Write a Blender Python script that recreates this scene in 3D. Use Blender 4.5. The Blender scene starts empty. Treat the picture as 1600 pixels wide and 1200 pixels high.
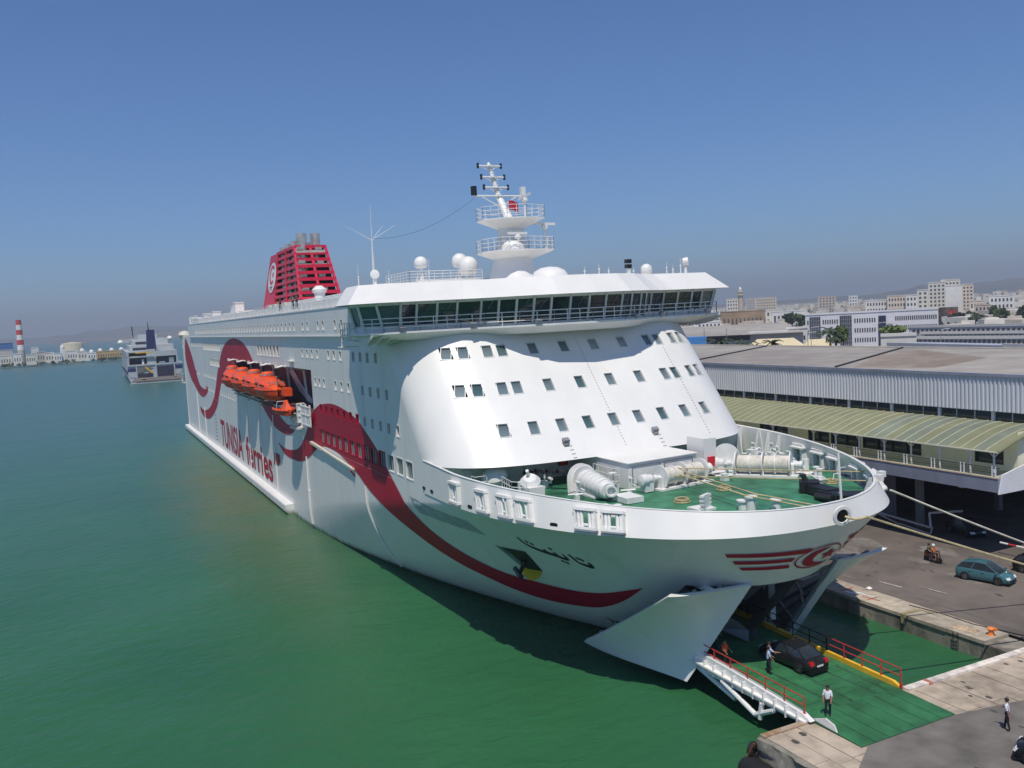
import bpy, bmesh, math, random
from mathutils import Vector, Matrix, noise
from mathutils.geometry import delaunay_2d_cdt
random.seed(7)
R = math.radians
SC = bpy.context.scene
COL = SC.collection

# ---------------------------------------------------------------- camera
F_PX = 1395.56
CAM = Vector((242.75, -39.33, 25.02))
PITCH, ROLL, YAW = R(4.449), R(-3.096), R(25.708)
_fw = Vector((-math.cos(YAW) * math.cos(PITCH), math.sin(YAW) * math.cos(PITCH), -math.sin(PITCH)))
_rt = Vector((math.sin(YAW), math.cos(YAW), 0))
_up = _rt.cross(_fw)
RT = _rt * math.cos(ROLL) + _up * math.sin(ROLL)
UP = -_rt * math.sin(ROLL) + _up * math.cos(ROLL)
cd = bpy.data.cameras.new('camera')
cam = bpy.data.objects.new('camera', cd)
COL.objects.link(cam)
m = Matrix((RT, UP, -_fw)).transposed().to_4x4()
m.translation = CAM
cam.matrix_world = m
cd.sensor_width = 36
cd.lens = 36 * F_PX / 1600
cd.clip_start = 0.5
cd.clip_end = 60000
SC.camera = cam

# ---------------------------------------------------------------- sky, sun, exposure
SUN = Vector((0.41, -0.26, 1.0)).normalized()
world = bpy.data.worlds.new('World')
SC.world = world
world.use_nodes = True
wn = world.node_tree
wn.nodes.clear()
sky = wn.nodes.new('ShaderNodeTexSky')
sky.sky_type = 'NISHITA'
sky.sun_disc = False
sky.sun_elevation = math.asin(SUN.z)
sky.sun_rotation = math.atan2(SUN.x, SUN.y)
sky.altitude = 0
sky.air_density = 1.0
sky.dust_density = 0.1
sky.ozone_density = 5.0
bg = wn.nodes.new('ShaderNodeBackground')
bg.inputs['Strength'].default_value = 0.077
wo = wn.nodes.new('ShaderNodeOutputWorld')
tint = wn.nodes.new('ShaderNodeMixRGB'); tint.blend_type = 'MULTIPLY'; tint.inputs[0].default_value = 1.0
tint.inputs[2].default_value = (0.70, 1.02, 1.43, 1)   # deep blue summer sky
wn.links.new(sky.outputs[0], tint.inputs[1])
wn.links.new(tint.outputs[0], bg.inputs['Color'])
wn.links.new(bg.outputs[0], wo.inputs['Surface'])

sl = bpy.data.lights.new('sun', 'SUN')
sl.energy = 4.4
sl.angle = R(0.53)
sl.color = (1.0, 0.935, 0.83)
sun = bpy.data.objects.new('sun', sl)
COL.objects.link(sun)
sun.rotation_mode = 'QUATERNION'
sun.rotation_quaternion = SUN.to_track_quat('Z', 'Y')
sun.location = (230, -60, 120)
SC.view_settings.view_transform = 'Standard'
SC.view_settings.look = 'None'
SC.view_settings.gamma = 1
SC.view_settings.exposure = -0.18
SC.view_settings.use_curve_mapping = False
SC.cycles.max_bounces = 6
SC.cycles.diffuse_bounces = 3
SC.cycles.glossy_bounces = 3
SC.cycles.transmission_bounces = 4
SC.cycles.volume_bounces = 0
SC.cycles.use_denoising = True

# ---------------------------------------------------------------- helpers
def ray(x, y):
    return (_fw * F_PX + RT * (x - 800) - UP * (y - 600))

def at(x, y, z):
    "point of the photo's pixel on the level z"
    d = ray(x, y)
    return CAM + d * ((z - CAM.z) / d.z)

def far(x, y, D):
    "point seen at pixel x, y at the horizontal distance D"
    d = ray(x, y)
    return CAM + d * (D / math.hypot(d.x, d.y))

MATS = {}
def mat(name, col, rough=0.6, metal=0.0, var=0.12, scale=1.5, bump=0.0, bscale=8.0, spec=0.5, streak=0.0, col2=None, detail=4.0):
    "procedural paint / stone / metal: colour broken up by two noises, optional relief"
    if name in MATS: return MATS[name]
    m = bpy.data.materials.new(name); m.use_nodes = True
    nt = m.node_tree; N = nt.nodes; L = nt.links
    b = N['Principled BSDF']
    b.inputs['Roughness'].default_value = rough
    b.inputs['Metallic'].default_value = metal
    b.inputs['Specular IOR Level'].default_value = spec
    tc = N.new('ShaderNodeTexCoord')
    src = tc.outputs['Object']
    if streak:
        mp = N.new('ShaderNodeMapping'); mp.inputs['Scale'].default_value = (1, 1, streak)
        L.new(src, mp.inputs['Vector']); src2 = mp.outputs[0]
    else: src2 = src
    n1 = N.new('ShaderNodeTexNoise'); n1.inputs['Scale'].default_value = scale; n1.inputs['Detail'].default_value = detail
    L.new(src2, n1.inputs['Vector'])
    n2 = N.new('ShaderNodeTexNoise'); n2.inputs['Scale'].default_value = scale * 0.13; n2.inputs['Detail'].default_value = 3
    L.new(src, n2.inputs['Vector'])
    ad = N.new('ShaderNodeMath'); ad.operation = 'ADD'
    L.new(n1.outputs['Fac'], ad.inputs[0]); L.new(n2.outputs['Fac'], ad.inputs[1])
    rp = N.new('ShaderNodeValToRGB')
    rp.color_ramp.elements[0].position = 0.75 / 2; rp.color_ramp.elements[1].position = 1.25 / 2
    dv = N.new('ShaderNodeMath'); dv.operation = 'MULTIPLY'; dv.inputs[1].default_value = 0.5
    L.new(ad.outputs[0], dv.inputs[0]); L.new(dv.outputs[0], rp.inputs['Fac'])
    c2 = col2 or tuple(min(1, c * (1 + var)) for c in col)
    c1 = tuple(c * (1 - var) for c in col)
    rp.color_ramp.elements[0].color = (*c1, 1); rp.color_ramp.elements[1].color = (*c2, 1)
    L.new(rp.outputs[0], b.inputs['Base Color'])
    if bump:
        n3 = N.new('ShaderNodeTexNoise'); n3.inputs['Scale'].default_value = bscale; n3.inputs['Detail'].default_value = 5
        L.new(src, n3.inputs['Vector'])
        bp = N.new('ShaderNodeBump'); bp.inputs['Strength'].default_value = bump; bp.inputs['Distance'].default_value = 0.05
        L.new(n3.outputs['Fac'], bp.inputs['Height']); L.new(bp.outputs[0], b.inputs['Normal'])
    MATS[name] = m
    return m

def glass(name, col, rough=0.06):
    if name in MATS: return MATS[name]
    m = mat(name, col, rough, var=0.35, scale=0.6, spec=0.9)
    return m

class MB:
    def __init__(s): s.v = []; s.f = []; s.mi = []; s.cur = 0
    def add(s, vs, fs):
        o = len(s.v); s.v += [tuple(v) for v in vs]; s.f += [tuple(i + o for i in f) for f in fs]; s.mi += [s.cur] * len(fs); return s
    def mt(s, i): s.cur = i; return s
    def box(s, x0, x1, y0, y1, z0, z1):
        return s.add([(x0,y0,z0),(x1,y0,z0),(x1,y1,z0),(x0,y1,z0),(x0,y0,z1),(x1,y0,z1),(x1,y1,z1),(x0,y1,z1)],
                     [(0,3,2,1),(4,5,6,7),(0,1,5,4),(1,2,6,5),(2,3,7,6),(3,0,4,7)])
    def obox(s, c, ax, ay, az):
        "box from its centre and three half-axis vectors"
        c, ax, ay, az = Vector(c), Vector(ax), Vector(ay), Vector(az)
        vs = [c + ax*i + ay*j + az*k for k in (-1,1) for i, j in ((-1,-1),(1,-1),(1,1),(-1,1))]
        return s.add(vs, [(0,3,2,1),(4,5,6,7),(0,1,5,4),(1,2,6,5),(2,3,7,6),(3,0,4,7)])
    def tube(s, p0, p1, r, n=6, r1=None, cap=True):
        p0, p1 = Vector(p0), Vector(p1); d = p1 - p0
        if d.length < 1e-6: return s
        r1 = r if r1 is None else r1
        q = d.to_track_quat('Z', 'Y'); a, b = q @ Vector((1,0,0)), q @ Vector((0,1,0))
        vs = []
        for p, rr in ((p0, r), (p1, r1)):
            for i in range(n):
                t = 2*math.pi*i/n; vs.append(p + a*(rr*math.cos(t)) + b*(rr*math.sin(t)))
        fs = [(i, (i+1) % n, n + (i+1) % n, n + i) for i in range(n)]
        if cap: fs += [tuple(range(n-1, -1, -1)), tuple(range(n, 2*n))]
        return s.add(vs, fs)
    def path(s, pts, r, n=6):
        for a, b in zip(pts[:-1], pts[1:]): s.tube(a, b, r, n)
        return s
    def lathe(s, prof, c=(0,0,0), n=16, ax=(0,0,1)):
        "revolve (radius, height) pairs"
        q = Vector(ax).to_track_quat('Z', 'Y'); c = Vector(c); k = len(prof); vs = []
        for (r, h) in prof:
            for i in range(n):
                t = 2*math.pi*i/n; vs.append(c + q @ Vector((r*math.cos(t), r*math.sin(t), h)))
        fs = [(j*n+i, j*n+(i+1) % n, (j+1)*n+(i+1) % n, (j+1)*n+i) for j in range(k-1) for i in range(n)]
        if prof[0][0] > 1e-4: fs.append(tuple(range(n-1, -1, -1)))
        if prof[-1][0] > 1e-4: fs.append(tuple(range((k-1)*n, k*n)))
        return s.add(vs, fs)
    def grid(s, fn, nu, nv, skip=None, flip=False):
        vs = [fn(i/nu, j/nv) for j in range(nv+1) for i in range(nu+1)]
        fs = []
        for j in range(nv):
            for i in range(nu):
                if skip and skip(i, j): continue
                a = j*(nu+1)+i; q = (a, a+1, a+nu+2, a+nu+1)
                fs.append(q[::-1] if flip else q)
        return s.add(vs, fs)
    def prism(s, pts, d):
        "extrude a flat loop of 3-D points by the vector d"
        n = len(pts); d = Vector(d); pts = [Vector(p) for p in pts]
        vs = pts + [p + d for p in pts]
        fs = [tuple(range(n-1, -1, -1)), tuple(range(n, 2*n))] + [(i, (i+1) % n, n+(i+1) % n, n+i) for i in range(n)]
        return s.add(vs, fs)
    def build(s, name, mats, parent=None, smooth=False, local=False, fix=False):
        me = bpy.data.meshes.new(name)
        me.from_pydata(s.v, [], s.f)
        if not isinstance(mats, (list, tuple)): mats = [mats]
        for q in mats: me.materials.append(q)
        if any(s.mi): me.polygons.foreach_set('material_index', s.mi)
        if fix:
            bm = bmesh.new(); bm.from_mesh(me)
            bmesh.ops.remove_doubles(bm, verts=bm.verts, dist=1e-4)
            bmesh.ops.recalc_face_normals(bm, faces=bm.faces); bm.to_mesh(me); bm.free()
        if smooth:
            me.polygons.foreach_set('use_smooth', [True]*len(me.polygons))
            me.set_sharp_from_angle(angle=R(smooth if smooth > 1 else 40))
        me.update()
        return link(me, name, parent, local)

def link(me, name, parent=None, local=False):
    o = bpy.data.objects.new(name, me); COL.objects.link(o)
    if parent is not None:
        o.parent = parent
        if parent.type == 'EMPTY' and not local: o.location = -parent.location
    return o

def tag(o, label, cat, group=None, kind=None):
    if label: o['label'] = label
    if cat: o['category'] = cat
    if group: o['group'] = group
    if kind: o['kind'] = kind
    return o

def thing(name, label, cat, loc=(0,0,0), rz=0.0, group=None):
    o = bpy.data.objects.new(name, None); COL.objects.link(o)
    o.empty_display_size = 0.3; o.location = loc; o.rotation_euler = (0, 0, rz)
    return tag(o, label, cat, group)

KIDS = {}
def copy_tree(o, parent=None):
    c = o.copy(); COL.objects.link(c)
    if parent is not None: c.parent = parent
    for ch in list(o.children): copy_tree(ch, c)
    return c

def pip(p, poly):
    x, y = p; c = False; n = len(poly); j = n-1
    for i in range(n):
        xi, yi = poly[i]; xj, yj = poly[j]
        if (yi > y) != (yj > y) and x < (xj-xi)*(y-yi)/(yj-yi)+xi: c = not c
        j = i
    return c

def smooth_loop(pts, k=4):
    "Catmull-Rom through an open list of 2-D points"
    out = []
    n = len(pts)
    for i in range(n-1):
        p0 = pts[max(i-1,0)]; p1 = pts[i]; p2 = pts[i+1]; p3 = pts[min(i+2,n-1)]
        for j in range(k):
            t = j/k
            out.append(tuple(0.5*((2*p1[a])+(-p0[a]+p2[a])*t+(2*p0[a]-5*p1[a]+4*p2[a]-p3[a])*t*t+(-p0[a]+3*p1[a]-3*p2[a]+p3[a])*t**3) for a in (0,1)))
    out.append(pts[-1])
    return out

def sheet(loops, keep, fn, gx=(), gy=(), extra=()):
    """triangulate the plane with the loops as edges and grid points (gx x gy); keep(centroid) gives a
    material index or None; fn maps a 2-D point to 3-D.  Returns an MB."""
    vs = []; es = []; seen = {}
    def vid(p):
        k = (round(p[0], 3), round(p[1], 3))
        if k not in seen: seen[k] = len(vs); vs.append(Vector(k))
        return seen[k]
    for lp in loops:
        ids = [vid(p) for p in lp]
        es += [(ids[i], ids[(i+1) % len(ids)]) for i in range(len(ids)) if ids[i] != ids[(i+1) % len(ids)]]
    for x in gx:
        for y in gy: vid((x, y))
    for p in extra: vid(p)
    ov, oe, of, *_ = delaunay_2d_cdt(vs, es, [], 0, 1e-4)
    mb = MB(); use = {}
    fs = []; mi = []; vv = []
    for f in of:
        c = ((ov[f[0]].x+ov[f[1]].x+ov[f[2]].x)/3, (ov[f[0]].y+ov[f[1]].y+ov[f[2]].y)/3)
        k = keep(c)
        if k is None: continue
        q = []
        for i in f:
            if i not in use: use[i] = len(vv); vv.append(fn(ov[i].x, ov[i].y))
            q.append(use[i])
        fs.append(tuple(q)); mi.append(k)
    mb.v = [tuple(v) for v in vv]; mb.f = fs; mb.mi = mi
    return mb

def rect(x0, x1, y0, y1): return [(x0,y0),(x1,y0),(x1,y1),(x0,y1)]
def frange(a, b, n): return [a+(b-a)*i/n for i in range(n+1)]

def railing(mb, pts, h=1.05, rails=3, r=0.03, post=0.03, every=1.5):
    "posts and rails along a polyline of base points"
    for k in range(1, rails+1):
        z = h*k/rails
        mb.path([Vector(p)+Vector((0,0,z)) for p in pts], r, 5)
    for a, b in zip(pts[:-1], pts[1:]):
        a, b = Vector(a), Vector(b); n = max(1, round((b-a).length/every))
        for i in range(n+1):
            p = a.lerp(b, i/n); mb.tube(p, p+Vector((0,0,h)), post, 5)
    return mb

def text_mesh(s, size, depth=0.0):
    cu = bpy.data.curves.new('txt', 'FONT'); cu.body = s; cu.size = size; cu.extrude = depth; cu.offset = 0.022
    ob = bpy.data.objects.new('txt', cu); COL.objects.link(ob)
    dg = bpy.context.evaluated_depsgraph_get()
    me = bpy.data.meshes.new_from_object(ob.evaluated_get(dg))
    bpy.data.objects.remove(ob); bpy.data.curves.remove(cu)
    vs = [v.co.copy() for v in me.vertices]; fs = [tuple(p.vertices) for p in me.polygons]
    bpy.data.meshes.remove(me)
    return vs, fs

# palette ------------------------------------------------------------------
WHITE = mat('ship_white_paint', (0.775, 0.765, 0.735), 0.38, var=0.045, scale=0.5, streak=0.12, bump=0.06, bscale=0.35)
def hull_white():
    "ship's white with faint plate seams, washed-down grime and weed at the waterline"
    m = mat('hull_white_paint', (0.775, 0.765, 0.735), 0.36, var=0.04, scale=0.4, streak=0.12)
    nt = m.node_tree; N = nt.nodes; L = nt.links; b = N['Principled BSDF']; base = b.inputs['Base Color'].links[0].from_socket
    tc = N.new('ShaderNodeTexCoord'); sp = N.new('ShaderNodeSeparateXYZ'); L.new(tc.outputs['Object'], sp.inputs[0])
    cb = N.new('ShaderNodeCombineXYZ'); L.new(sp.outputs['X'], cb.inputs['X']); L.new(sp.outputs['Z'], cb.inputs['Y'])
    br = N.new('ShaderNodeTexBrick'); br.inputs['Scale'].default_value = 1.0; br.inputs['Brick Width'].default_value = 9.6; br.inputs['Row Height'].default_value = 2.45; br.inputs['Mortar Size'].default_value = 0.028; br.inputs['Mortar Smooth'].default_value = 1.0
    L.new(cb.outputs[0], br.inputs['Vector'])
    n = N.new('ShaderNodeTexNoise'); n.inputs['Scale'].default_value = 0.30; n.inputs['Detail'].default_value = 3; L.new(tc.outputs['Object'], n.inputs['Vector'])
    su = N.new('ShaderNodeMath'); su.operation = 'MULTIPLY_ADD'; su.inputs[1].default_value = -0.25; L.new(br.outputs['Fac'], su.inputs[0]); L.new(n.outputs['Fac'], su.inputs[2])
    bp = N.new('ShaderNodeBump'); bp.inputs['Strength'].default_value = 0.16; bp.inputs['Distance'].default_value = 0.10; L.new(su.outputs[0], bp.inputs['Height']); L.new(bp.outputs[0], b.inputs['Normal'])
    mp = N.new('ShaderNodeMapping'); mp.inputs['Scale'].default_value = (0.8, 0.8, 0.035); L.new(tc.outputs['Object'], mp.inputs['Vector'])
    st = N.new('ShaderNodeTexNoise'); st.inputs['Scale'].default_value = 1.0; st.inputs['Detail'].default_value = 6; L.new(mp.outputs[0], st.inputs['Vector'])
    r1 = N.new('ShaderNodeMapRange'); r1.inputs[1].default_value = 0.56; r1.inputs[2].default_value = 0.78; r1.inputs[4].default_value = 0.30; L.new(st.outputs['Fac'], r1.inputs[0])
    m1 = N.new('ShaderNodeMixRGB'); m1.inputs[2].default_value = (0.46, 0.41, 0.33, 1); L.new(r1.outputs[0], m1.inputs[0]); L.new(base, m1.inputs[1])
    m0 = N.new('ShaderNodeMixRGB'); m0.inputs[2].default_value = (0.50, 0.50, 0.48, 1); mu = N.new('ShaderNodeMath'); mu.operation = 'MULTIPLY'; mu.inputs[1].default_value = 0.16; L.new(br.outputs['Fac'], mu.inputs[0]); L.new(mu.outputs[0], m0.inputs[0]); L.new(m1.outputs[0], m0.inputs[1])
    wz = N.new('ShaderNodeMath'); wz.operation = 'MULTIPLY_ADD'; wz.inputs[1].default_value = 1.6; L.new(st.outputs['Fac'], wz.inputs[0]); ng = N.new('ShaderNodeMath'); ng.operation = 'MULTIPLY'; ng.inputs[1].default_value = -1.0; L.new(sp.outputs['Z'], ng.inputs[0]); L.new(ng.outputs[0], wz.inputs[2])
    r2 = N.new('ShaderNodeMapRange'); r2.inputs[1].default_value = 0.15; r2.inputs[2].default_value = 0.75; r2.inputs[4].default_value = 0.8; L.new(wz.outputs[0], r2.inputs[0])
    m2 = N.new('ShaderNodeMixRGB'); m2.inputs[2].default_value = (0.16, 0.17, 0.10, 1); L.new(r2.outputs[0], m2.inputs[0]); L.new(m0.outputs[0], m2.inputs[1]); L.new(m2.outputs[0], b.inputs['Base Color'])
    return m
HULLW = hull_white()
WHITE2 = mat('white_deck_gear_paint', (0.74, 0.735, 0.71), 0.45, var=0.08, scale=2.0)
CREAM = mat('cream_paint', (0.62, 0.60, 0.50), 0.55, var=0.1)
RED = mat('livery_red_paint', (0.40, 0.008, 0.034), 0.5, var=0.08, scale=0.6, spec=0.25)
FRED = mat('funnel_red_paint', (0.58, 0.010, 0.05), 0.4, var=0.08, scale=0.6)
GREEN = mat('deck_green_paint', (0.035, 0.165, 0.085), 0.5, var=0.55, scale=0.8, bump=0.15, bscale=3, detail=9)
RGREEN = mat('ramp_green_paint', (0.03, 0.15, 0.06), 0.6, var=0.35, scale=0.9, bump=0.2, bscale=6)
DARK = mat('dark_interior', (0.012, 0.013, 0.015), 0.7, var=0.3)
BLACK = mat('black_paint', (0.012, 0.012, 0.013), 0.5, var=0.3)
GREYP = mat('grey_steel_paint', (0.22, 0.24, 0.26), 0.5, var=0.15, scale=1.0)
STEEL = mat('stainless_steel', (0.62, 0.55, 0.47), 0.3, metal=0.75, var=0.25, scale=1.0)
GLASS = glass('dark_window_glass', (0.018, 0.035, 0.04))
GLASS2 = glass('green_window_glass', (0.06, 0.11, 0.115))
BLIND = mat('window_blind', (0.30, 0.34, 0.34), 0.4, var=0.3, scale=0.8, spec=0.8)
ORANGE = mat('lifeboat_orange', (0.80, 0.085, 0.012), 0.4, var=0.08, scale=0.8)
DORANGE = mat('lifeboat_hull_orange', (0.58, 0.055, 0.012), 0.45, var=0.12, scale=0.8)
ROPE = mat('mooring_rope', (0.55, 0.45, 0.25), 0.9, var=0.25, scale=6)
ROPEW = mat('white_mooring_rope', (0.62, 0.58, 0.50), 0.9, var=0.2, scale=6)
RAIL_RED = mat('red_rail_paint', (0.50, 0.035, 0.03), 0.5, var=0.15)
YELLOW = mat('yellow_paint', (0.75, 0.42, 0.03), 0.55, var=0.2)
RUBBER = mat('black_rubber', (0.014, 0.014, 0.014), 0.75, var=0.4, bump=0.2)
# ================================================================ water
def water_material():
    m = bpy.data.materials.new('harbour_water'); m.use_nodes = True
    nt = m.node_tree; N = nt.nodes; L = nt.links; b = N['Principled BSDF']
    b.inputs['Roughness'].default_value = 0.30; b.inputs['IOR'].default_value = 1.33; b.inputs['Specular IOR Level'].default_value = 0.36
    tc = N.new('ShaderNodeTexCoord')
    n = N.new('ShaderNodeTexNoise'); n.inputs['Scale'].default_value = 0.035; n.inputs['Detail'].default_value = 4
    L.new(tc.outputs['Object'], n.inputs['Vector'])
    rp = N.new('ShaderNodeValToRGB')
    rp.color_ramp.elements[0].position = 0.3; rp.color_ramp.elements[0].color = (0.020, 0.100, 0.040, 1)
    rp.color_ramp.elements[1].position = 0.72; rp.color_ramp.elements[1].color = (0.032, 0.135, 0.055, 1)
    L.new(n.outputs['Fac'], rp.inputs['Fac'])
    # sky reflected off open water put into base colour: bluer than the silty basin
    mp0 = N.new('ShaderNodeMapping'); mp0.inputs['Location'].default_value = (-0.66, 0.05, 0); mp0.inputs['Scale'].default_value = (1/330, 1/330, 1/330)
    L.new(tc.outputs['Object'], mp0.inputs['Vector'])
    g0 = N.new('ShaderNodeTexGradient'); g0.gradient_type = 'SPHERICAL'; L.new(mp0.outputs[0], g0.inputs[0])
    mx0 = N.new('ShaderNodeMixRGB'); mx0.inputs[1].default_value = (0.046, 0.130, 0.122, 1)
    rr = N.new('ShaderNodeMapRange'); rr.inputs[1].default_value = 0.25; rr.inputs[2].default_value = 0.85
    L.new(g0.outputs['Fac'], rr.inputs[0]); L.new(rr.outputs[0], mx0.inputs[0]); L.new(rp.outputs[0], mx0.inputs[2])
    # silt stirred up along the ship's side
    mp = N.new('ShaderNodeMapping'); mp.inputs['Location'].default_value = (-100/80, 21/12, 0); mp.inputs['Scale'].default_value = (1/80, 1/12, 1)
    L.new(tc.outputs['Object'], mp.inputs['Vector'])
    g = N.new('ShaderNodeTexGradient'); g.gradient_type = 'SPHERICAL'; L.new(mp.outputs[0], g.inputs[0])
    n2 = N.new('ShaderNodeTexNoise'); n2.inputs['Scale'].default_value = 0.09; n2.inputs['Detail'].default_value = 5; n2.inputs['Distortion'].default_value = 0.6
    L.new(tc.outputs['Object'], n2.inputs['Vector'])
    mu = N.new('ShaderNodeMath'); mu.operation = 'MULTIPLY'; L.new(g.outputs['Fac'], mu.inputs[0]); L.new(n2.outputs['Fac'], mu.inputs[1])
    mu2 = N.new('ShaderNodeMath'); mu2.operation = 'MULTIPLY'; mu2.inputs[1].default_value = 2.2; mu2.use_clamp = True; L.new(mu.outputs[0], mu2.inputs[0])
    mx = N.new('ShaderNodeMixRGB'); mx.inputs[2].default_value = (0.085, 0.125, 0.055, 1)
    L.new(mu2.outputs[0], mx.inputs[0]); L.new(mx0.outputs[0], mx.inputs[1]); L.new(mx.outputs[0], b.inputs['Base Color'])
    w1 = N.new('ShaderNodeTexNoise'); w1.inputs['Scale'].default_value = 0.9; w1.inputs['Detail'].default_value = 6; w1.inputs['Distortion'].default_value = 0.4
    mp2 = N.new('ShaderNodeMapping'); mp2.inputs['Scale'].default_value = (1, 0.6, 1); mp2.inputs['Rotation'].default_value = (0, 0, 0.5)
    L.new(tc.outputs['Object'], mp2.inputs['Vector']); L.new(mp2.outputs[0], w1.inputs['Vector'])
    w2 = N.new('ShaderNodeTexNoise'); w2.inputs['Scale'].default_value = 0.11; w2.inputs['Detail'].default_value = 3
    L.new(mp2.outputs[0], w2.inputs['Vector'])
    ad = N.new('ShaderNodeMath'); ad.operation = 'MULTIPLY_ADD'; ad.inputs[1].default_value = 0.28
    L.new(w1.outputs['Fac'], ad.inputs[0]); L.new(w2.outputs['Fac'], ad.inputs[2])
    bp = N.new('ShaderNodeBump'); bp.inputs['Strength'].default_value = 0.75; bp.inputs['Distance'].default_value = 0.9
    L.new(ad.outputs[0], bp.inputs['Height']); L.new(bp.outputs[0], b.inputs['Normal'])
    return m
wb = MB(); ns = 64
rings = [0, 60, 200, 600, 2000, 6000, 13000]
wb.v = [(150, 0, 0)] + [(150 + r*math.cos(2*math.pi*i/ns), r*math.sin(2*math.pi*i/ns), 0) for r in rings[1:] for i in range(ns)]
wb.f = [(0, 1+i, 1+(i+1) % ns) for i in range(ns)]
for k in range(len(rings)-2):
    for i in range(ns):
        a = 1+k*ns; wb.f.append((a+i, a+ns+i, a+ns+(i+1) % ns, a+(i+1) % ns))
wb.mi = [0]*len(wb.f)
tag(wb.build('water', water_material()), 'calm green harbour water', None, kind='structure')

# ================================================================ the big ferry
BM = 15.2
def zk(X): return 11.05 + 0.4*min(max((X-180)/24, 0), 1)**2
def lev(t):
    t = min(max(t, 0.0), 1.0); s = t**1.35
    return 125+55*s, 192+11.5*t**0.75, 1.9-0.1*s, 1+1.5*t**0.6
def hb(X, z):
    Xs, Xe, p, q = lev(z/zk(X))
    if X <= Xs: return BM
    u = (X-Xs)/(Xe-Xs)
    return 0.0 if u >= 1 else BM*(1-u**p)**(1/q)
def fx_at(y, z):
    "stem side: X of the shell at breadth y and height z"
    a, b = 150.0, 206.0
    for _ in range(40):
        m_ = (a+b)/2
        if hb(m_, z) > abs(y): a = m_
        else: b = m_
    return a
def rimz(X): return 13.53 - 0.035*max(X-181, -7)
def lv(t, ph):
    Xs, Xe, p, q = lev(t)
    X = Xs+(Xe-Xs)*max(math.sin(ph), 0)**(2/p); return X, BM*max(math.cos(ph), 0)**(2/q)

ferry = thing('ferry', 'large white ferry with red wave stripe, red funnel and open bow doors at the quay', 'ferry')
TS = 0.645
def xcut(z): return 187.5 + max(z, 0)/7.2*9.5

def phcut(t):
    a, b = 0.0, math.pi/2
    for _ in range(30):
        m_ = (a+b)/2; X, y = lv(t, m_)
        if X < xcut(t*zk(X)): a = m_
        else: b = m_
    return a
hm = MB()
for sg in (-1, 1):
    def low(u, v):
        t = -0.18 + (TS+0.18)*v; tt = max(t, 0)
        Xs = lev(tt)[0]
        if u < 0.25: X, y = Xs*u/0.25, BM
        else: X, y = lv(tt, phcut(tt)*(u-0.25)/0.75)
        yy = y if t > 0 else y*(1+0.4*t)
        if X < 60 and t < 0.12: yy -= 0.3*(1-X/60)
        return (X, sg*yy, t*zk(X))
    def upp(u, v):
        t = TS + (1-TS)*v
        Xs = lev(t)[0]
        if u < 0.25: X, y = Xs*u/0.25, BM
        else: X, y = lv(t, (math.pi/2)*(u-0.25)/0.75)
        return (X, sg*y, t*zk(X))
    hm.grid(low, 130, 26, flip=(sg > 0)); hm.grid(upp, 130, 26, flip=(sg > 0))
# transom
hm.add([(0,-BM,-2),(0,BM,-2),(0,BM,11.05),(0,-BM,11.05)], [(0,1,2,3)])
# deckhead over the bow opening
pts = [lv(TS, math.pi/2*i/24) for i in range(25)]
pts = [p for p in pts if p[0] > 187.5]
z7 = TS*11.3
lp = [(187.5, -pts[0][1])] + [(x, -y) for x, y in pts] + [(x, y) for x, y in pts[::-1]] + [(187.5, pts[0][1])]
hm.add([(x, y, z7-0.02 if False else TS*zk(x)) for x, y in lp], [tuple(range(len(lp)))])
hull = hm.build('hull', HULLW, ferry, smooth=50)

# inner bow: car deck tunnel
tb = MB()
for sg in (-1, 1):
    def wl(u, v):
        z = 2.2+4.9*v; X = 160+36.5*u
        return (X, sg*max(0.4, min(5.6, hb(X, z)-0.35)), z)
    tb.grid(wl, 24, 6, flip=(sg < 0))
tb.build('bow_tunnel_wall', GREYP, ferry)
tb = MB(); tb.box(160, 192, -5.6, 5.6, 1.95, 2.2); tb.build('car_deck', RGREEN, ferry)
tb = MB(); tb.add([(160,-6,1.5),(160,6,1.5),(160,6,7.3),(160,-6,7.3)], [(0,1,2,3)]); tb.build('tunnel_end', DARK, ferry)
tb = MB()
for X in (188, 190, 192, 194):
    yy = min(5.5, hb(X, 4)-0.3)
    tb.box(X, X+0.18, yy-0.45, yy+0.02, 2.2, 7.0)
for X, z in ((187, 4.2), (189, 5.6), (191.5, 4.8)):
    yy = min(5.4, hb(X, z)-0.4); tb.box(X, X+1.2, yy-0.9, yy-0.1, z, z+0.8)
tb.tube((185, 4.6, 6.4), (195.5, 4.2, 6.4), 0.18, 8); tb.tube((185, 4.3, 5.9), (194, 4.0, 5.3), 0.12, 8)
tb.tube((190, 4.5, 2.4), (195, 5.0, 6.8), 0.25, 10)
tb.build('bow_machinery', WHITE2, ferry)

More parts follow.
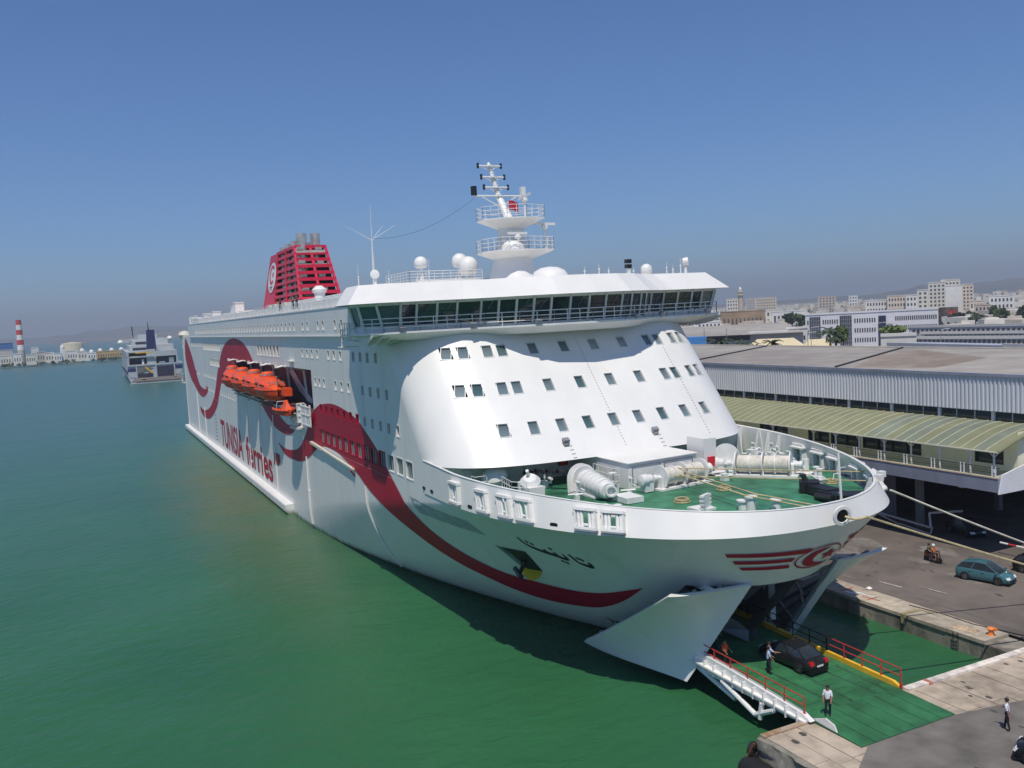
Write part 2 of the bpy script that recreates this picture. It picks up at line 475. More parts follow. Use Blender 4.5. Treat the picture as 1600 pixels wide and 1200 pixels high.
# bow doors
def coons(A, Bq, C, D, bul, u, v):
    "u: aft to front, v: bottom to top"
    A, Bq, C, D = map(Vector, (A, Bq, C, D))
    lo = C.lerp(Bq, u); hi = D.lerp(A, u)
    p = lo.lerp(hi, v)
    p += Vector(bul)*(4*u*(1-u)*(1-u)*0.35 + 4*v*(1-v)*0.35*(1-u))
    return p
for sg in (-1, 1):
    def Y(y): return y if sg < 0 else 1.4 - y
    A, Bq, C, D = (200.1, Y(-3.1), 7.5), (196.6, Y(-5.7), 0.7), (187.2, Y(-7.9), 0.9), (198.7, Y(-8.4), 7.4)
    if sg > 0: A, Bq, C, D = (199.0, 5.9, 7.3), (194.4, 5.5, 0.8), (187.2, 7.6, 0.9), (199.0, 9.9, 7.5)
    bul = (0.5, -0.9*(1 if sg < 0 else -1), -0.25)
    inn = Vector((-0.28, 0.40*(1 if sg < 0 else -1), 0.05))
    d = MB()
    d.grid(lambda u, v: coons(A, Bq, C, D, bul, u, v), 20, 16, flip=(sg > 0))
    d.mt(1).grid(lambda u, v: Vector(coons(A, Bq, C, D, bul, u, v))+inn, 20, 16, flip=(sg < 0))
    d.mt(0)
    for e in ((0, None), (1, None), (None, 0), (None, 1)):
        n_ = 20
        for i in range(n_):
            a_, b_ = i/n_, (i+1)/n_
            uv = [(e[0], a_), (e[0], b_)] if e[0] is not None else [(a_, e[1]), (b_, e[1])]
            P = [Vector(coons(A, Bq, C, D, bul, *w)) for w in uv]
            d.add([P[0], P[1], P[1]+inn, P[0]+inn], [(0,1,2,3)])
    door = d.build('bow_door', [HULLW, GREYP], ferry, smooth=30)
    st = MB()
    for v in (0.2, 0.4, 0.6, 0.8):
        P = [Vector(coons(A, Bq, C, D, bul, u/8, v))+inn*1.3 for u in range(9)]
        for a_, b_ in zip(P[:-1], P[1:]): st.tube(a_, b_, 0.14, 5)
    for u in (0.3, 0.6, 0.97):
        P = [Vector(coons(A, Bq, C, D, bul, u, v/8))+inn*1.3 for v in range(9)]
        for a_, b_ in zip(P[:-1], P[1:]): st.tube(a_, b_, 0.16, 5)
    st.build('stiffener', GREYP, door)
    hg = MB(); P = Vector(coons(A, Bq, C, D, bul, 0.55, 0.97))
    hg.tube(P+inn, (196, sg*5.0+0.5, 6.9), 0.22, 8); hg.tube(P+inn, (195, sg*5.2+0.5, 5.2), 0.16, 8)
    hg.build('hinge_arm', WHITE2, door)

# bulwark with mooring ports ----------------------------------------------
def rim_pt(u):
    "u 0..1 from the front of the house round the bow on one side"
    if u < 0.12: return 175.4+5.6*u/0.12, BM
    ph = math.pi/2*(u-0.12)/0.88
    return 181+22.3*math.sin(ph)**(2/1.64), BM*max(0, math.cos(ph))**(2/2.2)
def knu_pt(u):
    if u < 0.12: return 175.4+5.6*u/0.12, BM*1.004
    X, y = lv(1.0, math.pi/2*(u-0.12)/0.88)
    X0 = 180; X = 181+(X-X0)*(203.5-181+0.06)/(203.5-X0)
    return X, y*1.004
NU = 220
def bul_outer(sg):
    def fn(u, v):
        a = knu_pt(u); b = rim_pt(u)
        X = a[0]+(b[0]-a[0])*v; y = a[1]+(b[1]-a[1])*v
        z0 = zk(a[0]); z1 = rimz(b[0]); return (X, sg*y, z0+(z1-z0)*v)
    return fn
def u_of_X(X):
    a, b = 0.0, 1.0
    for _ in range(40):
        m_ = (a+b)/2
        if rim_pt(m_)[0] < X: a = m_
        else: b = m_
    return a
ports = {-1: [(181.9, 1.05), (185.6, 1.05), (188.0, 1.05), (189.95, 1.15), (194.75, 1.3), (196.55, 1.3)], 1: [(185.6, 1.2), (188.4, 1.2), (190.9, 1.1), (194.5, 1.1), (197.5, 1.0)]}
hawse = {-1: [], 1: []}
bul = MB()
pcells = {-1: [], 1: []}
for sg in (-1, 1):
    fo = bul_outer(sg); cells = []
    for X, w in ports[sg]:
        u = u_of_X(X); P0 = Vector(fo(u, .5)); k = 1e-3; du = (Vector(fo(u+k, .5))-P0).length/k
        cells.append((int((u-w/2/du)*NU), int((u+w/2/du)*NU)+1))
    pcells[sg] = cells
    def skip(i, j): return 2 <= j < 9 and any(a <= i < b for a, b in cells)
    bul.grid(fo, NU, 12, skip=skip, flip=(sg > 0))
    def fi(u, v):
        a = Vector(fo(u, 1)); c = Vector(fo(u, 0))
        X, y, z = Vector(fo(u, v)); s_ = 0.16
        n_ = Vector((max(0, (X-181)/22)**1.5, sg*(1-max(0, (X-181)/22)**2)+0.001, 0)).normalized()
        return (X-n_.x*s_-(1-v)*0, y-n_.y*s_, max(z, 11.35) if v == 0 else z)
    bul.grid(fi, NU, 12, skip=skip, flip=(sg < 0))
    bul.grid(lambda u, v: Vector(fo(u, 1)).lerp(Vector(fi(u, 1)), v)+Vector((0, 0, 0.0)), NU, 1, flip=(sg < 0))
    # knuckle ledge
    bul.grid(lambda u, v: Vector(fo(u, 0)).lerp(Vector((fo(u, 0)[0]-0.15, fo(u, 0)[1]-sg*0.2, fo(u, 0)[2]-0.02)), v), NU, 1, flip=(sg < 0))
bulw = bul.build('bulwark', WHITE, ferry, smooth=35)
cap = MB()
P = [Vector(bul_outer(-1)(i/70, 1)) for i in range(71)] + [Vector(bul_outer(1)(i/70, 1)) for i in range(69, -1, -1)]
cap.path([p+Vector((0, 0, -0.01)) for p in P], 0.05, 6); cap.build('rim_rail', WHITE, bulw, smooth=50)
# bulwark stays inside, port and starboard
for sg in (-1, 1):
    for i in range(6, 96, 5):
        sb = MB()
        u = i/100; X, y = rim_pt(u)
        if any(a/NU-0.02 < u < b/NU+0.02 for a, b in pcells[sg]): continue
        n_ = Vector((max(0, (X-181)/22)**1.5, sg*(1-max(0, (X-181)/22)**2)+0.001, 0)).normalized()
        o_ = Vector((X, sg*y, 0)); t_ = Vector((-n_.y, n_.x, 0))*0.03
        a = o_-n_*0.17+Vector((0, 0, rimz(X)-0.1)); b = o_-n_*0.3+Vector((0, 0, 11.4)); c = o_-n_*0.95+Vector((0, 0, 11.4)); e = o_-n_*0.4+Vector((0, 0, rimz(X)-0.1))
        sb.prism([a-t_, b-t_, c-t_, e-t_], t_*2)
        sb.build('bulwark_stay', WHITE2, bulw)
# roller fairleads in the ports
for sg in (-1, 1):
    fo = bul_outer(sg)
    for a, b in pcells[sg]:
        v0, v1 = 2/12, 9/12
        c = [Vector(fo(a/NU, v0)), Vector(fo(b/NU, v0)), Vector(fo(b/NU, v1)), Vector(fo(a/NU, v1))]
        e1 = (c[1]-c[0]).normalized(); e2 = (c[3]-c[0]).normalized(); nn = e1.cross(e2)
        if nn.y*sg < 0 and abs(nn.y) > 0.1: nn = -nn
        if abs(nn.y) <= 0.1 and nn.x < 0: nn = -nn
        w = (c[1]-c[0]).length; h = (c[3]-c[0]).length; ctr = (c[0]+c[1]+c[2]+c[3])/4
        f = MB()
        for s_ in (-1, 1):
            f.obox(ctr+e2*(s_*h/2)+nn*0.02, e1*(w/2+0.1), e2*0.09, nn*0.33)
            f.obox(ctr+e1*(s_*w/2)+nn*0.02, e1*0.06, e2*(h/2), nn*0.28)
        if sg > 0:
            for s_ in (-1, 1): f.obox(ctr+e1*(s_*w*0.42)-nn*0.38-Vector((0,0,0.25)), e1*0.13, nn*0.16, Vector((0,0,0.75)))
            f.obox(ctr-nn*0.42+Vector((0,0,0.52)), e1*(w/2+.2), nn*0.3, Vector((0,0,0.06)))
            f.obox(ctr-nn*0.4-Vector((0,0,0.95)), e1*(w/2+.25), nn*0.4, Vector((0,0,0.06)))
        fl = f.build('fairlead', WHITE2, ferry)
        r_ = MB()
        for s_ in (-0.36, -0.20, 0.20, 0.36):
            r_.tube(ctr+e1*(s_*w)-e2*(h/2-.08)+nn*0.12, ctr+e1*(s_*w)+e2*(h/2-.08)+nn*0.12, 0.115, 8)
        r_.tube(ctr-e1*(w/2)-e2*(h*0.3)+nn*0.1, ctr+e1*(w/2)-e2*(h*0.3)+nn*0.1, 0.09, 8)
        r_.build('roller', STEEL if False else WHITE2, fl, smooth=50)
        g_ = MB(); g_.obox(ctr-e2*(h/2+0.14)+nn*0.05, e1*(w/2+0.06), e2*0.06, nn*0.3); g_.build('rubbing_bar', GREYP, fl)
# round hawse hole forward with its rim, where the tow rope leaves
hz = at(1316, 806, 12.2)
hd = Vector((0.93, -0.15, -0.1)).normalized()
h_ = MB(); h_.lathe([(0.50, 0.0), (0.62, 0.05), (0.60, 0.14), (0.42, 0.16), (0.36, 0.05), (0.36, -0.2)], hz-hd*0.10, 20, hd)
hw = h_.build('hawse_pipe', WHITE2, ferry, smooth=50)
h_ = MB(); h_.lathe([(0.001, 0.02), (0.36, 0.02)], hz, 20, hd); h_.build('hawse_hole', BLACK, hw)
# small oval freeing ports
for x_, y_, r_ in ((656, 761, 12), (670, 767, 12), (728, 788, 14), (858, 815, 18)):
    P = at(x_, y_, 11.55); s_ = Vector((1, 0.06, 0)) if x_ < 760 else Vector((0.9, 0.38, 0)).normalized()
    if x_ < 760: P = Vector((P.x, -15.2-0.075, P.z)) if P.x < 186 else P
    yb = 0
    u = u_of_X(min(P.x, 203)); q = Vector(bul_outer(-1)(u, 0.16)); q2 = Vector(bul_outer(-1)(u+0.004, 0.16)); e1 = (q2-q).normalized(); nn = e1.cross(Vector((0, 0, 1)))
    if nn.y > 0: nn = -nn
    e2 = Vector((0, 0, 1)); o_ = MB()
    lp = [q+nn*0.012+e1*(0.32*math.copysign(abs(math.cos(t))**0.5, math.cos(t)))+e2*(0.13*math.copysign(abs(math.sin(t))**0.7, math.sin(t))) for t in [2*math.pi*i/16 for i in range(16)]]
    o_.prism(lp, nn*0.02); o_.build('freeing_port', BLACK, bulw)

# forecastle deck
dk = MB()
lp = [(170, -14.9), (181, -14.9)] + [(lambda q: (q[0]-0.3*max(0, (q[0]-181)/22), -max(0, q[1]-0.25)))(rim_pt(0.12+0.88*i/40)) for i in range(1, 41)]
lp += [(x, -y) for x, y in lp[:-1]][::-1]
dk.add([(x, y, 11.4) for x, y in lp], [tuple(range(len(lp)))])
dk.build('forecastle_deck', GREEN, ferry)

# --------------------------------------------------------- livery shapes (metres along X, height)
S1 = [(5.4,23.25),(3.19,18.38),(11.5,13.9),(17.5,12.5),(23.83,11.18),(29.41,10.53),(33.95,10.43),(38.76,11.07),(41.92,11.88),(43.78,13.21)]
S1b = [(43.78,13.21),(41.91,12.7),(37.38,12.33),(31.34,12.6),(28.0,13.3),(23.22,15.8),(18.82,18.7),(13.8,21.08),(8.33,23.25)]
S1P = smooth_loop(S1) + smooth_loop(S1b)[1:]
S2a = [(26.52,7.91),(27.58,6.8),(32.26,5.99),(38.82,5.94),(44.46,6.68),(50.21,8.07),(53.73,9.26),(57.35,10.8),(59.6,12.4),(63.89,14.8)]
S2b = [(100.91,19.8),(97.08,21.54),(92.76,22.73),(88.5,23.25),(83.19,23.51),(76.41,23.11),(71.23,22.15),(67.29,20.91),(63.7,19.01),(59.96,17.03),(57.3,15.04),(53.81,12.66),(50.98,11.05),(45.99,9.25),(41.27,8.23),(35.46,7.53),(30.93,7.49),(26.52,7.91)]
S2P = smooth_loop(S2a) + [(89.6, 15.9)] + smooth_loop(S2b)[:-1]
S3P = smooth_loop([(103.0,14.7),(106.21,13.19),(110.22,11.97),(114.54,10.94),(119.7,10.61),(123.86,10.76),(127.22,11.5),(129.13,12.75),(130.07,13.4)]) + smooth_loop([(130.07,13.4),(127.98,12.65),(124.31,12.08),(121.55,12.27),(118.0,13.04),(115.2,13.91),(112.18,14.9)])[1:]
S4U = [(116.04,8.9),(120.23,8.55),(126.38,8.99),(130.39,9.93),(132.95,11.33),(134.69,12.53),(136.54,14.24),(140.44,15.59),(142.67,16.04),(146.21,16.38),(149.44,16.39),(152.42,16.16),(154.76,15.87),(157.38,15.38),(159.4,14.65),(161.32,13.91),(163.2,13.1),(164.7,12.3),(166.2,11.5),(168.18,10.51),(171.28,8.73),(172.82,7.52),(174.68,6.5),(177.28,5.6),(180.53,4.98),(184.07,4.92),(187.46,4.95),(190.09,5.32),(192.39,6.0),(194.14,6.58)]
S4L = [(194.14,6.58),(191.37,4.93),(188.47,3.69),(185.77,3.2),(182.44,2.98),(179.28,3.25),(176.78,3.78),(174.01,4.39),(171.19,5.35),(168.11,6.62),(163.82,8.04),(159.17,9.02),(155.23,10.18),(149.85,11.04),(146.46,11.27),(142.47,11.19),(138.94,10.49),(134.63,9.06),(129.74,7.89),(124.38,7.65),(119.97,7.82),(116.04,8.9)]
S4P = smooth_loop(S4U) + smooth_loop(S4L)[1:-1]
FLAGP = [(112.66,7.15),(116.31,7.21),(116.6,6.3),(115.25,5.52),(111.6,5.3),(111.35,4.5)]
STRIPES = [S1P, S2P, S3P, S4P]

# --------------------------------------------------------- windows of the flat side
def edge_X(z): return 175.4 if z < 13.53 else 175.4-0.86*(z-13.53)
WIN = []           # (X centre, z centre, width, height)
for X in (135.0,137.5,139.9,142.4,147.4,149.8,152.3,157.1,159.5,161.8,164.4): WIN.append((X, 21.72, 0.85, 0.98))
for X in (140.6,142.6,144.7,149.6,152.0,154.6,159.55,162.05,164.5,167.0): WIN.append((X, 18.52, 0.85, 0.98))
for X in (142.4,144.9,147.3,149.7,152.2,154.7,157.1,159.6,162.1,164.6,167.0,169.5): WIN.append((X, 15.52, 0.85, 0.98))
for k in range(13): WIN.append((142.25+k*2.47, 12.42, 1.75, 1.5))
for k in range(12): WIN.append((41.2+k*2.15, 21.75, 1.5, 1.5))
for k in range(6): WIN.append((50.6+k*2.35, 18.65, 1.6, 1.45))
for k in range(7): WIN.append((105.8+k*2.4, 21.73, 1.6, 1.5))
for k in range(8): WIN.append((15.5+k*3.0, 21.9, 0.9, 0.7))
for X in (24,27,30,38,40.6,43.2,45.8,48.4,51,53.6,56.2,69,71.6,74.2,76.8,79.4): WIN.append((X, 15.6, 0.85, 0.85))
for k in range(17): WIN.append((40+k*2.45, 12.72, 0.85, 0.7))
WIN = [w for w in WIN if not (53 < w[0] < 57.6 and w[1] < 13.0)]
HOLES = [rect(x-w/2, x+w/2, z-h/2, z+h/2) for x, z, w, h in WIN]
RECESS = rect(82.3, 138.8, 14.75, 19.82)
STAIR = rect(127.5, 134.0, 13.4, 14.75)
def in_red(c): return any(pip(c, s) for s in STRIPES)
dom = [(0.4, 11.05), (175.4, 11.05), (175.4, 13.53), (edge_X(23.75), 23.75), (0.4, 23.75)]
HB = [(min(p[0] for p in h), max(p[0] for p in h), min(p[1] for p in h), max(p[1] for p in h)) for h in HOLES+[RECESS, STAIR]]
def keep(c):
    if not pip(c, dom): return None
    for a, b, e, f in HB:
        if a < c[0] < b and e < c[1] < f: return None
    return 1 if in_red(c) else 0
sb = sheet([dom]+HOLES+[RECESS, STAIR]+STRIPES, keep, lambda x, z: (x, -BM, z))
side = sb.build('starboard_side', [HULLW, RED], ferry, fix=False)
pb = MB(); pb.add([(x, BM, z) for x, z in dom], [(4,3,2,1,0)]); pb.build('port_side', WHITE, ferry)
# lower part of the wave on the shaped hull
def densify(lp, s_):
    out = []
    for (x0_, z0_), (x1_, z1_) in zip(lp, lp[1:]+lp[:1]):
        n_ = max(1, int(math.hypot(x1_-x0_, z1_-z0_)/s_)); out += [(x0_+(x1_-x0_)*i/n_, z0_+(z1_-z0_)*i/n_) for i in range(n_)]
    return out
def decal(name, polys, m, off=0.05, step=0.5, zmax=None, parent=None, front=False):
    polys = [densify(q, min(step, 0.3)) for q in polys]
    xs = [p[0] for q in polys for p in q]; zs = [p[1] for q in polys for p in q]
    x0, x1, z0, z1 = min(xs), max(xs), min(zs), max(zs)
    nx = max(2, int((x1-x0)/step)); nz = max(2, int((z1-z0)/step))
    def kp(c):
        if zmax is not None and c[1] > zmax: return None
        return 0 if sum(pip(c, q) for q in polys) % 2 else None
    def fn(x, z):
        if front: return Vector((fx_at(x, min(z, 11.0))+off, x, z))
        e = 0.05
        if z > 11.04: return Vector((x, -BM-off, z))
        y = hb(x, z); gx = (hb(x+e, z)-hb(x-e, z))/(2*e); gz = (hb(x, z+e)-hb(x, max(0, z-e)))/(2*e)
        n_ = Vector((-gx, -1, -gz)).normalized()
        return Vector((x, -y, z))+n_*off
    lps = polys + ([[(x0-1, zmax), (x1+1, zmax), (x1+1, zmax+50), (x0-1, zmax+50)]] if zmax else [])
    mb = sheet(lps, kp, fn, frange(x0, x1, nx), frange(z0, z1, nz))
    return mb.build(name, m, parent or hull, smooth=60, fix=False)
decal('wave_stripe', [[p for p in S4P]], RED, zmax=11.05)
decal('wave_stripe', [S2P], RED, zmax=11.05); decal('wave_stripe', [S1P], RED, zmax=11.05); decal('wave_stripe', [S3P], RED, zmax=11.05)
decal('flag_mark', [FLAGP], RED)
# lettering TUNISIA ferries
def letters(s, x0, x1, z0, h, name):
    vs, fs = text_mesh(s, 1.0)
    ax, bx = min(v.x for v in vs), max(v.x for v in vs); cap = max(v.y for v in vs)
    base = min(v.y for v in vs if True)
    k = (x1-x0)/(bx-ax); kz = h/cap
    mb = MB(); mb.add([(x0+(v.x-ax)*k, -BM-0.025, z0+v.y*kz) for v in vs], fs); return mb.build(name, RED, hull)
letters('TUNISIA', 58.3, 84.2, 2.45, 5.1, 'lettering_tunisia')
letters('ferries', 87.6, 110.2, 2.35, 4.75, 'lettering_ferries')
# ship's name in Arabic script on the bow, drawn as pen strokes
def pen(pts, w):
    out = []; n = len(pts); L_ = []; R_ = []
    for i, p in enumerate(pts):
        a = pts[max(i-1, 0)]; b = pts[min(i+1, n-1)]; d = Vector((b[0]-a[0], b[1]-a[1])).normalized()
        ww = 1.12*w*(0.55+0.45*math.sin(math.pi*(i+0.5)/n)); q = Vector((-d.y, d.x))*ww/2
        L_.append((p[0]+q.x, p[1]+q.y)); R_.append((p[0]-q.x, p[1]-q.y))
    return L_+R_[::-1]
def dot(x, z, r=0.17): return [(x-r, z), (x, z+r*0.8), (x+r, z), (x, z-r*0.8)]
# the word runs right to left from X 192 to 187.3; local frame: e along the hull, f up
def ar(pts): return [(187.25+a*4.75, 8.95-0.255*a*4.75*0.85+b*1.0) for a, b in pts]
strokes = [pen(smooth_loop(ar([(1.0,0.35),(0.985,0.02),(0.93,-0.10),(0.80,-0.05)]), 6), 0.26),
           pen(ar([(0.80,-0.08),(0.795,0.25),(0.78,0.62)]), 0.2),
           pen(smooth_loop(ar([(0.66,0.40),(0.655,0.0),(0.60,-0.12),(0.50,-0.07),(0.40,-0.08),(0.28,-0.12),(0.12,-0.08),(0.02,0.10),(0.0,0.55)]), 6), 0.25),
           pen(ar([(0.52,-0.05),(0.515,0.12),(0.51,0.28)]), 0.2), pen(ar([(0.36,-0.05),(0.355,0.1),(0.35,0.22)]), 0.2)]
dots = [dot(*ar([q])[0]) for q in ((0.93,0.42),(0.88,0.46),(0.52,0.58),(0.56,-0.52),(0.50,-0.50),(0.20,0.36),(0.13,0.42))]
for q in strokes+dots: pass
decal('lettering_arabic', [strokes[0]], BLACK, off=0.03, step=0.3)
for q in strokes[1:]+dots: decal('lettering_arabic_stroke', [q], BLACK, off=0.03, step=0.3)
# bow emblem: three bars, ring, crescent, star
def arcpoly(cx, cz, rx, rz, tilt=0.0, n=40):
    return [(cx+rx*math.cos(2*math.pi*i/n), cz+rz*math.sin(2*math.pi*i/n)+tilt*rx*math.cos(2*math.pi*i/n)) for i in range(n)]
decal('emblem_bar', [[(-5.75,10.08),(-0.11,9.86),(-0.4,9.54),(-5.47,9.81)]], RED, front=True, off=0.09, step=0.35)
decal('emblem_bar', [[(-5.03,9.48),(-1.15,9.32),(-1.3,9.06),(-4.74,9.21)]], RED, front=True, off=0.09, step=0.35)
decal('emblem_bar', [[(-4.39,8.93),(-1.30,8.81),(-1.15,8.54),(-4.1,8.70)]], RED, front=True, off=0.09, step=0.35)
decal('emblem_ring', [arcpoly(1.05,9.02,2.05,0.86), arcpoly(1.05,9.02,1.93,0.77)], RED, front=True, off=0.09, step=0.2)
decal('emblem_crescent', [smooth_loop([(1.7,9.66),(0.9,9.62),(0.1,9.42),(-0.3,9.0),(-0.15,8.62),(0.5,8.36),(1.5,8.26),(2.5,8.3)], 5)+smooth_loop([(2.5,8.3),(1.5,8.44),(0.75,8.66),(0.5,8.95),(0.75,9.3),(1.7,9.66)], 5)[1:-1]], RED, front=True, off=0.09, step=0.2)
stp = [(1.95+ (0.95 if i % 2 == 0 else 0.4)*math.cos(math.pi/2+i*math.pi/5), 9.0+(0.42 if i % 2 == 0 else 0.18)*math.sin(math.pi/2+i*math.pi/5)) for i in range(10)]
decal('emblem_star', [stp], RED, front=True, off=0.09, step=0.2)
for z, y0, y1 in ((9.95, 3.3, 7.6), (9.35, 3.6, 7.0), (8.78, 3.6, 6.4)):
    decal('emblem_bar', [[(y0, z-.2), (y1, z-.2), (y1+.3, z+.12), (y0-.2, z+.12)]], RED, front=True, off=0.09, step=0.35)
# anchor pocket with the anchor, hatched boarding mark, draught marks
decal('anchor_pocket', [[(183.5,7.95),(186.3,8.1),(186.05,6.34),(184.26,6.1),(184.0,6.75)]], BLACK, off=0.03, step=0.4)
decal('anchor_plate', [[(183.97,6.57),(184.26,6.2),(186.05,6.34),(184.83,5.5),(183.4,4.85),(182.98,5.25)]], YELLOW, off=0.035, step=0.4)
decal('pocket_bevel', [[(182.9,8.0),(183.9,7.9),(184.4,6.8),(183.8,6.4)]], GREYP, off=0.03, step=0.4)
an = MB(); a0 = Vector((185.2, -hb(185.2, 7.0)-0.15, 7.0)); an.tube(a0, a0+Vector((-0.5, -0.35, -1.1)), 0.16, 8); an.tube(a0+Vector((-1.3, -0.2, -0.8)), a0+Vector((0.5, -0.6, -0.9)), 0.2, 6)
an.build('anchor', BLACK, ferry)
ML = mat('hatched_mark_grey', (0.36, 0.40, 0.42), 0.5, var=0.1)
for k in range(4):
    a, b = k/4+0.012, (k+1)/4-0.012
    def g(u, v): return (171.4+10.6*u+v*1.5*(1-u*0.3), 10.2-0.35*u-v*(1.22-0.15*u))
    decal('hull_panel_mark', [[g(a, 0), g(b, 0), g(b, 1), g(a, 1)]], ML, off=0.02, step=0.6)
decal('thruster_mark', [[(187.5,2.55),(187.9,2.2),(188.3,2.35),(188.0,2.1),(187.6,2.1)]], BLACK, off=0.03, step=0.3)
dm = MB()
for k in range(8): dm.box(50.6, 52.6, -BM-0.02, -BM+0.01, 2.6+k*0.72, 2.6+k*0.72+0.12)
dm.build('draught_marks', BLACK, hull)

# windows of the starboard side: reveal, pane
WM = {}
def window_at(w, h, M, parent, mt=WHITE, pane=GLASS, d=0.2, name='window', frame=0.07):
    "M: local x across, y up, z outward"
    key = (round(w, 2), round(h, 2), mt.name, pane.name)
    if key not in WM:
        r = MB(); t = frame
        for z0, z1, e in ((0.025, -d, 0),):
            o = [(-w/2,-h/2),(w/2,-h/2),(w/2,h/2),(-w/2,h/2)]; i_ = [(a*(1-2*t*0.5/w), b*(1-2*t*0.5/h)) for a, b in o]
            big = [(a+math.copysign(t, a), b+math.copysign(t, b)) for a, b in o]
            vs = [(a, b, 0.002) for a, b in big]+[(a, b, 0.03) for a, b in big]+[(a, b, 0.03) for a, b in i_]+[(a, b, -d) for a, b in i_]
            fs = []
            for q in range(4):
                n_ = (q+1) % 4
                fs += [(q, n_, 4+n_, 4+q), (4+q, 4+n_, 8+n_, 8+q), (8+q, 8+n_, 12+n_, 12+q)]
            r.add(vs, fs)
        me = bpy.data.meshes.new('window'); me.from_pydata(r.v, [], r.f); me.materials.append(mt)
        pm = bpy.data.meshes.new('pane'); pm.from_pydata([(-w/2,-h/2,-d*0.9),(w/2,-h/2,-d*0.9),(w/2,h/2,-d*0.9),(-w/2,h/2,-d*0.9)], [], [(0,1,2,3)]); pm.materials.append(pane)
        WM[key] = (me, pm)
    me, pm = WM[key]
    o = link(me, name, parent, True); o.matrix_local = M
    p = link(pm, 'pane', o, True)
    return o
MS = Matrix(((1,0,0),(0,0,-1),(0,1,0))).to_4x4()     # local z -> -Y (starboard), y -> Z
for x, z, w, h in WIN:
    M = MS.copy(); M.translation = (x, -BM, z)
    big = w > 1.2
    o = window_at(w, h, M, ferry, RED if in_red((x, z-0.3)) else WHITE, GLASS2 if big and z < 13 else GLASS)
# mullions of the large windows
for x, z, w, h in WIN:
    if w > 1.2 and z < 13:
        for s_ in (-0.28, 0.05, 0.36):
            mu = MB(); mu.box(x+s_*w-0.04, x+s_*w+0.04, -BM+0.06, -BM+0.12, z-h/2, z+h/2); mu.build('curtain', BLIND, side)

# upper deck strake (deck 9/10)
UWIN = [(31.2+k*2.42, 24.93, 0.8, 0.98) for k in range(43)] + [(X, 24.93, 0.8, 0.98) for X in (137.4,139.8,144.8,147.1,152.1,154.6,159.5,162)]
UH = [rect(x-w/2, x+w/2, z-h/2, z+h/2) for x, z, w, h in UWIN]
UHB = [(h[0][0], h[1][0], h[0][1], h[2][1]) for h in UH]
ud = rect(17.5, 168, 23.75, 26.7)
def keepu(c):
    if not pip(c, ud): return None
    return None if any(a < c[0] < b and e < c[1] < f for a, b, e, f in UHB) else 0
up = sheet([ud]+UH, keepu, lambda x, z: (x, -BM-0.28, z)); upo = up.build('upper_strake', HULLW, ferry)
for x, z, w, h in UWIN:
    M = MS.copy(); M.translation = (x, -BM-0.28, z); window_at(w, h, M, ferry, WHITE, GLASS)
ub = MB(); ub.box(17.5, 168, -BM-0.277, BM+0.28, 23.72, 23.74); ub.add([(17.5,-BM-.28,23.74),(17.5,BM+.28,23.74),(17.5,BM+.28,26.7),(17.5,-BM-.28,26.7)], [(0,1,2,3)])
ub.add([(17.5,BM+.28,23.74),(168,BM+.28,23.74),(168,BM+.28,26.7),(17.5,BM+.28,26.7)], [(0,1,2,3)])
ub.box(17.5, 168, -BM-0.28, BM+0.28, 26.68, 26.72); ub.box(0.4, 17.5, -BM, BM, 23.70, 23.75)
ub.box(17.5, 168, -BM-0.36, -BM-0.27, 23.72, 23.86); ub.box(17.5, 166, -BM-0.34, -BM-0.26, 26.66, 26.78)
ub.build('upper_deck', WHITE, ferry)
bb = MB(); bb.add([(0.4,-BM,11),(0.4,BM,11),(0.4,BM,23.75),(0.4,-BM,23.75)], [(0,1,2,3)]); bb.build('stern_bulkhead', WHITE, ferry)

# lifeboat recess and stair recess interiors
rc = MB(); X0, X1, z0, z1 = 82.3, 138.8, 14.75, 19.82
RB = -12.4
rc.add([(X0,RB,z0),(X1,RB,z0),(X1,RB,z1),(X0,RB,z1)], [(0,1,2,3)])
rc.add([(X0,-BM,z0),(X1,-BM,z0),(X1,RB,z0),(X0,RB,z0)], [(0,1,2,3)]); rc.add([(X0,-BM,z1),(X1,-BM,z1),(X1,RB,z1),(X0,RB,z1)], [(0,1,2,3)])
for X in (X0, X1): rc.add([(X,-BM,z0),(X,RB,z0),(X,RB,z1),(X,-BM,z1)], [(0,1,2,3)])
rc.add([(127.5,-BM,13.4),(134,-BM,13.4),(134,-12.5,13.4),(127.5,-12.5,13.4)], [(0,1,2,3)]); rc.add([(127.5,-12.5,13.4),(134,-12.5,13.4),(134,-12.5,14.75),(127.5,-12.5,14.75)], [(0,1,2,3)])
for X in (127.5, 134): rc.add([(X,-BM,13.4),(X,-12.5,13.4),(X,-12.5,14.75),(X,-BM,14.75)], [(0,1,2,3)])
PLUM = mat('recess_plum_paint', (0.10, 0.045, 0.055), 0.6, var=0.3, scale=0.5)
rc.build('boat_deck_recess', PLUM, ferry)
sw = MB()
lp = [(106,19.6),(111,19.2),(115,18.2),(119.5,16.2),(125,14.9),(126.8,14.9),(126.8,15.4),(121,17.2),(117,18.9),(112,19.78)]
sw.prism([(x, -12.45, z) for x, z in lp], (0, -0.1, 0)); sw.build('recess_wave', WHITE, ferry)
for k, X in enumerate((83.6, 93, 103.4, 113.8, 124.2)):
    dv = MB()
    for s_ in (0, 0.5):
        dv.path([(X+s_, -12.5, 15), (X+s_, -12.8, 19.2), (X+s_, -15.6, 19.9), (X+s_, -16.4, 19.75)], 0.14, 6)
    dv.tube((X+0.25, -16.4, 19.7), (X+0.25, -16.4, 20.15), 0.2, 8)
    dv.tube((X, -15.6, 19.9), (X+0.5, -15.6, 19.9), 0.1, 6)
    dv.build('davit', WHITE2, ferry)
gr = MB()
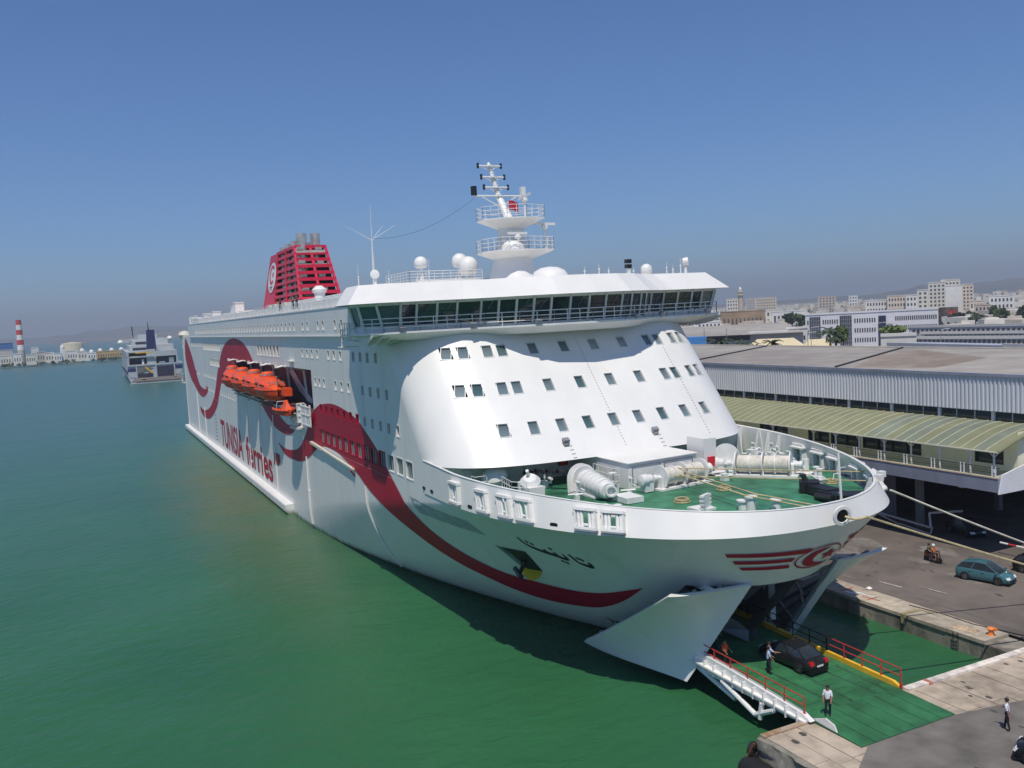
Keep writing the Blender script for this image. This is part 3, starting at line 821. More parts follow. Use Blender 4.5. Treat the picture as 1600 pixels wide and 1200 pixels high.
for k in range(26):
    X = 84+k*1.75
    gr.tube((X, -BM, 14.6), (X+0.9, -BM-0.85, 14.15), 0.06, 5); gr.tube((X, -BM, 13.9), (X+0.9, -BM-0.85, 14.15), 0.05, 5)
gr.box(83, 129.5, -BM-1.0, -BM, 14.62, 14.70)
for k in range(4): gr.tube((90+k*10.5, -BM-1.1, 13.9), (91.6+k*10.5, -BM-1.1, 14.7), 0.09, 5)
gr.build('boat_platform', GREYP, ferry)
# open pilot/rescue door panel
pd = MB(); pd.box(134.0, 134.15, -BM-0.9, -BM, 13.35, 15.6); pd.box(133.8, 134.2, -BM-0.95, -BM-0.85, 13.3, 15.65)
for z in (13.35, 14.1, 14.85, 15.6): pd.box(133.8, 134.25, -BM-0.92, -BM, z-.06, z+.06)
pd.box(134.2, 138.9, -BM-0.5, -BM-0.4, 13.2, 15.4)
for X in (134.2, 136.6, 138.8): pd.box(X-.08, X+.08, -BM-0.56, -BM-0.38, 13.2, 15.72)
for z in (13.2, 14.4, 15.4): pd.box(134.2, 138.9, -BM-0.56, -BM-0.38, z-.07, z+.07)
pd.build('shell_door', WHITE2, ferry)
# rubbing belt (sponson) and fender pipes
sp = MB(); lp = [(-BM, 1.35), (-BM-0.95, 1.3), (-BM-1.05, 1.15), (-BM-1.05, 0.35), (-BM, -0.6)]
sp.prism([(0, y, z) for y, z in lp], (123.2, 0, 0)); sp.prism([(0, -y, z) for y, z in lp], (123.2, 0, 0))
sp.box(-0.8, 0.1, -BM-1.0, BM+1.0, 0.1, 1.3)
sp.build('rubbing_belt', HULLW, ferry)
for X, zt in ((22.5, 11), (35, 8.2), (92, 14.0), (103.2, 13.9), (113.6, 12.6)):
    fp = MB(); fp.tube((X, -BM-0.06, 1.3), (X, -BM-0.06, zt), 0.10, 6); fp.build('fender_pipe', WHITE, hull)
for X, zt in ((133.6, 9.0), (158.7, 9.1)):
    fp = MB(); P = [(X, -hb(X, z)-0.10, z) for z in frange(zt, 0.6, 10)]
    fp.path(P, 0.11, 6)
    if X < 140: fp.path([(a_+0.45, b_, c_) for a_, b_, c_ in P[5:]], 0.09, 6); fp.tube(P[5], (P[5][0]+.45, P[5][1], P[5][2]), 0.09, 6)
    fp.build('fender_pipe', WHITE, hull)
gw = MB(); gw.obox((146.6, -BM-0.24, 10.75), (8.6, 0, -0.42), (0, 0.14, 0), (0, 0, 0.09)); gw.obox((139.9, -BM-0.24, 11.05), (2.6, 0, -0.12), (0, 0.16, 0), (0, 0, 0.15)); gw.build('stowed_gangway', CREAM, ferry)
for X, z in ((138.2, 10.9), (154.8, 10.1)):
    gw = MB(); gw.tube((X, -BM, z+.5), (X, -BM-0.4, z), 0.1, 6); gw.tube((X, -BM-0.4, z), (X, -BM, z-0.6), 0.08, 6); gw.build('gangway_bracket', RED, ferry)
# stern corner post and small platform
st = MB(); st.box(-0.3, 0.5, -BM-0.12, -BM+0.3, 1.2, 23.6); st.box(-2.2, 0.5, -BM-0.8, -BM+0.5, 12.0, 12.15)
railing(st, [(-2.2,-BM-.8,12.1),(0.5,-BM-.8,12.1)], 1.2, 3, 0.06, 0.06, 0.9); st.lathe([(0.01,1.5),(1.2,1.2),(1.6,0.4),(1.2,-0.4),(0.4,-1.2)], (-0.6,-BM+0.6,23.9), 10)
st.tube((-2.0,-BM+.5,23.5), (0.4,-BM-.1,21), 0.18, 6)
st.build('stern_post', CREAM, ferry)
# small fittings on the wall: lights
for x_, z_ in ((127.5, 20.6),):
    q = MB(); q.box(x_, x_+2.6, -BM-0.5, -BM, z_, z_+0.16); q.build('wall_lamp', WHITE2, ferry)
# --------------------------------------------------------- raked rounded front of the house
GLASS3 = glass('pale_cabin_glass', (0.13, 0.175, 0.19), 0.08)
def FX(y, z):
    a = min(1, abs(y)/BM)
    return 182.2-0.86*(z-13.5)-6.8*(1-math.sqrt(max(0, 1-a**4)))
FW = []
for k in range(9): FW.append((-9.8+k*2.45, 15.95))
YB = (-11.9, -10.6, -8.6, -7.35, -4.5, -1.5)
for y in YB: FW += [(y, 19.05), (-y, 19.05), (y, 22.05), (-y, 22.05)]
fw_, fh_ = 0.86, 0.96
FH = [rect(y-fw_/2, y+fw_/2, z-fh_/2, z+fh_/2) for y, z in FW]
FHB = [(h[0][0], h[1][0], h[0][1], h[2][1]) for h in FH]
fd = rect(-BM, BM, 13.42, 24.1)
def keepf(c):
    if not (-BM < c[0] < BM and 13.42 < c[1] < 24.1): return None
    return None if any(a < c[0] < b and e < c[1] < f for a, b, e, f in FHB) else 0
ys = [BM*math.sin(math.pi/2*i/26) if False else BM*(1-(1-abs(i)/26)**1.9)*(1 if i > 0 else -1) for i in range(-26, 27)]
dl = [(y, z) for y in (ys[0], ys[-1]) for z in frange(13.42, 24.1, 12)]
fr = sheet([fd]+FH, keepf, lambda y, z: (FX(y, z), y, z), ys, frange(13.42, 24.1, 12))
front = fr.build('superstructure_front', WHITE, ferry, smooth=40)
for y, z in FW:
    e = 0.01
    tx = Vector((FX(y+e, z)-FX(y-e, z), 2*e, 0)).normalized(); tz = Vector((FX(y, z+e)-FX(y, z-e), 0, 2*e)).normalized()
    n_ = tx.cross(tz).normalized(); tz = n_.cross(tx)
    M = Matrix((tx, tz, n_)).transposed().to_4x4(); M.translation = (FX(y, z), y, z)
    window_at(fw_, fh_/abs(tz.z), M, ferry, WHITE, random.choice([GLASS3, GLASS3, BLIND, GLASS2]) if z > 17 else random.choice([GLASS3, GLASS3, GLASS2]), d=0.16, frame=0.035)
# weld seams / rivet rows on the front
sm = MB()
for y in (-4.9+4.9, 8.8):
    for k in range(40):
        z = 14+k*0.22
        if any(a-.05 < y < b+.05 and e-.1 < z < f+.1 for a, b, e, f in FHB): continue
        sm.obox((FX(y, z)+0.008, y, z), (0.03, 0, -0.03), (0, 0.03, 0), (0.02, 0, 0.02))
sm.build('seam_studs', GREYP, front)['kind'] = 'stuff'
# floodlights with little ladders
for y, z in ((-5.3, 14.75), (3.2, 14.75)):
    q = MB(); X = FX(y, z); q.obox((X+0.25, y, z+0.12), (0.14, 0, -0.1), (0, 0.28, 0), (0.05, 0, 0.12)); q.obox((X+0.25, y, z-0.2), (0.12, 0, -0.1), (0, 0.2, 0), (0.05, 0, 0.1)); q.tube((X-0.1, y, z), (X+0.25, y, z), 0.05)
    q.build('floodlight', GREYP, ferry)
    q = MB()
    for k in range(4):
        zz = z-0.35-k*0.28; q.tube((FX(y, zz)+0.06, y+0.15, zz), (FX(y, zz)+0.06, y+0.5, zz), 0.018, 4)
    q.build('ladder_rung', GREYP, ferry)
# soffit, recess wall under the overhang, fore house
so = MB()
n_ = 40
for i in range(n_):
    ya, yb_ = -BM+2*BM*i/n_, -BM+2*BM*(i+1)/n_
    so.add([(FX(ya,13.42), ya, 13.42), (FX(yb_,13.42), yb_, 13.42), (174.5, yb_, 13.42), (174.5, ya, 13.42)], [(0,1,2,3)])
so.build('soffit', WHITE, ferry)
rw = MB(); rw.box(177.8, 178.0, -14.9, 14.9, 11.4, 13.42); rw.build('recess_wall', WHITE2, ferry)
rw = MB()
for y in (-13, -10, -7.5, 6, 9, 12): rw.box(178.0, 178.15, y, y+0.8, 11.55, 12.9)
rw.build('wall_locker', WHITE2, ferry)
for (x_, y_, z_, X_) in ((892, 726, 0, 176.2),):
    q = MB(); q.box(178.02, 178.3, -4.3, -3.5, 12.3, 13.15); q.build('hose_box', mat('hose_box_red', (0.55, 0.02, 0.03), 0.45), ferry)
fh = MB(); fh.prism([(175.8,-3.1,13.36),(186.7,-3.1,13.36),(186.2,3.8,13.36),(175.8,3.8,13.36)], (0, 0, 0.06))
fh.prism([(175.8,-3.0,11.4),(186.55,-3.0,11.4),(186.05,3.7,11.4),(175.8,3.7,11.4)], (0, 0, 1.96))
fho = fh.build('fore_house', WHITE, ferry)
fq = MB()
for a, b in ((0.06, 0.46), (0.52, 0.94)):
    for z in (11.75, 13.1):
        fq.obox((186.58-0.5*((a+b)/2), -3.0+6.7*(a+b)/2, z), (0.03, 0, 0), (-0.25*(b-a), 3.35*(b-a), 0), (0, 0, 0.035))
    for u in (a, b): fq.obox((186.58-0.5*u, -3.0+6.7*u, 12.42), (0.03, 0, 0), (0, 0.035, 0), (0, 0, 0.7))
fq.build('panel_frame', GREYP, fho)
vt = MB(); vt.prism([(184.0,4.4,11.4),(186.2,4.4,11.4),(186.2,5.6,11.4),(184.0,5.6,11.4)], (0, 0, 3.0)); vt.build('vent_house', WHITE, ferry)
vt = MB(); vt.box(186.2, 186.42, 4.7, 5.3, 12.2, 12.95); vt.build('hose_box', MATS['hose_box_red'], ferry)

# --------------------------------------------------------- bridge
def outline(dw, dx):
    "front edge of the bridge from starboard wing tip to port, widened by dw at the tips and dx ahead"
    half = [(0, 177.6+dx), (3.5, 177.3+dx), (6.2, 176.2+dx), (8.6, 174.3+dx), (10.5, 173.6+dx), (14, 173.3+dx), (17.0+dw*0.6, 172.9+dx), (18.4+dw, 171.2+dx*0.6), (18.4+dw, 168.0)]
    return [(x, -y) for y, x in half[::-1]] + [(x, y) for y, x in half[1:]]
def slab(mb, lp, z0, z1, ins=0.0):
    n = len(lp); mb.add([(x-ins, y*(1-ins*0.05), z0) for x, y in lp]+[(x, y, z1) for x, y in lp], [tuple(range(n-1, -1, -1)), tuple(range(n, 2*n))]+[(i, (i+1) % n, n+(i+1) % n, n+i) for i in range(n)])
fl = MB(); o0 = outline(0, 0); slab(fl, o0, 23.95, 24.1, 0.0)
o1 = outline(-2.2, -0.55); n1 = len(o0)
fl.add([(x, y, 23.95) for x, y in o0]+[(x-0.9, y*0.93, 23.35) for x, y in o1], [(i, i+1, n1+i+1, n1+i) for i in range(n1-1)]+[tuple(range(2*n1-1, n1-1, -1))])
fl.build('bridge_deck', WHITE, ferry)
for s_ in (-1, 1):
    for k in range(9):
        y = s_*(11+k*0.85); bw = MB()
        bw.prism([(171.0, y, 23.3), (172.8, y, 23.9), (168.2, y, 23.9), (168.2, y, 22.9)], (0, 0.06, 0))
        bw.build('bracket', WHITE2, ferry)
rl = MB(); railing(rl, [(x-0.12, y*0.995, 24.1) for x, y in o0[1:-1]], 1.12, 3, 0.042, 0.04, 1.25)
rl.build('bridge_railing', WHITE, ferry)
for (x_, y_) in [((o0[i][0]+o0[i+1][0])/2, (o0[i][1]+o0[i+1][1])/2) for i in (2, 4, 6, 9, 11, 13)]:
    q = MB(); q.obox((x_+0.15, y_, 24.35), (0.18, 0, -0.06), (0, 0.25, 0), (0.04, 0, 0.14)); q.tube((x_, y_, 24.05), (x_+0.1, y_, 24.35), 0.05); q.build('deck_lamp', GREYP, ferry)
# wheelhouse wall and leaning panes
wa = outline(-0.55, -1.0)
def resample(pts, step):
    out = []; 
    for a, b in zip(pts[:-1], pts[1:]):
        L_ = math.hypot(b[0]-a[0], b[1]-a[1]); n = max(1, round(L_/step))
        out += [(a[0]+(b[0]-a[0])*i/n, a[1]+(b[1]-a[1])*i/n) for i in range(n)]
    return out+[pts[-1]]
wr = resample(wa, 1.75)
def wlow(p): return 24.3 if abs(p[1]) < 8.2 else 24.6
def lean(p, z):
    k = (z-24.5)/1.8
    d = Vector((1.0, 0, 0)) if abs(p[1]) < 16.5 else Vector((0.35, math.copysign(0.9, p[1]), 0))
    q = Vector((p[0], p[1], z))+d*(0.62*max(0, k)); return q
wl = MB()
for a, b in zip(wr[:-1], wr[1:]):
    wz = max(wlow(a), wlow(b)); wl.add([(a[0], a[1], 24.1), (b[0], b[1], 24.1), lean(b, wz), lean(a, wz)], [(0,1,2,3)])
    wl.add([lean(a, 26.28), lean(b, 26.28), lean(b, 26.6), lean(a, 26.6)], [(0,1,2,3)])
for a in wr: wl.tube(lean(a, 24.2), lean(a, 26.4), 0.12, 5)
wh = wl.build('wheelhouse', WHITE, ferry)
for a, b in zip(wr[:-1], wr[1:]):
    wz = max(wlow(a), wlow(b)); q = MB(); P = [lean(a, wz), lean(b, wz), lean(b, 26.28), lean(a, 26.28)]; c = sum(P, Vector())/4; n_ = (P[1]-P[0]).cross(P[3]-P[0]).normalized()
    if n_.x < 0 and abs(n_.x) > 0.2: n_ = -n_
    q.add([p-n_*0.05+(c-p)*0.03 for p in P], [(0,1,2,3)]); q.build('bridge_window', GLASS2 if abs(c.y) > 15 else GLASS, ferry)
    if random.random() < 0.6:
        w_ = MB(); w_.tube(P[3].lerp(P[2], 0.7)+n_*0.06, c.lerp(P[3], 0.2)+n_*0.06, 0.02, 4); w_.build('wiper', GREYP, ferry)
# roof with raked fascia
ro = outline(1.1, 1.0); ri = [(x-1.5, y*0.925) for x, y in outline(1.1, 0.6)]
rf = MB(); n1 = len(ro)
rf.add([(x, y, 26.5) for x, y in ro]+[(x, y, 28.1) for x, y in ri], [(i, i+1, n1+i+1, n1+i) for i in range(n1-1)])
rf.add([(x, y, 26.5) for x, y in ro], [tuple(range(n1))]); rf.add([(x, y, 28.1) for x, y in ri]+[(158, 16, 28.1), (158, -16, 28.1)], [tuple(range(n1+2))])
for s_ in (-1, 1):
    a, b = (ro[0], ri[0]) if s_ < 0 else (ro[-1], ri[-1])
    rf.add([(a[0], a[1], 26.5), (b[0], b[1], 28.1), (158, s_*16, 28.1), (158, s_*17, 26.6)], [(0,1,2,3)])
rf.add([(158,-17,26.6),(158,17,26.6),(158,16,28.1),(158,-16,28.1)], [(0,1,2,3)])
rf.build('bridge_roof', WHITE, ferry, fix=True)
bh = MB(); bh.box(160, 171, -15.1, 15.1, 23.8, 26.6); bh.build('bridge_house', WHITE, ferry)
# wing end stair platform
wp = MB(); wp.box(164.5, 168.3, -18.3, -15.5, 23.4, 23.5); railing(wp, [(164.5,-18.3,23.5),(168.2,-18.3,23.5)], 1.5, 3, .035, .035, .8); railing(wp, [(164.5,-15.6,23.5),(164.5,-18.3,23.5)], 1.5, 3, .035, .035, .8)
railing(wp, [(163.2,-17.9,22.9),(164.5,-17.9,23.5)], 1.0, 2, .04, .04, .6); wp.box(163.2, 164.5, -18.3, -16.8, 22.85, 22.95); wp.build('wing_platform', WHITE2, ferry)

# --------------------------------------------------------- roof fittings
def dome(name, c, r, h):
    d = MB(); c = Vector(c)
    d.lathe([(r*0.55, 0), (r*0.85, h*0.12), (r, h*0.3)]+[(r*math.cos(t), h*0.55+r*math.sin(t)) for t in [math.pi/2*i/8 for i in range(9)]], c, 20)
    o = d.build(name, WHITE, ferry, smooth=50)
    q = MB(); q.tube(c-Vector((0, 0, 1.3)), c+Vector((0, 0, 0.05)), 0.16, 8)
    for i in range(3):
        t = 2.1*i; q.tube(c+Vector((math.cos(t)*.6, math.sin(t)*.6, -1.3)), c, 0.05, 5)
    q.build('pedestal', WHITE2, o)
dome('radome', (152.8, -6, 30.4), 0.72, 1.0); dome('radome', (154.2, -2.1, 30.3), 0.85, 1.2); dome('radome', (156, -1.9, 29.4), 1.0, 1.7); dome('radome', (171.2, 10, 28.1), 0.55, 0.9)
an = MB(); an.tube((142.2,-8,27.5), (142.6,-8,34.6), 0.14, 8, 0.07); an.tube((142.6,-8,34.6), (142.8,-8,38.5), 0.05, 5, 0.02)
for s_ in (-1, 1): an.tube((142.6,-8,34.4), (142.6+0.8*s_, -8+2.6*s_, 36.0), 0.03, 4, 0.015)
an.tube((142.6,-8,34.4), (141.5,-6.2,36.2), 0.03, 4, 0.015)
an.build('whip_antenna', WHITE2, ferry)
for (x_, y_, X_) in ((544, 440, 152), (551, 437, 153), (562, 435, 154), (606, 425, 158), (690, 408, 160), (1053, 410, 168), (1098, 416, 169), (1060, 428, 170), (860, 430, 170)):
    pass
for y, X, h in ((-15, 160, 2.4), (-14, 162, 3.2), (-12, 160, 1.8), (-9, 163, 2.6), (12.5, 171, 1.2), (13.6, 170.5, 0.9), (14.6, 170.4, 1.6), (15.6, 170, 1.1), (1.5, 174, 0.8), (4.0, 174, 0.7), (3.0, 174, 1.0), (8, 172, 0.7)):
    q = MB(); q.tube((X, y, 28.1), (X, y, 28.1+h*0.5), 0.06, 6); q.tube((X, y, 28.1+h*0.5), (X, y, 28.1+h), 0.02, 4); q.lathe([(0.01,0.1),(0.09,0.05),(0.09,-0.06),(0.02,-0.1)], (X, y, 28.1+h*0.5), 8); q.build('mast_light', WHITE2, ferry)
for X, y, r in ((164, -14.6, 0.42), (170.4, 15.2, 0.42)):
    q = MB(); q.tube((X, y, 28.1), (X, y, 28.9), 0.16, 8); dr = Vector((0.9, -0.45, 0.05)).normalized() if y < 0 else Vector((0.5, 0.8, 0.1)).normalized()
    q.lathe([(0.1,-0.35),(r*0.9,-0.25),(r,0.25),(r*0.86,0.27)], (X, y, 29.3), 14, dr); o = q.build('searchlight', WHITE, ferry, smooth=50)
    q = MB(); q.lathe([(0.001,0.24),(r*0.86,0.24)], (X, y, 29.3), 14, dr); q.build('lens', BLACK, o)
q = MB(); q.box(174.4, 174.7, 5.6, 5.9, 28.1, 28.6); q.build('horn_base', WHITE2, ferry); q = MB(); q.box(174.3, 174.75, 5.5, 6.0, 28.6, 28.95); q.box(174.3, 174.75, 5.5, 6.0, 29.05, 29.4); q.build('deck_speaker', BLACK, ferry)
rp = MB(); railing(rp, [(150,-9,28.7),(157.5,-9,28.7),(157.5,-1,28.7)], 1.15, 4, .03, .03, 0.9); rp.box(150, 157.5, -9, 3, 28.55, 28.7); rp.box(150, 157.5, -8.8, 2.8, 28.1, 28.6); rp.build('roof_platform', WHITE, ferry)
dd = MB(); dd.lathe([(1.75, 0), (1.7, 0.3), (1.4, 0.75), (0.8, 1.05), (0.01, 1.15)], (170.3, 0.0, 28.05), 28); dd.build('roof_cowl', WHITE, ferry, smooth=50)

# --------------------------------------------------------- radar mast
MX, MY = 161.5, 0.6
def ell(z, rx, ry, cx, cy=MY, n=20): return [(cx+rx*math.cos(2*math.pi*i/n), cy+ry*math.sin(2*math.pi*i/n), z) for i in range(n)]
mt_ = MB(); secs = [ell(27.5, 3.3, 2.7, MX), ell(29.5, 2.5, 2.1, MX), ell(31.3, 1.9, 1.65, MX), ell(33.0, 1.45, 1.35, MX-.1), ell(34.4, 1.3, 1.25, MX-.1)]
for a, b in zip(secs[:-1], secs[1:]): mt_.add(a+b, [(i, (i+1) % 20, 20+(i+1) % 20, 20+i) for i in range(20)])
mast = mt_.build('radar_mast', WHITE, ferry, smooth=50)
def platform(z, pts, h=1.2):
    p_ = MB(); n = len(pts); c = Vector((MX, MY, z-0.75))
    p_.prism([(x, y, z) for x, y in pts], (0, 0, 0.1))
    p_.add([(x, y, z) for x, y in pts]+[(MX+(x-MX)*0.35, MY+(y-MY)*0.35, z-0.9) for x, y in pts], [(i, (i+1) % n, n+(i+1) % n, n+i) for i in range(n)])
    o = p_.build('mast_platform', WHITE, ferry)
    r_ = MB(); railing(r_, [(x, y, z+0.1) for x, y in pts]+[(pts[0][0], pts[0][1], z+0.1)], h, 3, .028, .028, 0.9); r_.build('platform_railing', WHITE, o)
platform(31.2, [(MX+dx, MY+dy) for dx, dy in ((2.9,-2.6),(3.6,0),(2.9,3.2),(0.5,4.2),(-2,3.0),(-2.6,0),(-2,-3.0),(0.3,-3.4))])
platform(34.35, [(MX+dx, MY+dy) for dx, dy in ((2.6,-1.6),(3.2,0.2),(2.4,2.6),(0,3.2),(-2.2,2.0),(-2.6,-1.0),(-1.2,-3.2),(0.6,-3.3))])
pl = MB(); p0, p1 = Vector((MX-0.2, MY, 34.4)), Vector((MX-2.0, MY-0.2, 37.0)); p2 = Vector((MX-3.7, MY-0.4, 40.7))
pl.tube(p0, p1, 0.46, 10, 0.34); pl.tube(p1, p2, 0.27, 8, 0.16)
for k in range(14): 
    q = p1.lerp(p2, k/14)+Vector((0.3, 0, 0)); pl.tube(q+Vector((0,-.22,0)), q+Vector((0,.22,0)), 0.025, 4)
pl.build('pole', WHITE, mast)
for z_, w_ in ((0.0, 2.75), (0.25, 1.35), (0.55, 1.3), (0.88, 1.3)):
    q = p1.lerp(p2, z_); y_ = MB()
    y_.tube(q+Vector((0,-w_,0.1)), q+Vector((0,w_,0.1)), 0.10, 6); y_.obox(q+Vector((0.25,0,0.05)), (0.3,0,0), (0,0.35,0), (0,0,0.05))
    if w_ > 2: 
        for s_ in (-1, 1): y_.tube(q+Vector((0,s_*w_*0.75,0.1)), q+Vector((0.4,0,-1.1)), 0.06, 6)
    else:
        for s_ in (-1, 1): y_.tube(q+Vector((0,s_*w_*0.75,0.1)), q+Vector((0,0,-0.4)), 0.04, 5)
    ya = y_.build('yard', WHITE, mast)
    for s_ in (-1, 1):
        e = q+Vector((0, s_*w_, 0.1)); l_ = MB()
        if w_ > 2: l_.box(e.x-.22, e.x+.22, e.y-.24, e.y+.24, e.z+.05, e.z+.95)
        else: l_.lathe([(0.12,-.25),(0.14,-.05),(0.08,0),(0.14,0.05),(0.12,0.3)], e, 8)
        l_.build('navigation_light', (WHITE if s_ > 0 else BLACK) if w_ > 2 else BLACK, ya)
for b_, pz, c_, ang, ln in (((MX+1.2, MY+3.2, 31.3), 2.2, None, 0.35, 1.35), ((MX+2.6, MY-0.6, 31.3), 1.15, None, 0.2, 1.1), ((MX+1.0, MY+1.2, 34.45), 1.8, None, 0.9, 1.5)):
    b_ = Vector(b_); q = MB(); q.tube(b_, b_+Vector((0,0,pz)), 0.12, 8); q.lathe([(0.2,-.15),(0.34,0),(0.3,0.25),(0.15,0.3)], b_+Vector((0,0,pz)), 10)
    d_ = Vector((-math.sin(ang)*0.4, math.cos(ang), 0.25 if ang > 0.8 else 0)); q.obox(b_+Vector((0,0,pz+0.42)), d_*ln, Vector((0.1,0,0)), Vector((0,0,0.12))); q.build('radar_scanner', WHITE, mast)
q = MB(); q.lathe([(1.15,0),(1.1,0.35),(0.8,0.75),(0.3,0.95),(0.01,1.0)], (MX+2.0, MY-0.9, 31.3), 18); q.build('mast_cowl', WHITE, mast, smooth=50)
q = MB(); q.grid(lambda u, v: (MX-1.2+0.1*math.sin(5*u), MY+0.5+u*1.1, 35.6+v*0.95-0.15*u+0.05*math.sin(6*u)), 8, 4); q.build('courtesy_flag', mat('flag_red', (0.45, 0.01, 0.03), 0.7), mast)
for s_, r_ in ((Vector((MX-2, MY-2.6, 37.1)), Vector((142.6, -8, 34.6))),):
    q = MB(); P = [s_.lerp(r_, t/12)-Vector((0,0,1.2*4*(t/12)*(1-t/12))) for t in range(13)]; q.path(P, 0.015, 4); q.build('aerial_wire', BLACK, mast)

# --------------------------------------------------------- top deck, deck houses, railings
th = MB(); th.box(26, 162, -9.2, 9.2, 26.72, 28.35); th.box(24, 52, -8.6, 8.6, 28.35, 28.8); th.box(90, 158, -8.4, 8.4, 28.35, 28.9)
th.build('sun_deck_house', WHITE, ferry)
tb_ = MB(); tb_.box(22, 160, -14.75, -14.6, 26.72, 27.75); tb_.build('sun_deck_bulwark', WHITE, ferry)
tr = MB(); railing(tr, [(20,-15.1,26.75),(160,-15.1,26.75)], 1.15, 2, .03, .03, 2.4); tr.build('sun_deck_railing', WHITE2, ferry)
ar_ = MB(); railing(ar_, [(18.5,-15,26.7),(32,-15,26.7)], 1.9, 3, .06, .08, 2.0); ar_.box(18.4, 18.6, -15.2, 15, 26.7, 28.4); ar_.build('aft_railing', WHITE2, ferry)
for X, y, h, w in ((42, -8, 3.2, 1.4), (48, -8.4, 3.8, 1.5), (25, -12, 2.2, 1.2), (30, -12.5, 1.8, 0.9), (33, -11, 2.4, 1.0)):
    q = MB(); q.box(X-w, X+w, y-.9, y+.9, 26.72, 26.72+h); q.box(X-w*1.1, X+w*1.1, y-1.0, y+1.0, 26.72+h, 26.85+h); q.build('ventilator', WHITE, ferry)
q = MB()
for X in (108, 112, 116, 119): q.box(X, X+1.6, -13.9, -13.3, 27.1, 28.3)
q.build('life_jacket_locker', CREAM, ferry)
q = MB(); q.tube((126.5,-10.5,26.7), (126.5,-10.5,29.2), 0.7, 12); q.lathe([(0.9,0),(1.0,.4),(0.4,.9)], (126.5,-10.5,29.2), 12); q.build('cowl_vent', WHITE, ferry, smooth=50)

# --------------------------------------------------------- funnel
FZ = [28.4, 29.9, 39.6]
def fcorner(sx, sy, z):
    t = (z-28.4)/11.2
    X = (84-6.6*t) if sx > 0 else (47+8.5*t)
    return Vector((X, 0.45+sy*(3.75-0.9*t), z))
fu = MB()
def fband(z0, z1, xs0=-1):
    c0 = [fcorner(1,-1,z0), fcorner(1,1,z0), fcorner(-1,1,z0), fcorner(-1,-1,z0)]; c1 = [fcorner(1,-1,z1), fcorner(1,1,z1), fcorner(-1,1,z1), fcorner(-1,-1,z1)]
    return c0, c1
c0, c1 = fband(28.3, 30.1); fu.add(c0+c1, [(0,1,5,4),(1,2,6,5),(2,3,7,6),(3,0,4,7),(4,5,6,7)])
# solid after part
def fmix(z, k, sy): return fcorner(-1, sy, z).lerp(fcorner(1, sy, z), k)
for sy in (-1, 1):
    fu.add([fmix(30.1,0,sy), fmix(30.1,0.36,sy), fmix(39.5,0.30,sy), fmix(39.5,0,sy)], [(0,1,2,3)])
fu.add([fcorner(-1,-1,30.1), fcorner(-1,1,30.1), fcorner(-1,1,39.5), fcorner(-1,-1,39.5)], [(0,1,2,3)])
fu.add([fmix(39.4,0,-1), fmix(39.4,1,-1), fmix(39.4,1,1), fmix(39.4,0,1)], [(0,1,2,3)])
fun = fu.build('funnel', FRED, ferry)
for k in range(8):
    z = 30.9+k*1.22; b = MB()
    for sy in (-1, 1):
        p_, q_ = fmix(z, 0.3, sy), fcorner(1, sy, z); b.obox((p_+q_)/2, (q_-p_)/2, Vector((0,0.14,0)), Vector((0,0,0.27)))
    p_, q_ = fcorner(1,-1,z), fcorner(1,1,z); b.obox((p_+q_)/2+Vector((0.02,0,0)), (q_-p_)/2*1.03, Vector((0.35,0,0)), Vector((0,0,0.29)))
    b.build('louvre', FRED, fun)
for sx, sy, k in ((1,-1,1), (1,1,1), (1,0,1), (0,-1,0.36), (0,-1,0.68), (0,1,0.68)):
    p_, q_ = [(fmix(z, k, sy) if sy else (fmix(z, 1, -1)+fmix(z, 1, 1))/2) for z in (29.8, 39.6)]
    b = MB(); d_ = q_-p_; b.obox((p_+q_)/2, Vector((0.24,0,0)), Vector((0,0.22,0)), d_/2); b.build('funnel_post', FRED, fun)
co = MB(); co.add([fmix(30,0.45,-1)+Vector((0,1.6,0)), fmix(30,0.9,-1)+Vector((0,1.6,0)), fmix(39,0.9,-1)+Vector((0,1.3,0)), fmix(39,0.45,-1)+Vector((0,1.3,0)), fmix(30,0.9,1)-Vector((0,1.6,0)), fmix(39,0.9,1)-Vector((0,1.3,0))], [(0,1,2,3),(1,4,5,2)])
co.add([fmix(30,0.3,1)-Vector((0,.3,0)), fmix(30,0.98,1)-Vector((0,.3,0)), fmix(39.3,0.98,1)-Vector((0,.3,0)), fmix(39.3,0.3,1)-Vector((0,.3,0))], [(0,1,2,3)]); co.add([fmix(30,0.33,-1), fmix(30,0.33,1), fmix(39.3,0.33,1), fmix(39.3,0.33,-1)], [(0,1,2,3)])
co.build('funnel_dark_core', DARK, fun)  # dark sheets stand for the funnel's shaded inside and close off the sky
for X, y, r, z1 in ((77, -0.9, 0.95, 41.9), (76, 1.9, 0.9, 42.0), (72, -1.2, 0.6, 41.0), (68, -1.4, 0.55, 40.8), (63, -1.3, 0.75, 40.6), (70, 2.1, 0.6, 40.9), (65, 1.8, 0.7, 40.7)):
    q = MB(); q.lathe([(r, 30), (r, z1), (r*0.85, z1), (r*0.85, z1-0.6), (0.001, z1-0.6)], (X, y, 0), 14); q.build('exhaust_pipe', STEEL, fun, smooth=50)
for X, z in ((81.5, 31), (80.5, 33.5), (79.8, 36), (79, 38.5)):
    q = MB(); q.tube((X-.6,-2.4,z), (X-.6,3,z), 0.28, 8); q.box(X-1.4, X-.4, -2.2, -1.0, z+.3, z+.9); q.box(X-1.2, X-.5, 1.2, 2.4, z+.3, z+.8); q.build('exhaust_duct', STEEL, fun)
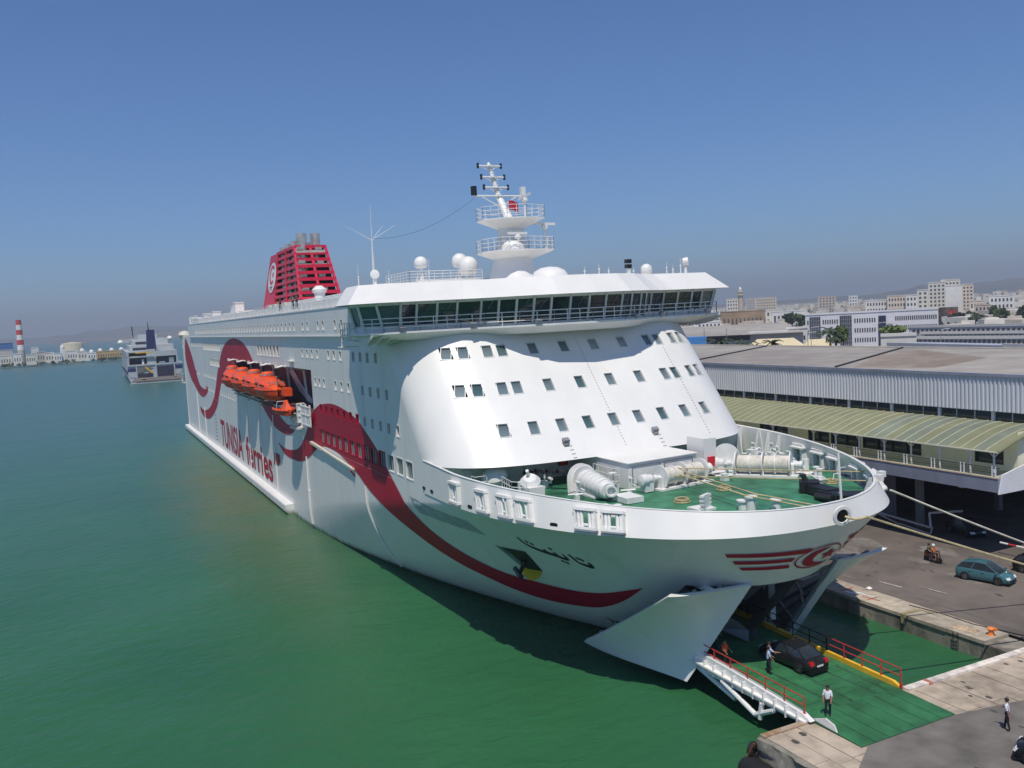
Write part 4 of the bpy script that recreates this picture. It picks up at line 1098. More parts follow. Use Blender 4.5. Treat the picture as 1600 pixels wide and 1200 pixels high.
# emblem disc
ez, eX = 35.0, 0.16
c = fmix(ez, eX+0.05, -1); tx = (fmix(ez, .5, -1)-fmix(ez, .1, -1)).normalized(); tz = (fmix(38,.2,-1)-fmix(32,.2,-1)).normalized(); nn = tx.cross(tz).normalized(); nn = nn if nn.y < 0 else -nn
def disc(r0, r1, off, m, name, a0=0, a1=2*math.pi, cx=0, cz=0, n=32):
    q = MB()
    for i in range(n):
        t0, t1 = a0+(a1-a0)*i/n, a0+(a1-a0)*(i+1)/n
        P = lambda r, t: c+nn*off+tx*(cx+r*math.cos(t)*1.15)+tz*(cz+r*math.sin(t))
        q.add([P(r0,t0), P(r1,t0), P(r1,t1), P(r0,t1)], [(0,1,2,3)])
    return q.build(name, m, fun)
disc(0.0, 3.3, 0.16, WHITE, 'funnel_emblem'); disc(1.45, 2.15, 0.19, FRED, 'emblem_arc', 0.75, 5.5, -0.1, 0.6); disc(0.0, 0.6, 0.19, FRED, 'emblem_star', 0, 6.28, 0.75, 0.6, 5)
for i in range(3):
    q = MB(); o_ = c+nn*0.19+tx*(-1.3+i*1.0)+tz*(-2.4)
    q.obox(o_, tx*0.1, tz*0.45, nn*0.01); q.obox(o_+tx*0.3+tz*0.4, tx*0.3, tz*0.09, nn*0.01); q.build('emblem_letter', BLACK, fun)

# --------------------------------------------------------- forecastle gear
def winch(name, p, q, r, ends=1, rope=True):
    "drum from p to q"
    p, q = Vector(p), Vector(q); d = (q-p).normalized(); L_ = (q-p).length
    w = MB()
    for t in (0.0, 0.27, 0.5, 0.73, 1.0): w.lathe([(0.05,-.05),(r*(1.75 if t in (0.0,0.5,1.0) else 1.45),-.05),(r*(1.75 if t in (0.0,0.5,1.0) else 1.45),.05),(0.05,.05)], p+d*(L_*t), 22, d)
    w.tube(p-d*0.9, q+d*0.9, 0.16, 10); w.lathe([(0.25,0),(0.25,0.45),(0.42,0.6),(0.3,0.62),(0.3,0.3)], q+d*0.35, 12, d)
    w.lathe([(0.42,0),(0.25,0.15),(0.25,0.5)], p-d*0.9, 12, d)
    s_ = Vector((-d.y, d.x, 0))
    for t in (-0.05, 0.5, 1.05): w.obox(p+d*(L_*t)-Vector((0,0,r*0.8)), d*0.1, s_*0.5, Vector((0,0,r*0.9)))
    w.obox((p+q)/2-Vector((0,0,(p.z-11.45)-0.06)), d*(L_/2+0.6), s_*0.8, Vector((0,0,0.08)))
    w.lathe([(.1,-.7),(.42,-.62),(.45,-.1),(.36,0),(.36,.35),(.2,.4)], p-d*1.3, 14, d); w.obox(p-d*1.3-Vector((0,0,0.55)), d*0.4, s_*0.3, Vector((0,0,0.32)))
    o = w.build(name, WHITE2, ferry, smooth=40)
    rr = MB()
    for a, b in ((0.03, 0.47), (0.53, 0.97)):
        n = 10
        prof = []
        for i in range(n+1): prof += [(r*(1.18+0.05*(i % 2)), L_*(a+(b-a)*i/n))]
        rr.lathe([(r, L_*a)]+prof+[(r, L_*b)], p, 18, d)
    rr.build('drum_rope', ROPEW if rope else WHITE2, o, smooth=60)
    return o
winch('mooring_winch', (188.1, -1.2, 12.35), (187.6, 2.9, 12.35), 0.52)
winch('mooring_winch', (187.4, 6.6, 12.35), (190.6, 9.2, 12.35), 0.56)
# near windlass: chain wheel in a half-round guard and tapering gear case
wd = MB()
c_ = Vector((184.6, -5.9, 12.45))
for k in (0, 0.35):
    pts = [(c_.x-0.4+k+0.15, c_.y-1.15*math.cos(t), c_.z-0.1+1.15*math.sin(t)) for t in [math.pi*i/14 for i in range(15)]]
    pts = [(pts[0][0]+.3, c_.y-1.3, 11.45)]+pts+[(pts[0][0]+.3, c_.y+1.3, 11.45)]
    wd.prism(pts, (0.07, 0, 0))
wd.lathe([(0.9, 0), (0.9, 0.25)], c_, 22, (1, 0, 0))
wd.lathe([(0.3,0),(0.85,0.15),(0.8,1.4),(0.72,2.6),(0.62,3.6),(0.5,3.7)], c_+Vector((0.8,-0.1,-0.1)), 20, (0.95,-0.1,-0.04))
wd.lathe([(0.2,0),(0.42,0.1),(0.42,0.5),(0.3,0.5),(0.26,0.2)], c_+Vector((4.7,-0.4,-0.2)), 14, (0.9,-0.42,0))
wd.box(185.6, 188, -6.9, -5.4, 11.45, 11.75); wd.box(189, 190.9, -6.0, -4.6, 11.45, 11.85); wd.box(186.2, 187.4, -5.2, -4.4, 11.45, 12.1); wd.tube((185.2,-5,11.5),(187,-5.2,12.6),0.09,6); wd.tube((187.6,-5.0,11.5),(187.6,-5.0,13.1),0.06,6); wd.lathe([(.05,0),(.3,.02),(.3,.06),(.05,.08)],(187.6,-5.0,13.05),12)
for k in range(9):
    t_ = math.pi*k/8; wd.tube(c_+Vector((0.86,-.62*math.cos(t_),-.1+.62*math.sin(t_))), c_+Vector((0.92,-.62*math.cos(t_),-.1+.62*math.sin(t_))), .06, 6)
for k in range(6): wd.lathe([(.88-.04*k,-.03),(.93-.04*k,-.03),(.93-.04*k,.03),(.88-.04*k,.03)], c_+Vector((1.0+.6*k,-.1-.06*k,-.1-.02*k)), 18, (0.95,-0.1,-0.04))
wd.path([(185.0,-7.3,11.5),(186.4,-7.5,11.9),(188.6,-7.2,11.7)], .06, 6); wd.obox((185.6,-4.6,11.75),(.5,.1,0),(-.1,.35,0),(0,0,.3))
wdl = wd.build('windlass', WHITE2, ferry, smooth=40)
ch = MB()
for k in range(11):
    p = Vector((181.0+k*0.36, -8.8+0.27*k, 12.85-0.012*(k-5)**2*0.6)); a = 0.34 if k % 2 else 0.05
    ch.lathe([(0.13,-0.07),(0.26,-0.07),(0.26,0.07),(0.13,0.07),(0.13,-0.07)], p, 10, (0.3, 0.4, 0.9) if k % 2 else (0.6, -0.7, 0.2))
ch.build('anchor_chain', BLACK, ferry)
mu_ = MB(); mu_.lathe([(0.9,0),(1.05,.1),(0.95,.45),(0.55,.75),(0.01,.85)], (179.7, -10.9, 12.35), 20, (0.2,-0.25,1)); mu_.tube((179.7,-10.9,11.4), (179.7,-10.9,12.5), 0.5, 12)
mu_.build('mushroom_vent', WHITE2, ferry, smooth=40)
g2 = MB(); g2.tube((182.6,-9.6,11.4), (182.6,-9.6,12.3), 0.7, 10); g2.lathe([(0.75,0),(0.8,0.6),(0.5,0.95),(0.2,1.0)], (182.9,-9.4,11.9), 14, (0.5,-0.3,1)); g2.tube((182.3,-9,11.5), (183.4,-9.9,13.3), 0.14, 6); g2.box(183, 184.2, -10.2, -8.9, 11.42, 12.1)
g2.build('chain_stopper', WHITE2, ferry, smooth=40)
for pts_, h_r in (([(181,-10.9,11.45),(183.5,-11.3,11.45),(184.6,-10.6,11.45)], 1.2), ([(178.4,-12.9,11.45),(180.4,-12.9,11.45),(180.4,-11.9,11.45)], 1.3), ([(182.5,-3.6,11.45),(185.6,-3.7,11.45),(185.6,-3.2,11.45)], 1.5)):
    gr2 = MB(); railing(gr2, pts_, h_r, 3, .03, .03, .7); gr2.build('guard_railing', WHITE2, ferry)
def small(name, fn, m=WHITE2, par=None):
    q = MB(); fn(q); return q.build(name, m, par or ferry, smooth=40)
for X, y in ((197.4, -0.6), ): small('mooring_post', lambda q: (q.tube((X,y,11.4),(X,y,12.25),0.32,14), q.lathe([(0.32,0),(0.42,.05),(0.42,.15),(0.2,.2)],(X,y,12.2),14), q.tube((X-.5,y-.3,11.4),(X-.5,y-.3,11.95),0.3,12), q.lathe([(0.4,0),(0.4,.1),(0.2,.14)],(X-.5,y-.3,11.95),12)))
small('mooring_post', lambda q: (q.tube((198.4,0.6,11.4),(198.4,0.6,12.0),0.3,14), q.lathe([(0.3,0),(0.4,.04),(0.4,.13),(0.2,.18)],(198.4,0.6,12.0),14)))
small('pedestal_roller', lambda q: (q.tube((189.7,10.3,11.4),(189.7,10.3,12.2),0.3,12), q.lathe([(0.3,0),(0.6,.1),(0.3,.3)],(189.7,10.3,12.1),14), q.tube((190.6,10.7,11.4),(190.6,10.7,12.6),0.28,12), q.box(189.2,191.4,10,11.2,11.4,11.6)))
small('access_hatch', lambda q: (q.obox((195.6,-2.9,12.0),(0.1,0.05,0),(-0.2,0.42,0),(0,0,0.5)), [q.obox((195.6+a*-0.42,-2.9+a*0.88,12.0+b),(0.14,0.07,0),(-.04,.08,0),(0,0,0.07)) for a in (-.5,.5) for b in (-.4,-.13,.13,.4)], q.box(194.5,195.8,-3.6,-2.2,11.4,11.55)))
small('jack_staff', lambda q: (q.tube((200.6,4.1,11.4),(200.4,4.1,15.0),0.085,8), q.tube((200.4,4.1,14.0),(200.4,4.7,14.0),0.03,5), q.path([(200.4,4.1,13.6),(200.4,3.7,13.7),(200.4,3.6,13.3)],0.035,5), [q.tube((200.45,3.98,z),(200.45,4.22,z),.02,4) for z in (12.4,12.9,13.4,13.9,14.4)]))
# black chafing gear: folded arm with flat pads
bg_ = MB()
bg_.obox((195.6, 6.2, 11.85), (0.45,0.5,0), (-0.5,0.45,0), (0,0,0.35)); bg_.tube((195.4,6.2,12.0),(195.1,6.1,12.6),0.2,8); bg_.obox((197.1,5.9,11.8),(1.3,-0.2,0),(0.1,0.55,0),(0,0,0.28)); bg_.obox((198.8,5.5,11.7),(1.2,-.15,0),(0.1,0.7,0),(0,0,0.3)); bg_.obox((199.9,5.7,11.95),(0.6,1.1,0),(-0.6,0.35,0),(0,0,0.12)); bg_.tube((197.7,4.8,11.65),(199.5,4.5,11.8),0.25,8)
bg_.build('black_deck_fender', BLACK, ferry, smooth=30)
# clutter between the winches: pipes, valves, hydraulic pumps, lockers
for (X, y, s_) in ((185.5, 5.9, 1.0), (186.2, 9.8, 1.1), (184.6, 11.2, 1.0), (182.5, 9.3, 0.9), (183.6, 7.2, 0.9), (182.2, 12.6, 1.1), (188.6, 4.4, 0.8), (181.6, -7.6, 0.8), (187.2, -7.9, 0.55), (183.2, -4.4, 0.8), (188.4, -4.2, 0.5), (181.0, 6.6, 0.9), (185.2, 12.6, 0.9), (183.4, 13.6, 0.8), (187.6, 11.6, 0.7), (180.6, 10.6, 1.1)):
    q = MB(); q.box(X-.35*s_, X+.35*s_, y-.3*s_, y+.3*s_, 11.42, 11.42+.7*s_); q.tube((X,y,11.5),(X+.1,y+.1,12.6*1.0+.2*s_),0.07,6); q.lathe([(0.05,0),(.2,.02),(.2,.07),(.05,.09)],(X+.1,y+.1,12.7),10,(0.3,0.3,1)); q.tube((X-.6*s_,y-.5,11.8),(X+.6*s_,y+.4,11.85),0.09,6); q.tube((X-.5*s_,y+.5,12.1),(X+.5*s_,y+.5,12.1),0.16*s_,8)
    q.build('hydraulic_pump', WHITE2, ferry, smooth=40)
small('chain_wheel_guard', lambda q: (q.lathe([(0.05,-.15),(0.95,-.15),(0.95,.15),(0.05,.15)],(184.2,8.2,12.3),22,(0.75,-0.6,0.1)), q.lathe([(1.0,-.2),(1.1,-.2),(1.1,.2),(1.0,.2)],(184.2,8.2,12.3),22,(0.75,-0.6,0.1)), q.box(183.6,184.8,7.6,8.8,11.4,12.0)))
for X, y in ((180.6, 12.2), (181.2, 14.0)):
    small('support_fin', lambda q: q.prism([(X,y,11.4),(X+0.9,y,11.4),(X+0.5,y,13.7),(X+0.4,y,13.7)],(0,0.1,0)))
for X, y, r_ in ((192.6, -2.6, 0.55), (191.2, 2.2, 0.5), (194.4, 9.6, 0.5), (186.6, -9.6, 0.45)):
    q = MB()
    for k in range(4):
        rr_ = r_-0.05*(k % 2)-0.03*k; q.path([(X+rr_*math.cos(2*math.pi*i/14), y+rr_*math.sin(2*math.pi*i/14), 11.46+0.075*k) for i in range(15)], 0.045, 5)
    q.build('rope_coil', ROPE, ferry)
for X, y, a_ in ((189.2, -10.6, 0.5), (193.0, -8.6, 0.8), (184.0, -12.2, 0.1), (195.2, 7.6, -0.8), (192.2, 10.4, -0.5)):
    q = MB(); e_ = Vector((math.cos(a_), math.sin(a_), 0))*0.45
    for s_ in (-1, 1): p = Vector((X, y, 11.4))+e_*s_; q.tube(p, p+Vector((0,0,.7)), 0.2, 12); q.lathe([(0.2,0),(0.27,.03),(0.27,.1),(.1,.14)], p+Vector((0,0,.68)), 12)
    q.obox((X, y, 11.44), e_*1.9, Vector((-e_.y, e_.x, 0))*0.8, (0,0,.05)); q.build('mooring_bitts', WHITE2, ferry, smooth=40)
gr3 = MB(); gr3.obox((186.4, 3.9, 11.75), (0.5, 2.0, 0), (0.35, -0.08, 0), (0, 0, 0.03)); gr3.build('walkway_plank', WHITE2, ferry)
# more port fairleads are in the bulwark; steps along the port side
for X, y in ((199.6, 9.0), (200.3, 8.0)):
    q = MB(); q.box(X-.3, X+.1, y-.3, y+.15, rimz(X)-0.2, rimz(X)+0.2); q.build('towing_lug', WHITE2, ferry)
# --------------------------------------------------------- bow ramp (part of the ferry)
RY0, RY1 = -4.75, 2.35
def rz(X): return 2.35-0.025*(X-188) if X < 205.5 else 1.91-0.022*(X-205.5)
rb = MB()
def strip(X0, X1, z=0.0, th=0.18):
    rb.add([(X0,RY0,rz(X0)+z),(X1,RY0,rz(X1)+z),(X1,RY1,rz(X1)+z),(X0,RY1,rz(X0)+z),(X0,RY0,rz(X0)-th),(X1,RY0,rz(X1)-th),(X1,RY1,rz(X1)-th),(X0,RY1,rz(X0)-th)], [(0,1,2,3),(7,6,5,4),(0,4,5,1),(1,5,6,2),(2,6,7,3),(3,7,4,0)])
strip(184, 206.2)
ramp = rb.build('bow_ramp', RGREEN, ferry)
for k in range(7):
    y0 = RY0+(RY1-RY0)*k/7+0.02; y1 = RY0+(RY1-RY0)*(k+1)/7-0.02
    q = MB(); q.add([(206.22,y0,1.93),(210.1,y0,1.822),(210.1,y1,1.822),(206.22,y1,1.93),(206.22,y0,1.84),(210.1,y0,1.805),(210.1,y1,1.805),(206.22,y1,1.84)], [(0,1,2,3),(7,6,5,4),(0,4,5,1),(1,5,6,2),(2,6,7,3),(3,7,4,0)]); q.build('ramp_flap', RGREEN, ramp)
q = MB()
for k in range(26):
    X = 194+k*0.62
    for y in (-3.4, -0.6, 1.3): q.box(X, X+0.05, y-.7, y+.7, rz(X)+0.002, rz(X)+0.022)
q.build('grip_bars', RGREEN, ramp)['kind'] = 'stuff'
q = MB()
q.prism([(193.5,RY0-0.35,2.9),(200.2,RY0-0.35,2.62),(206.3,RY0-0.35,2.2),(206.9,RY0-0.35,1.95),(205.5,RY0-0.35,1.6),(200,RY0-0.35,1.55),(193.5,RY0-0.35,1.75)], (0, 0.32, 0))
q.prism([(193.5,RY0-0.75,2.32),(206.6,RY0-0.55,1.9),(206.6,RY0-0.55,1.8),(193.5,RY0-0.75,2.2)], (0, 0.42, 0))
q.build('ramp_side_beam', WHITE, ramp)
for P_ in ([(199.6,RY0-0.5,1.75),(202.6,RY0-0.5,0.75),(204.2,RY0-0.5,1.6)], [(203.0,RY0-.5,0.65),(203.2,RY0-.5,1.7)], [(196.5,RY0-.3,1.8),(200.6,RY0-.3,0.9)]):
    q = MB(); q.path(P_, 0.15, 8); q.build('ramp_strut', WHITE, ramp)
for y_ in (RY0+.4, RY1-.7):
    q = MB(); q.box(196,205,y_,y_+.3,1.35,1.8); q.build('ramp_girder', WHITE, ramp)
q = MB(); q.prism([(188,RY1,2.35),(206.3,RY1,1.9),(206.3,RY1,2.02),(205.9,RY1,2.2),(188,RY1,2.68)], (0, 0.22, 0)); q.build('yellow_kerb', YELLOW, ramp)
def rrail(y, X0, X1, m, n):
    q = MB(); pts = [(X0+(X1-X0)*i/n, y, rz(X0+(X1-X0)*i/n)+0.25) for i in range(n+1)]
    for z in (0.5, 0.95): q.path([(a, b, c+z) for a, b, c in pts], 0.035, 5)
    for a, b, c in pts: q.tube((a, b, c-0.2), (a, b, c+0.95), 0.04, 5); q.box(a-.06, a+.06, b-.06, b+.06, c-.25, c+.1)
    q.build('ramp_railing', m, ramp)
for k in range(14):
    X = 194.4+k*0.9; q = MB(); q.box(X-.04, X+.04, RY0-0.62, RY0-0.36, rz(X)-0.3, rz(X)+0.38); q.build('beam_stiffener', WHITE, ramp)
rrail(RY0-0.2, 197.0, 206.3, RAIL_RED, 6); rrail(RY1+0.12, 200.6, 206.4, RAIL_RED, 4); rrail(RY1+0.12, 190, 200.6, BLACK, 7)
q = MB(); q.prism([(206.6,RY0+.05,1.95),(207.6,RY0+.05,2.35),(208.2,RY0+.05,2.2),(208.4,RY0+.05,1.85)], (0, 0.07, 0)); q.build('ramp_cheek', WHITE, ramp)

# ================================================================ lifeboats (hang from the davits)
def boat_proto(L_=9.1, w=3.7):
    root = thing('lifeboat', 'x', 'lifeboat')
    st = [(-1.0,0.45,0.75),(-0.92,0.72,0.35),(-0.7,0.92,0.08),(-0.3,1.0,0.0),(0.2,1.0,0.0),(0.55,0.93,0.05),(0.8,0.68,0.22),(0.94,0.34,0.5),(1.0,0.06,0.8)]
    def hullring(s_):
        x, b, k = s_; X = x*L_/2; W = b*w/2; z0 = 0.1+k
        return [(X,-W,1.75),(X,-W*0.96,1.2),(X,-W*0.72,0.5+0.6*k),(X,-W*0.25,z0),(X,W*0.25,z0),(X,W*0.72,0.5+0.6*k),(X,W*0.96,1.2),(X,W,1.75)]
    h = MB(); r = [hullring(s_) for s_ in st]
    for a, b in zip(r[:-1], r[1:]): h.add(a+b, [(i, i+1, 8+i+1, 8+i) for i in range(7)])
    h.add(r[0], [tuple(range(8))]); h.build('boat_hull', DORANGE, root, smooth=40, local=True, fix=True)
    g = MB()
    for s_ in (-1, 1): g.path([(a*L_/2, s_*b*w/2, 1.78) for a, b, c in st], 0.09, 6)
    g.build('gunwale', ORANGE, root, local=True)
    cst = [(-1.0,0.4,0.3,2.0),(-0.94,0.62,0.42,2.7),(-0.75,0.82,0.5,3.25),(-0.45,0.88,0.5,3.3),(-0.1,0.88,0.48,3.1),(0.25,0.88,0.46,2.95),(0.6,0.78,0.36,2.65),(0.82,0.56,0.22,2.3),(0.97,0.2,0.1,1.9)]
    c = MB(); rr = []
    for x, b, tp, zt in cst:
        X = x*L_/2; rr.append([(X,-b*w/2,1.75),(X,-b*w/2*0.93,1.75+(zt-1.75)*0.6),(X,-tp*w/2,zt),(X,0,zt+0.08),(X,tp*w/2,zt),(X,b*w/2*0.93,1.75+(zt-1.75)*0.6),(X,b*w/2,1.75)])
    for a, b in zip(rr[:-1], rr[1:]): c.add(a+b, [(i, i+1, 7+i+1, 7+i) for i in range(6)])
    c.add(rr[0], [tuple(range(7))]); c.add(rr[-1], [tuple(range(6,-1,-1))])
    c.build('canopy', ORANGE, root, smooth=25, local=True, fix=True)
    q = MB(); q.lathe([(0.95,0),(0.9,0.55),(0.7,0.75),(0.01,0.8)], (-0.55*L_/2,0,3.2), 12); t_ = q.build('steering_tower', ORANGE, root, smooth=25, local=True)
    q = MB()
    for a in range(12):
        t = 2*math.pi*a/12; q.obox((-0.55*L_/2+0.93*math.cos(t),0.93*math.sin(t),3.55),(0.02*math.cos(t),0.02*math.sin(t),0),(-math.sin(t)*.16,math.cos(t)*.16,0),(0,0,.14))
    q.build('tower_window', BLIND, t_, local=True)
    for s_ in (-1, 1):
        for X in (-3.4,-2.7,-2.0,0.5,1.6,2.7):
            q = MB(); q.obox((X, s_*w/2*0.86, 2.35),(0.2,0,0),(0,0.05,0),(0,0,0.12)); q.build('boat_window', BLACK, root, local=True)
    for X in (-4.3, 4.2):
        q = MB(); q.tube((X,0,2.3),(X,0,3.6),0.09,6); q.tube((X-.3,0,3.5),(X+.3,0,3.5),0.12,6); q.build('lifting_hook', GREYP, root, local=True)
    q = MB()
    for k in range(4): q.tube((3.6,-.9+k*.6,1.8),(3.4,-.9+k*.6,2.9),0.05,5)
    q.tube((3.4,-1.1,2.7),(3.4,1.1,2.7),0.05,5); q.build('bow_rail', GREYP, root, local=True)
    return root
lb = boat_proto()
labs = ['orange enclosed lifeboat hanging aftmost in the ferry side recess', 'second orange enclosed lifeboat from the stern along the ferry side', 'third orange enclosed lifeboat from the stern along the ferry side', 'foremost and largest looking orange enclosed lifeboat, fully in view']
for i, X in enumerate((88.2, 98.6, 109.0, 119.4)):
    o = lb if i == 0 else copy_tree(lb)
    o.location = (X, -16.2, 15.0); o['label'] = labs[i]; o['group'] = 'lifeboats along the ferry side'
rs = thing('rescue_boat', 'small open orange rescue boat in front of the lifeboats', 'rescue boat', (130.6, -16.9, 13.9))
q = MB()
rst = [(-1,0.8,0.1),(-0.5,1,0.0),(0.2,0.95,0.0),(0.7,0.6,0.25),(1,0.08,0.6)]
rr = []
for x, b, k in rst:
    X = 130.6+x*2.9; W = b*1.1; rr.append([(X,-16.9-W,14.75),(X,-16.9-W*.8,14.2),(X,-16.9,13.9+k),(X,-16.9+W*.8,14.2),(X,-16.9+W,14.75)])
for a, b in zip(rr[:-1], rr[1:]): q.add(a+b, [(i,i+1,5+i+1,5+i) for i in range(4)])
q.add(rr[0], [tuple(range(5))]); q.build('boat_hull', DORANGE, rs, smooth=40)
q = MB()
for s_ in (-1, 1): q.path([(130.6+x*2.9, -16.9+s_*b*1.1, 14.8) for x, b, k in rst], 0.14, 6)
q.build('gunwale', ORANGE, rs)
q = MB(); q.add([(131.0,-17.5,14.7),(133.0,-17.3,14.9),(133.0,-16.5,14.9),(131.0,-16.3,14.7),(131.6,-17.1,16.0),(132.3,-17.0,15.7),(132.3,-16.8,15.7),(131.6,-16.7,16.0)], [(0,1,5,4),(1,2,6,5),(2,3,7,6),(3,0,4,7),(4,5,6,7)]); q.build('spray_hood', ORANGE, rs)
q = MB(); q.path([(129,-17.6,14.8),(129.2,-17.5,15.7),(129.2,-16.3,15.7),(129,-16.2,14.8)],0.05,5); q.build('roll_bar', WHITE2, rs)
q = MB(); q.box(126.2,128.2,-16.3,-15.3,16.2,17.2); q.build('storage_pod', ORANGE, ferry)
q = MB()
for X,z in ((129.5,13.2),(130.5,12.9),(131.2,13.6),(128.9,13.8)): q.lathe([(0.01,-.5),(0.5,-.3),(0.55,.2),(0.3,.5),(0.01,.55)],(X,-BM-.4,z),8)
q.box(129.5,132.5,-BM-1.0,-BM,12.3,12.55); q.build('davit_winch', WHITE2, ferry, smooth=40)

# ================================================================ mooring ropes
def rope(name, label, pts, r, m, sag=0.0, group='mooring ropes of the ferry'):
    P = []
    for a, b in zip(pts[:-1], pts[1:]):
        a, b = Vector(a), Vector(b); n = 10
        P += [a.lerp(b, i/n)-Vector((0,0,sag*4*(i/n)*(1-i/n))) for i in range(n)]
    P.append(Vector(pts[-1])); q = MB(); q.path(P, r, 6)
    return tag(q.build(name, m, None, smooth=60), label, 'rope', group)
hz2 = Vector(hz)+Vector((0.2, 0, 0))
rope('mooring_rope', 'tan mooring rope running from the round bow hole over the teal car', [hz2, hz2+Vector((0.8, 0.9, 0.0)), at(1600, 902, 4.0)+Vector((6, 5, -1))], 0.075, ROPE, 0.15)
rope('mooring_rope', 'white mooring rope from the port side of the bow towards the barrier pole', [(200.6, 8.5, 12.0), at(1600, 856, 5.0)+Vector((4, 1.5, -0.8))], 0.075, ROPEW, 0.1)
rope('deck_rope', 'upper of two ropes stretched across the green foredeck to port', [(187.9, -0.2, 12.9), (196.5, 11.4, 12.3)], 0.045, ROPE)
rope('deck_rope', 'lower of two ropes stretched across the green foredeck to port', [(187.9, -1.0, 12.4), (198.2, 10.4, 12.0)], 0.045, ROPE)
rope('deck_rope', 'twin tan rope led over the white post towards the bow hole', [(187.7, 0.8, 12.6), (197.4, -0.3, 12.45), (201.8, 1.0, 12.2)], 0.05, ROPE)
rope('deck_rope', 'nearer tan rope led past the white post towards the bow hole', [(187.8, 0.2, 12.5), (197.3, -0.9, 12.4), (201.6, 0.6, 12.1)], 0.05, ROPE)

# ================================================================ quays
CONC = mat('quay_concrete', (0.40, 0.33, 0.255), 0.9, var=0.30, scale=1.2, bump=0.5, bscale=5)
CONCW = mat('stained_quay_wall', (0.24, 0.22, 0.18), 0.9, var=0.55, scale=1.1, bump=0.9, bscale=3, streak=0.3)
ASPH = mat('apron_asphalt', (0.130, 0.108, 0.092), 0.9, var=0.30, scale=0.5, bump=0.3, bscale=9, detail=8)
ASPH2 = mat('dark_apron_asphalt', (0.165, 0.150, 0.133), 0.9, var=0.35, scale=0.6, bump=0.3, bscale=9, detail=8)
COPE = mat('coping_concrete', (0.42, 0.36, 0.28), 0.9, var=0.28, scale=1.4, bump=0.4, bscale=6)
QZ, SZ = 1.8, 1.35
# side quay: wall, coping stones, apron
q = MB(); q.box(-150, 206, 14.0, 18.0, -3, SZ-0.25); qa = tag(q.build('side_quay', CONCW), None, None, kind='structure')
cope_x = 60.0
for k in range(48):
    w = random.uniform(2.8, 3.2); x1 = min(206, cope_x+w)
    if x1-cope_x < 0.5: break
    q = MB(); q.box(cope_x+0.015, x1-0.015, 13.9+random.uniform(-.03,.03), 16.4, SZ-0.25, SZ+random.uniform(-.015,.02)); q.build('coping_stone', COPE, qa); cope_x = x1
q = MB(); q.add([(-150,16.4,SZ-.02),(206.5,16.4,SZ-.02),(206.5,75,SZ-.02),(-150,75,SZ-.02)], [(0,1,2,3)]); tag(q.build('apron', ASPH), None, None, kind='structure')
q = MB(); q.add([(60,17.6,SZ-.012),(206,17.6,SZ-.012),(206,17.9,SZ-.012),(60,17.9,SZ-.012)], [(0,1,2,3)]); q.build('rail_groove', ASPH2, qa)
q = MB(); q.box(196.6,196.9,13.84,15.9,SZ+.022,SZ+.026); q.box(196.6,196.9,13.84,13.88,SZ-.7,SZ+.02); q.box(196.9,198.2,15.6,15.9,SZ+.022,SZ+.026); q.build('yellow_paint_mark', mat('yellow_mark', (0.50,0.43,0.14), 0.85, var=0.5, scale=4, col2=(0.44,0.38,0.28)), qa)
for x0, x1, y0, y1, nm, c in ((190.6,191.6,14.4,14.7,'white_paint_mark',(0.6,0.6,0.58)), (191.2,193.4,15.0,15.15,'white_paint_mark',(0.6,0.6,0.58)), (190.2,190.35,14.1,15.6,'red_paint_mark',(0.5,0.06,0.04)), (192.2,193.8,14.6,14.72,'red_paint_mark',(0.5,0.06,0.04)), (193.0,193.1,14.2,15.4,'red_paint_mark',(0.5,0.06,0.04)), (200.4,202.0,14.3,15.2,'rust_paint_mark',(0.46,0.34,0.22)), (190.4,192.5,18.5,18.7,'worn_white_line',(0.4,0.38,0.34)), (193,195.5,20.0,20.12,'worn_white_line',(0.4,0.38,0.34))):
    q = MB(); q.add([(x0,y0,SZ+.026),(x1,y0+.2,SZ+.026),(x1,y1+.2,SZ+.026),(x0,y1,SZ+.026)], [(0,1,2,3)]); q.build(nm, mat(nm, c, 0.9, var=0.5, scale=5), qa)
# berth face towards the ship's bow: wall, strips, dark road beyond
q = MB(); q.box(206.6, 232, -8.1, 14.4, -3, QZ-0.2); qf = tag(q.build('berth_quay', CONCW), None, None, kind='structure')
yy = -8.05; k = 0
while yy < 14.3:
    w = min(random.choice((1.1, 1.3, 1.45)), 14.35-yy); x0 = 206.35; seg = [206.35, 206.35+random.uniform(3, 4.6), 214]
    for a, b in zip(seg[:-1], seg[1:]):
        q = MB(); q.box(a+.02, b-.02, yy+.025, yy+w-.025, QZ-0.2, QZ-0.035+random.uniform(-.012,.012)); q.build('slab', CONC, qf)
    yy += w
q = MB(); q.box(206.3, 206.7, -8.15, -5.1, QZ-.2, QZ+.03); q.build('edge_angle', mat('orange_edge_paint', (0.52,0.27,0.11), 0.85, var=0.5, scale=3, col2=(0.45,0.38,0.29)), qf)
q = MB(); q.box(206.25, 206.75, 2.7, 14.4, QZ-.2, QZ+.10); q.build('white_edge_kerb', mat('worn_white_kerb', (0.62,0.56,0.50), 0.85, var=0.4, scale=2), qf)
q = MB()
for y in (4.4,): q.box(206.23, 206.77, y, y+.3, QZ-.19, QZ+.105)
q.build('red_kerb_patch', mat('faded_red_paint', (0.45,0.16,0.12), 0.85, var=0.4, scale=4), qf)
q = MB(); q.add([(209.3,-3,QZ-.02),(212.5,-8.06,QZ-.02),(240,-8.06,QZ-.02),(240,20,QZ-.02),(213.5,20,QZ-.02),(210.6,5.5,QZ-.02),(209.8,0.5,QZ-.02)], [(0,1,2,3,4,5,6)]); tag(q.build('road', ASPH2), None, None, kind='structure')
q = MB(); q.box(206.5, 232, 14.36, 75, -3, SZ-0.03); tag(q.build('quay_corner', CONCW), None, None, kind='structure')
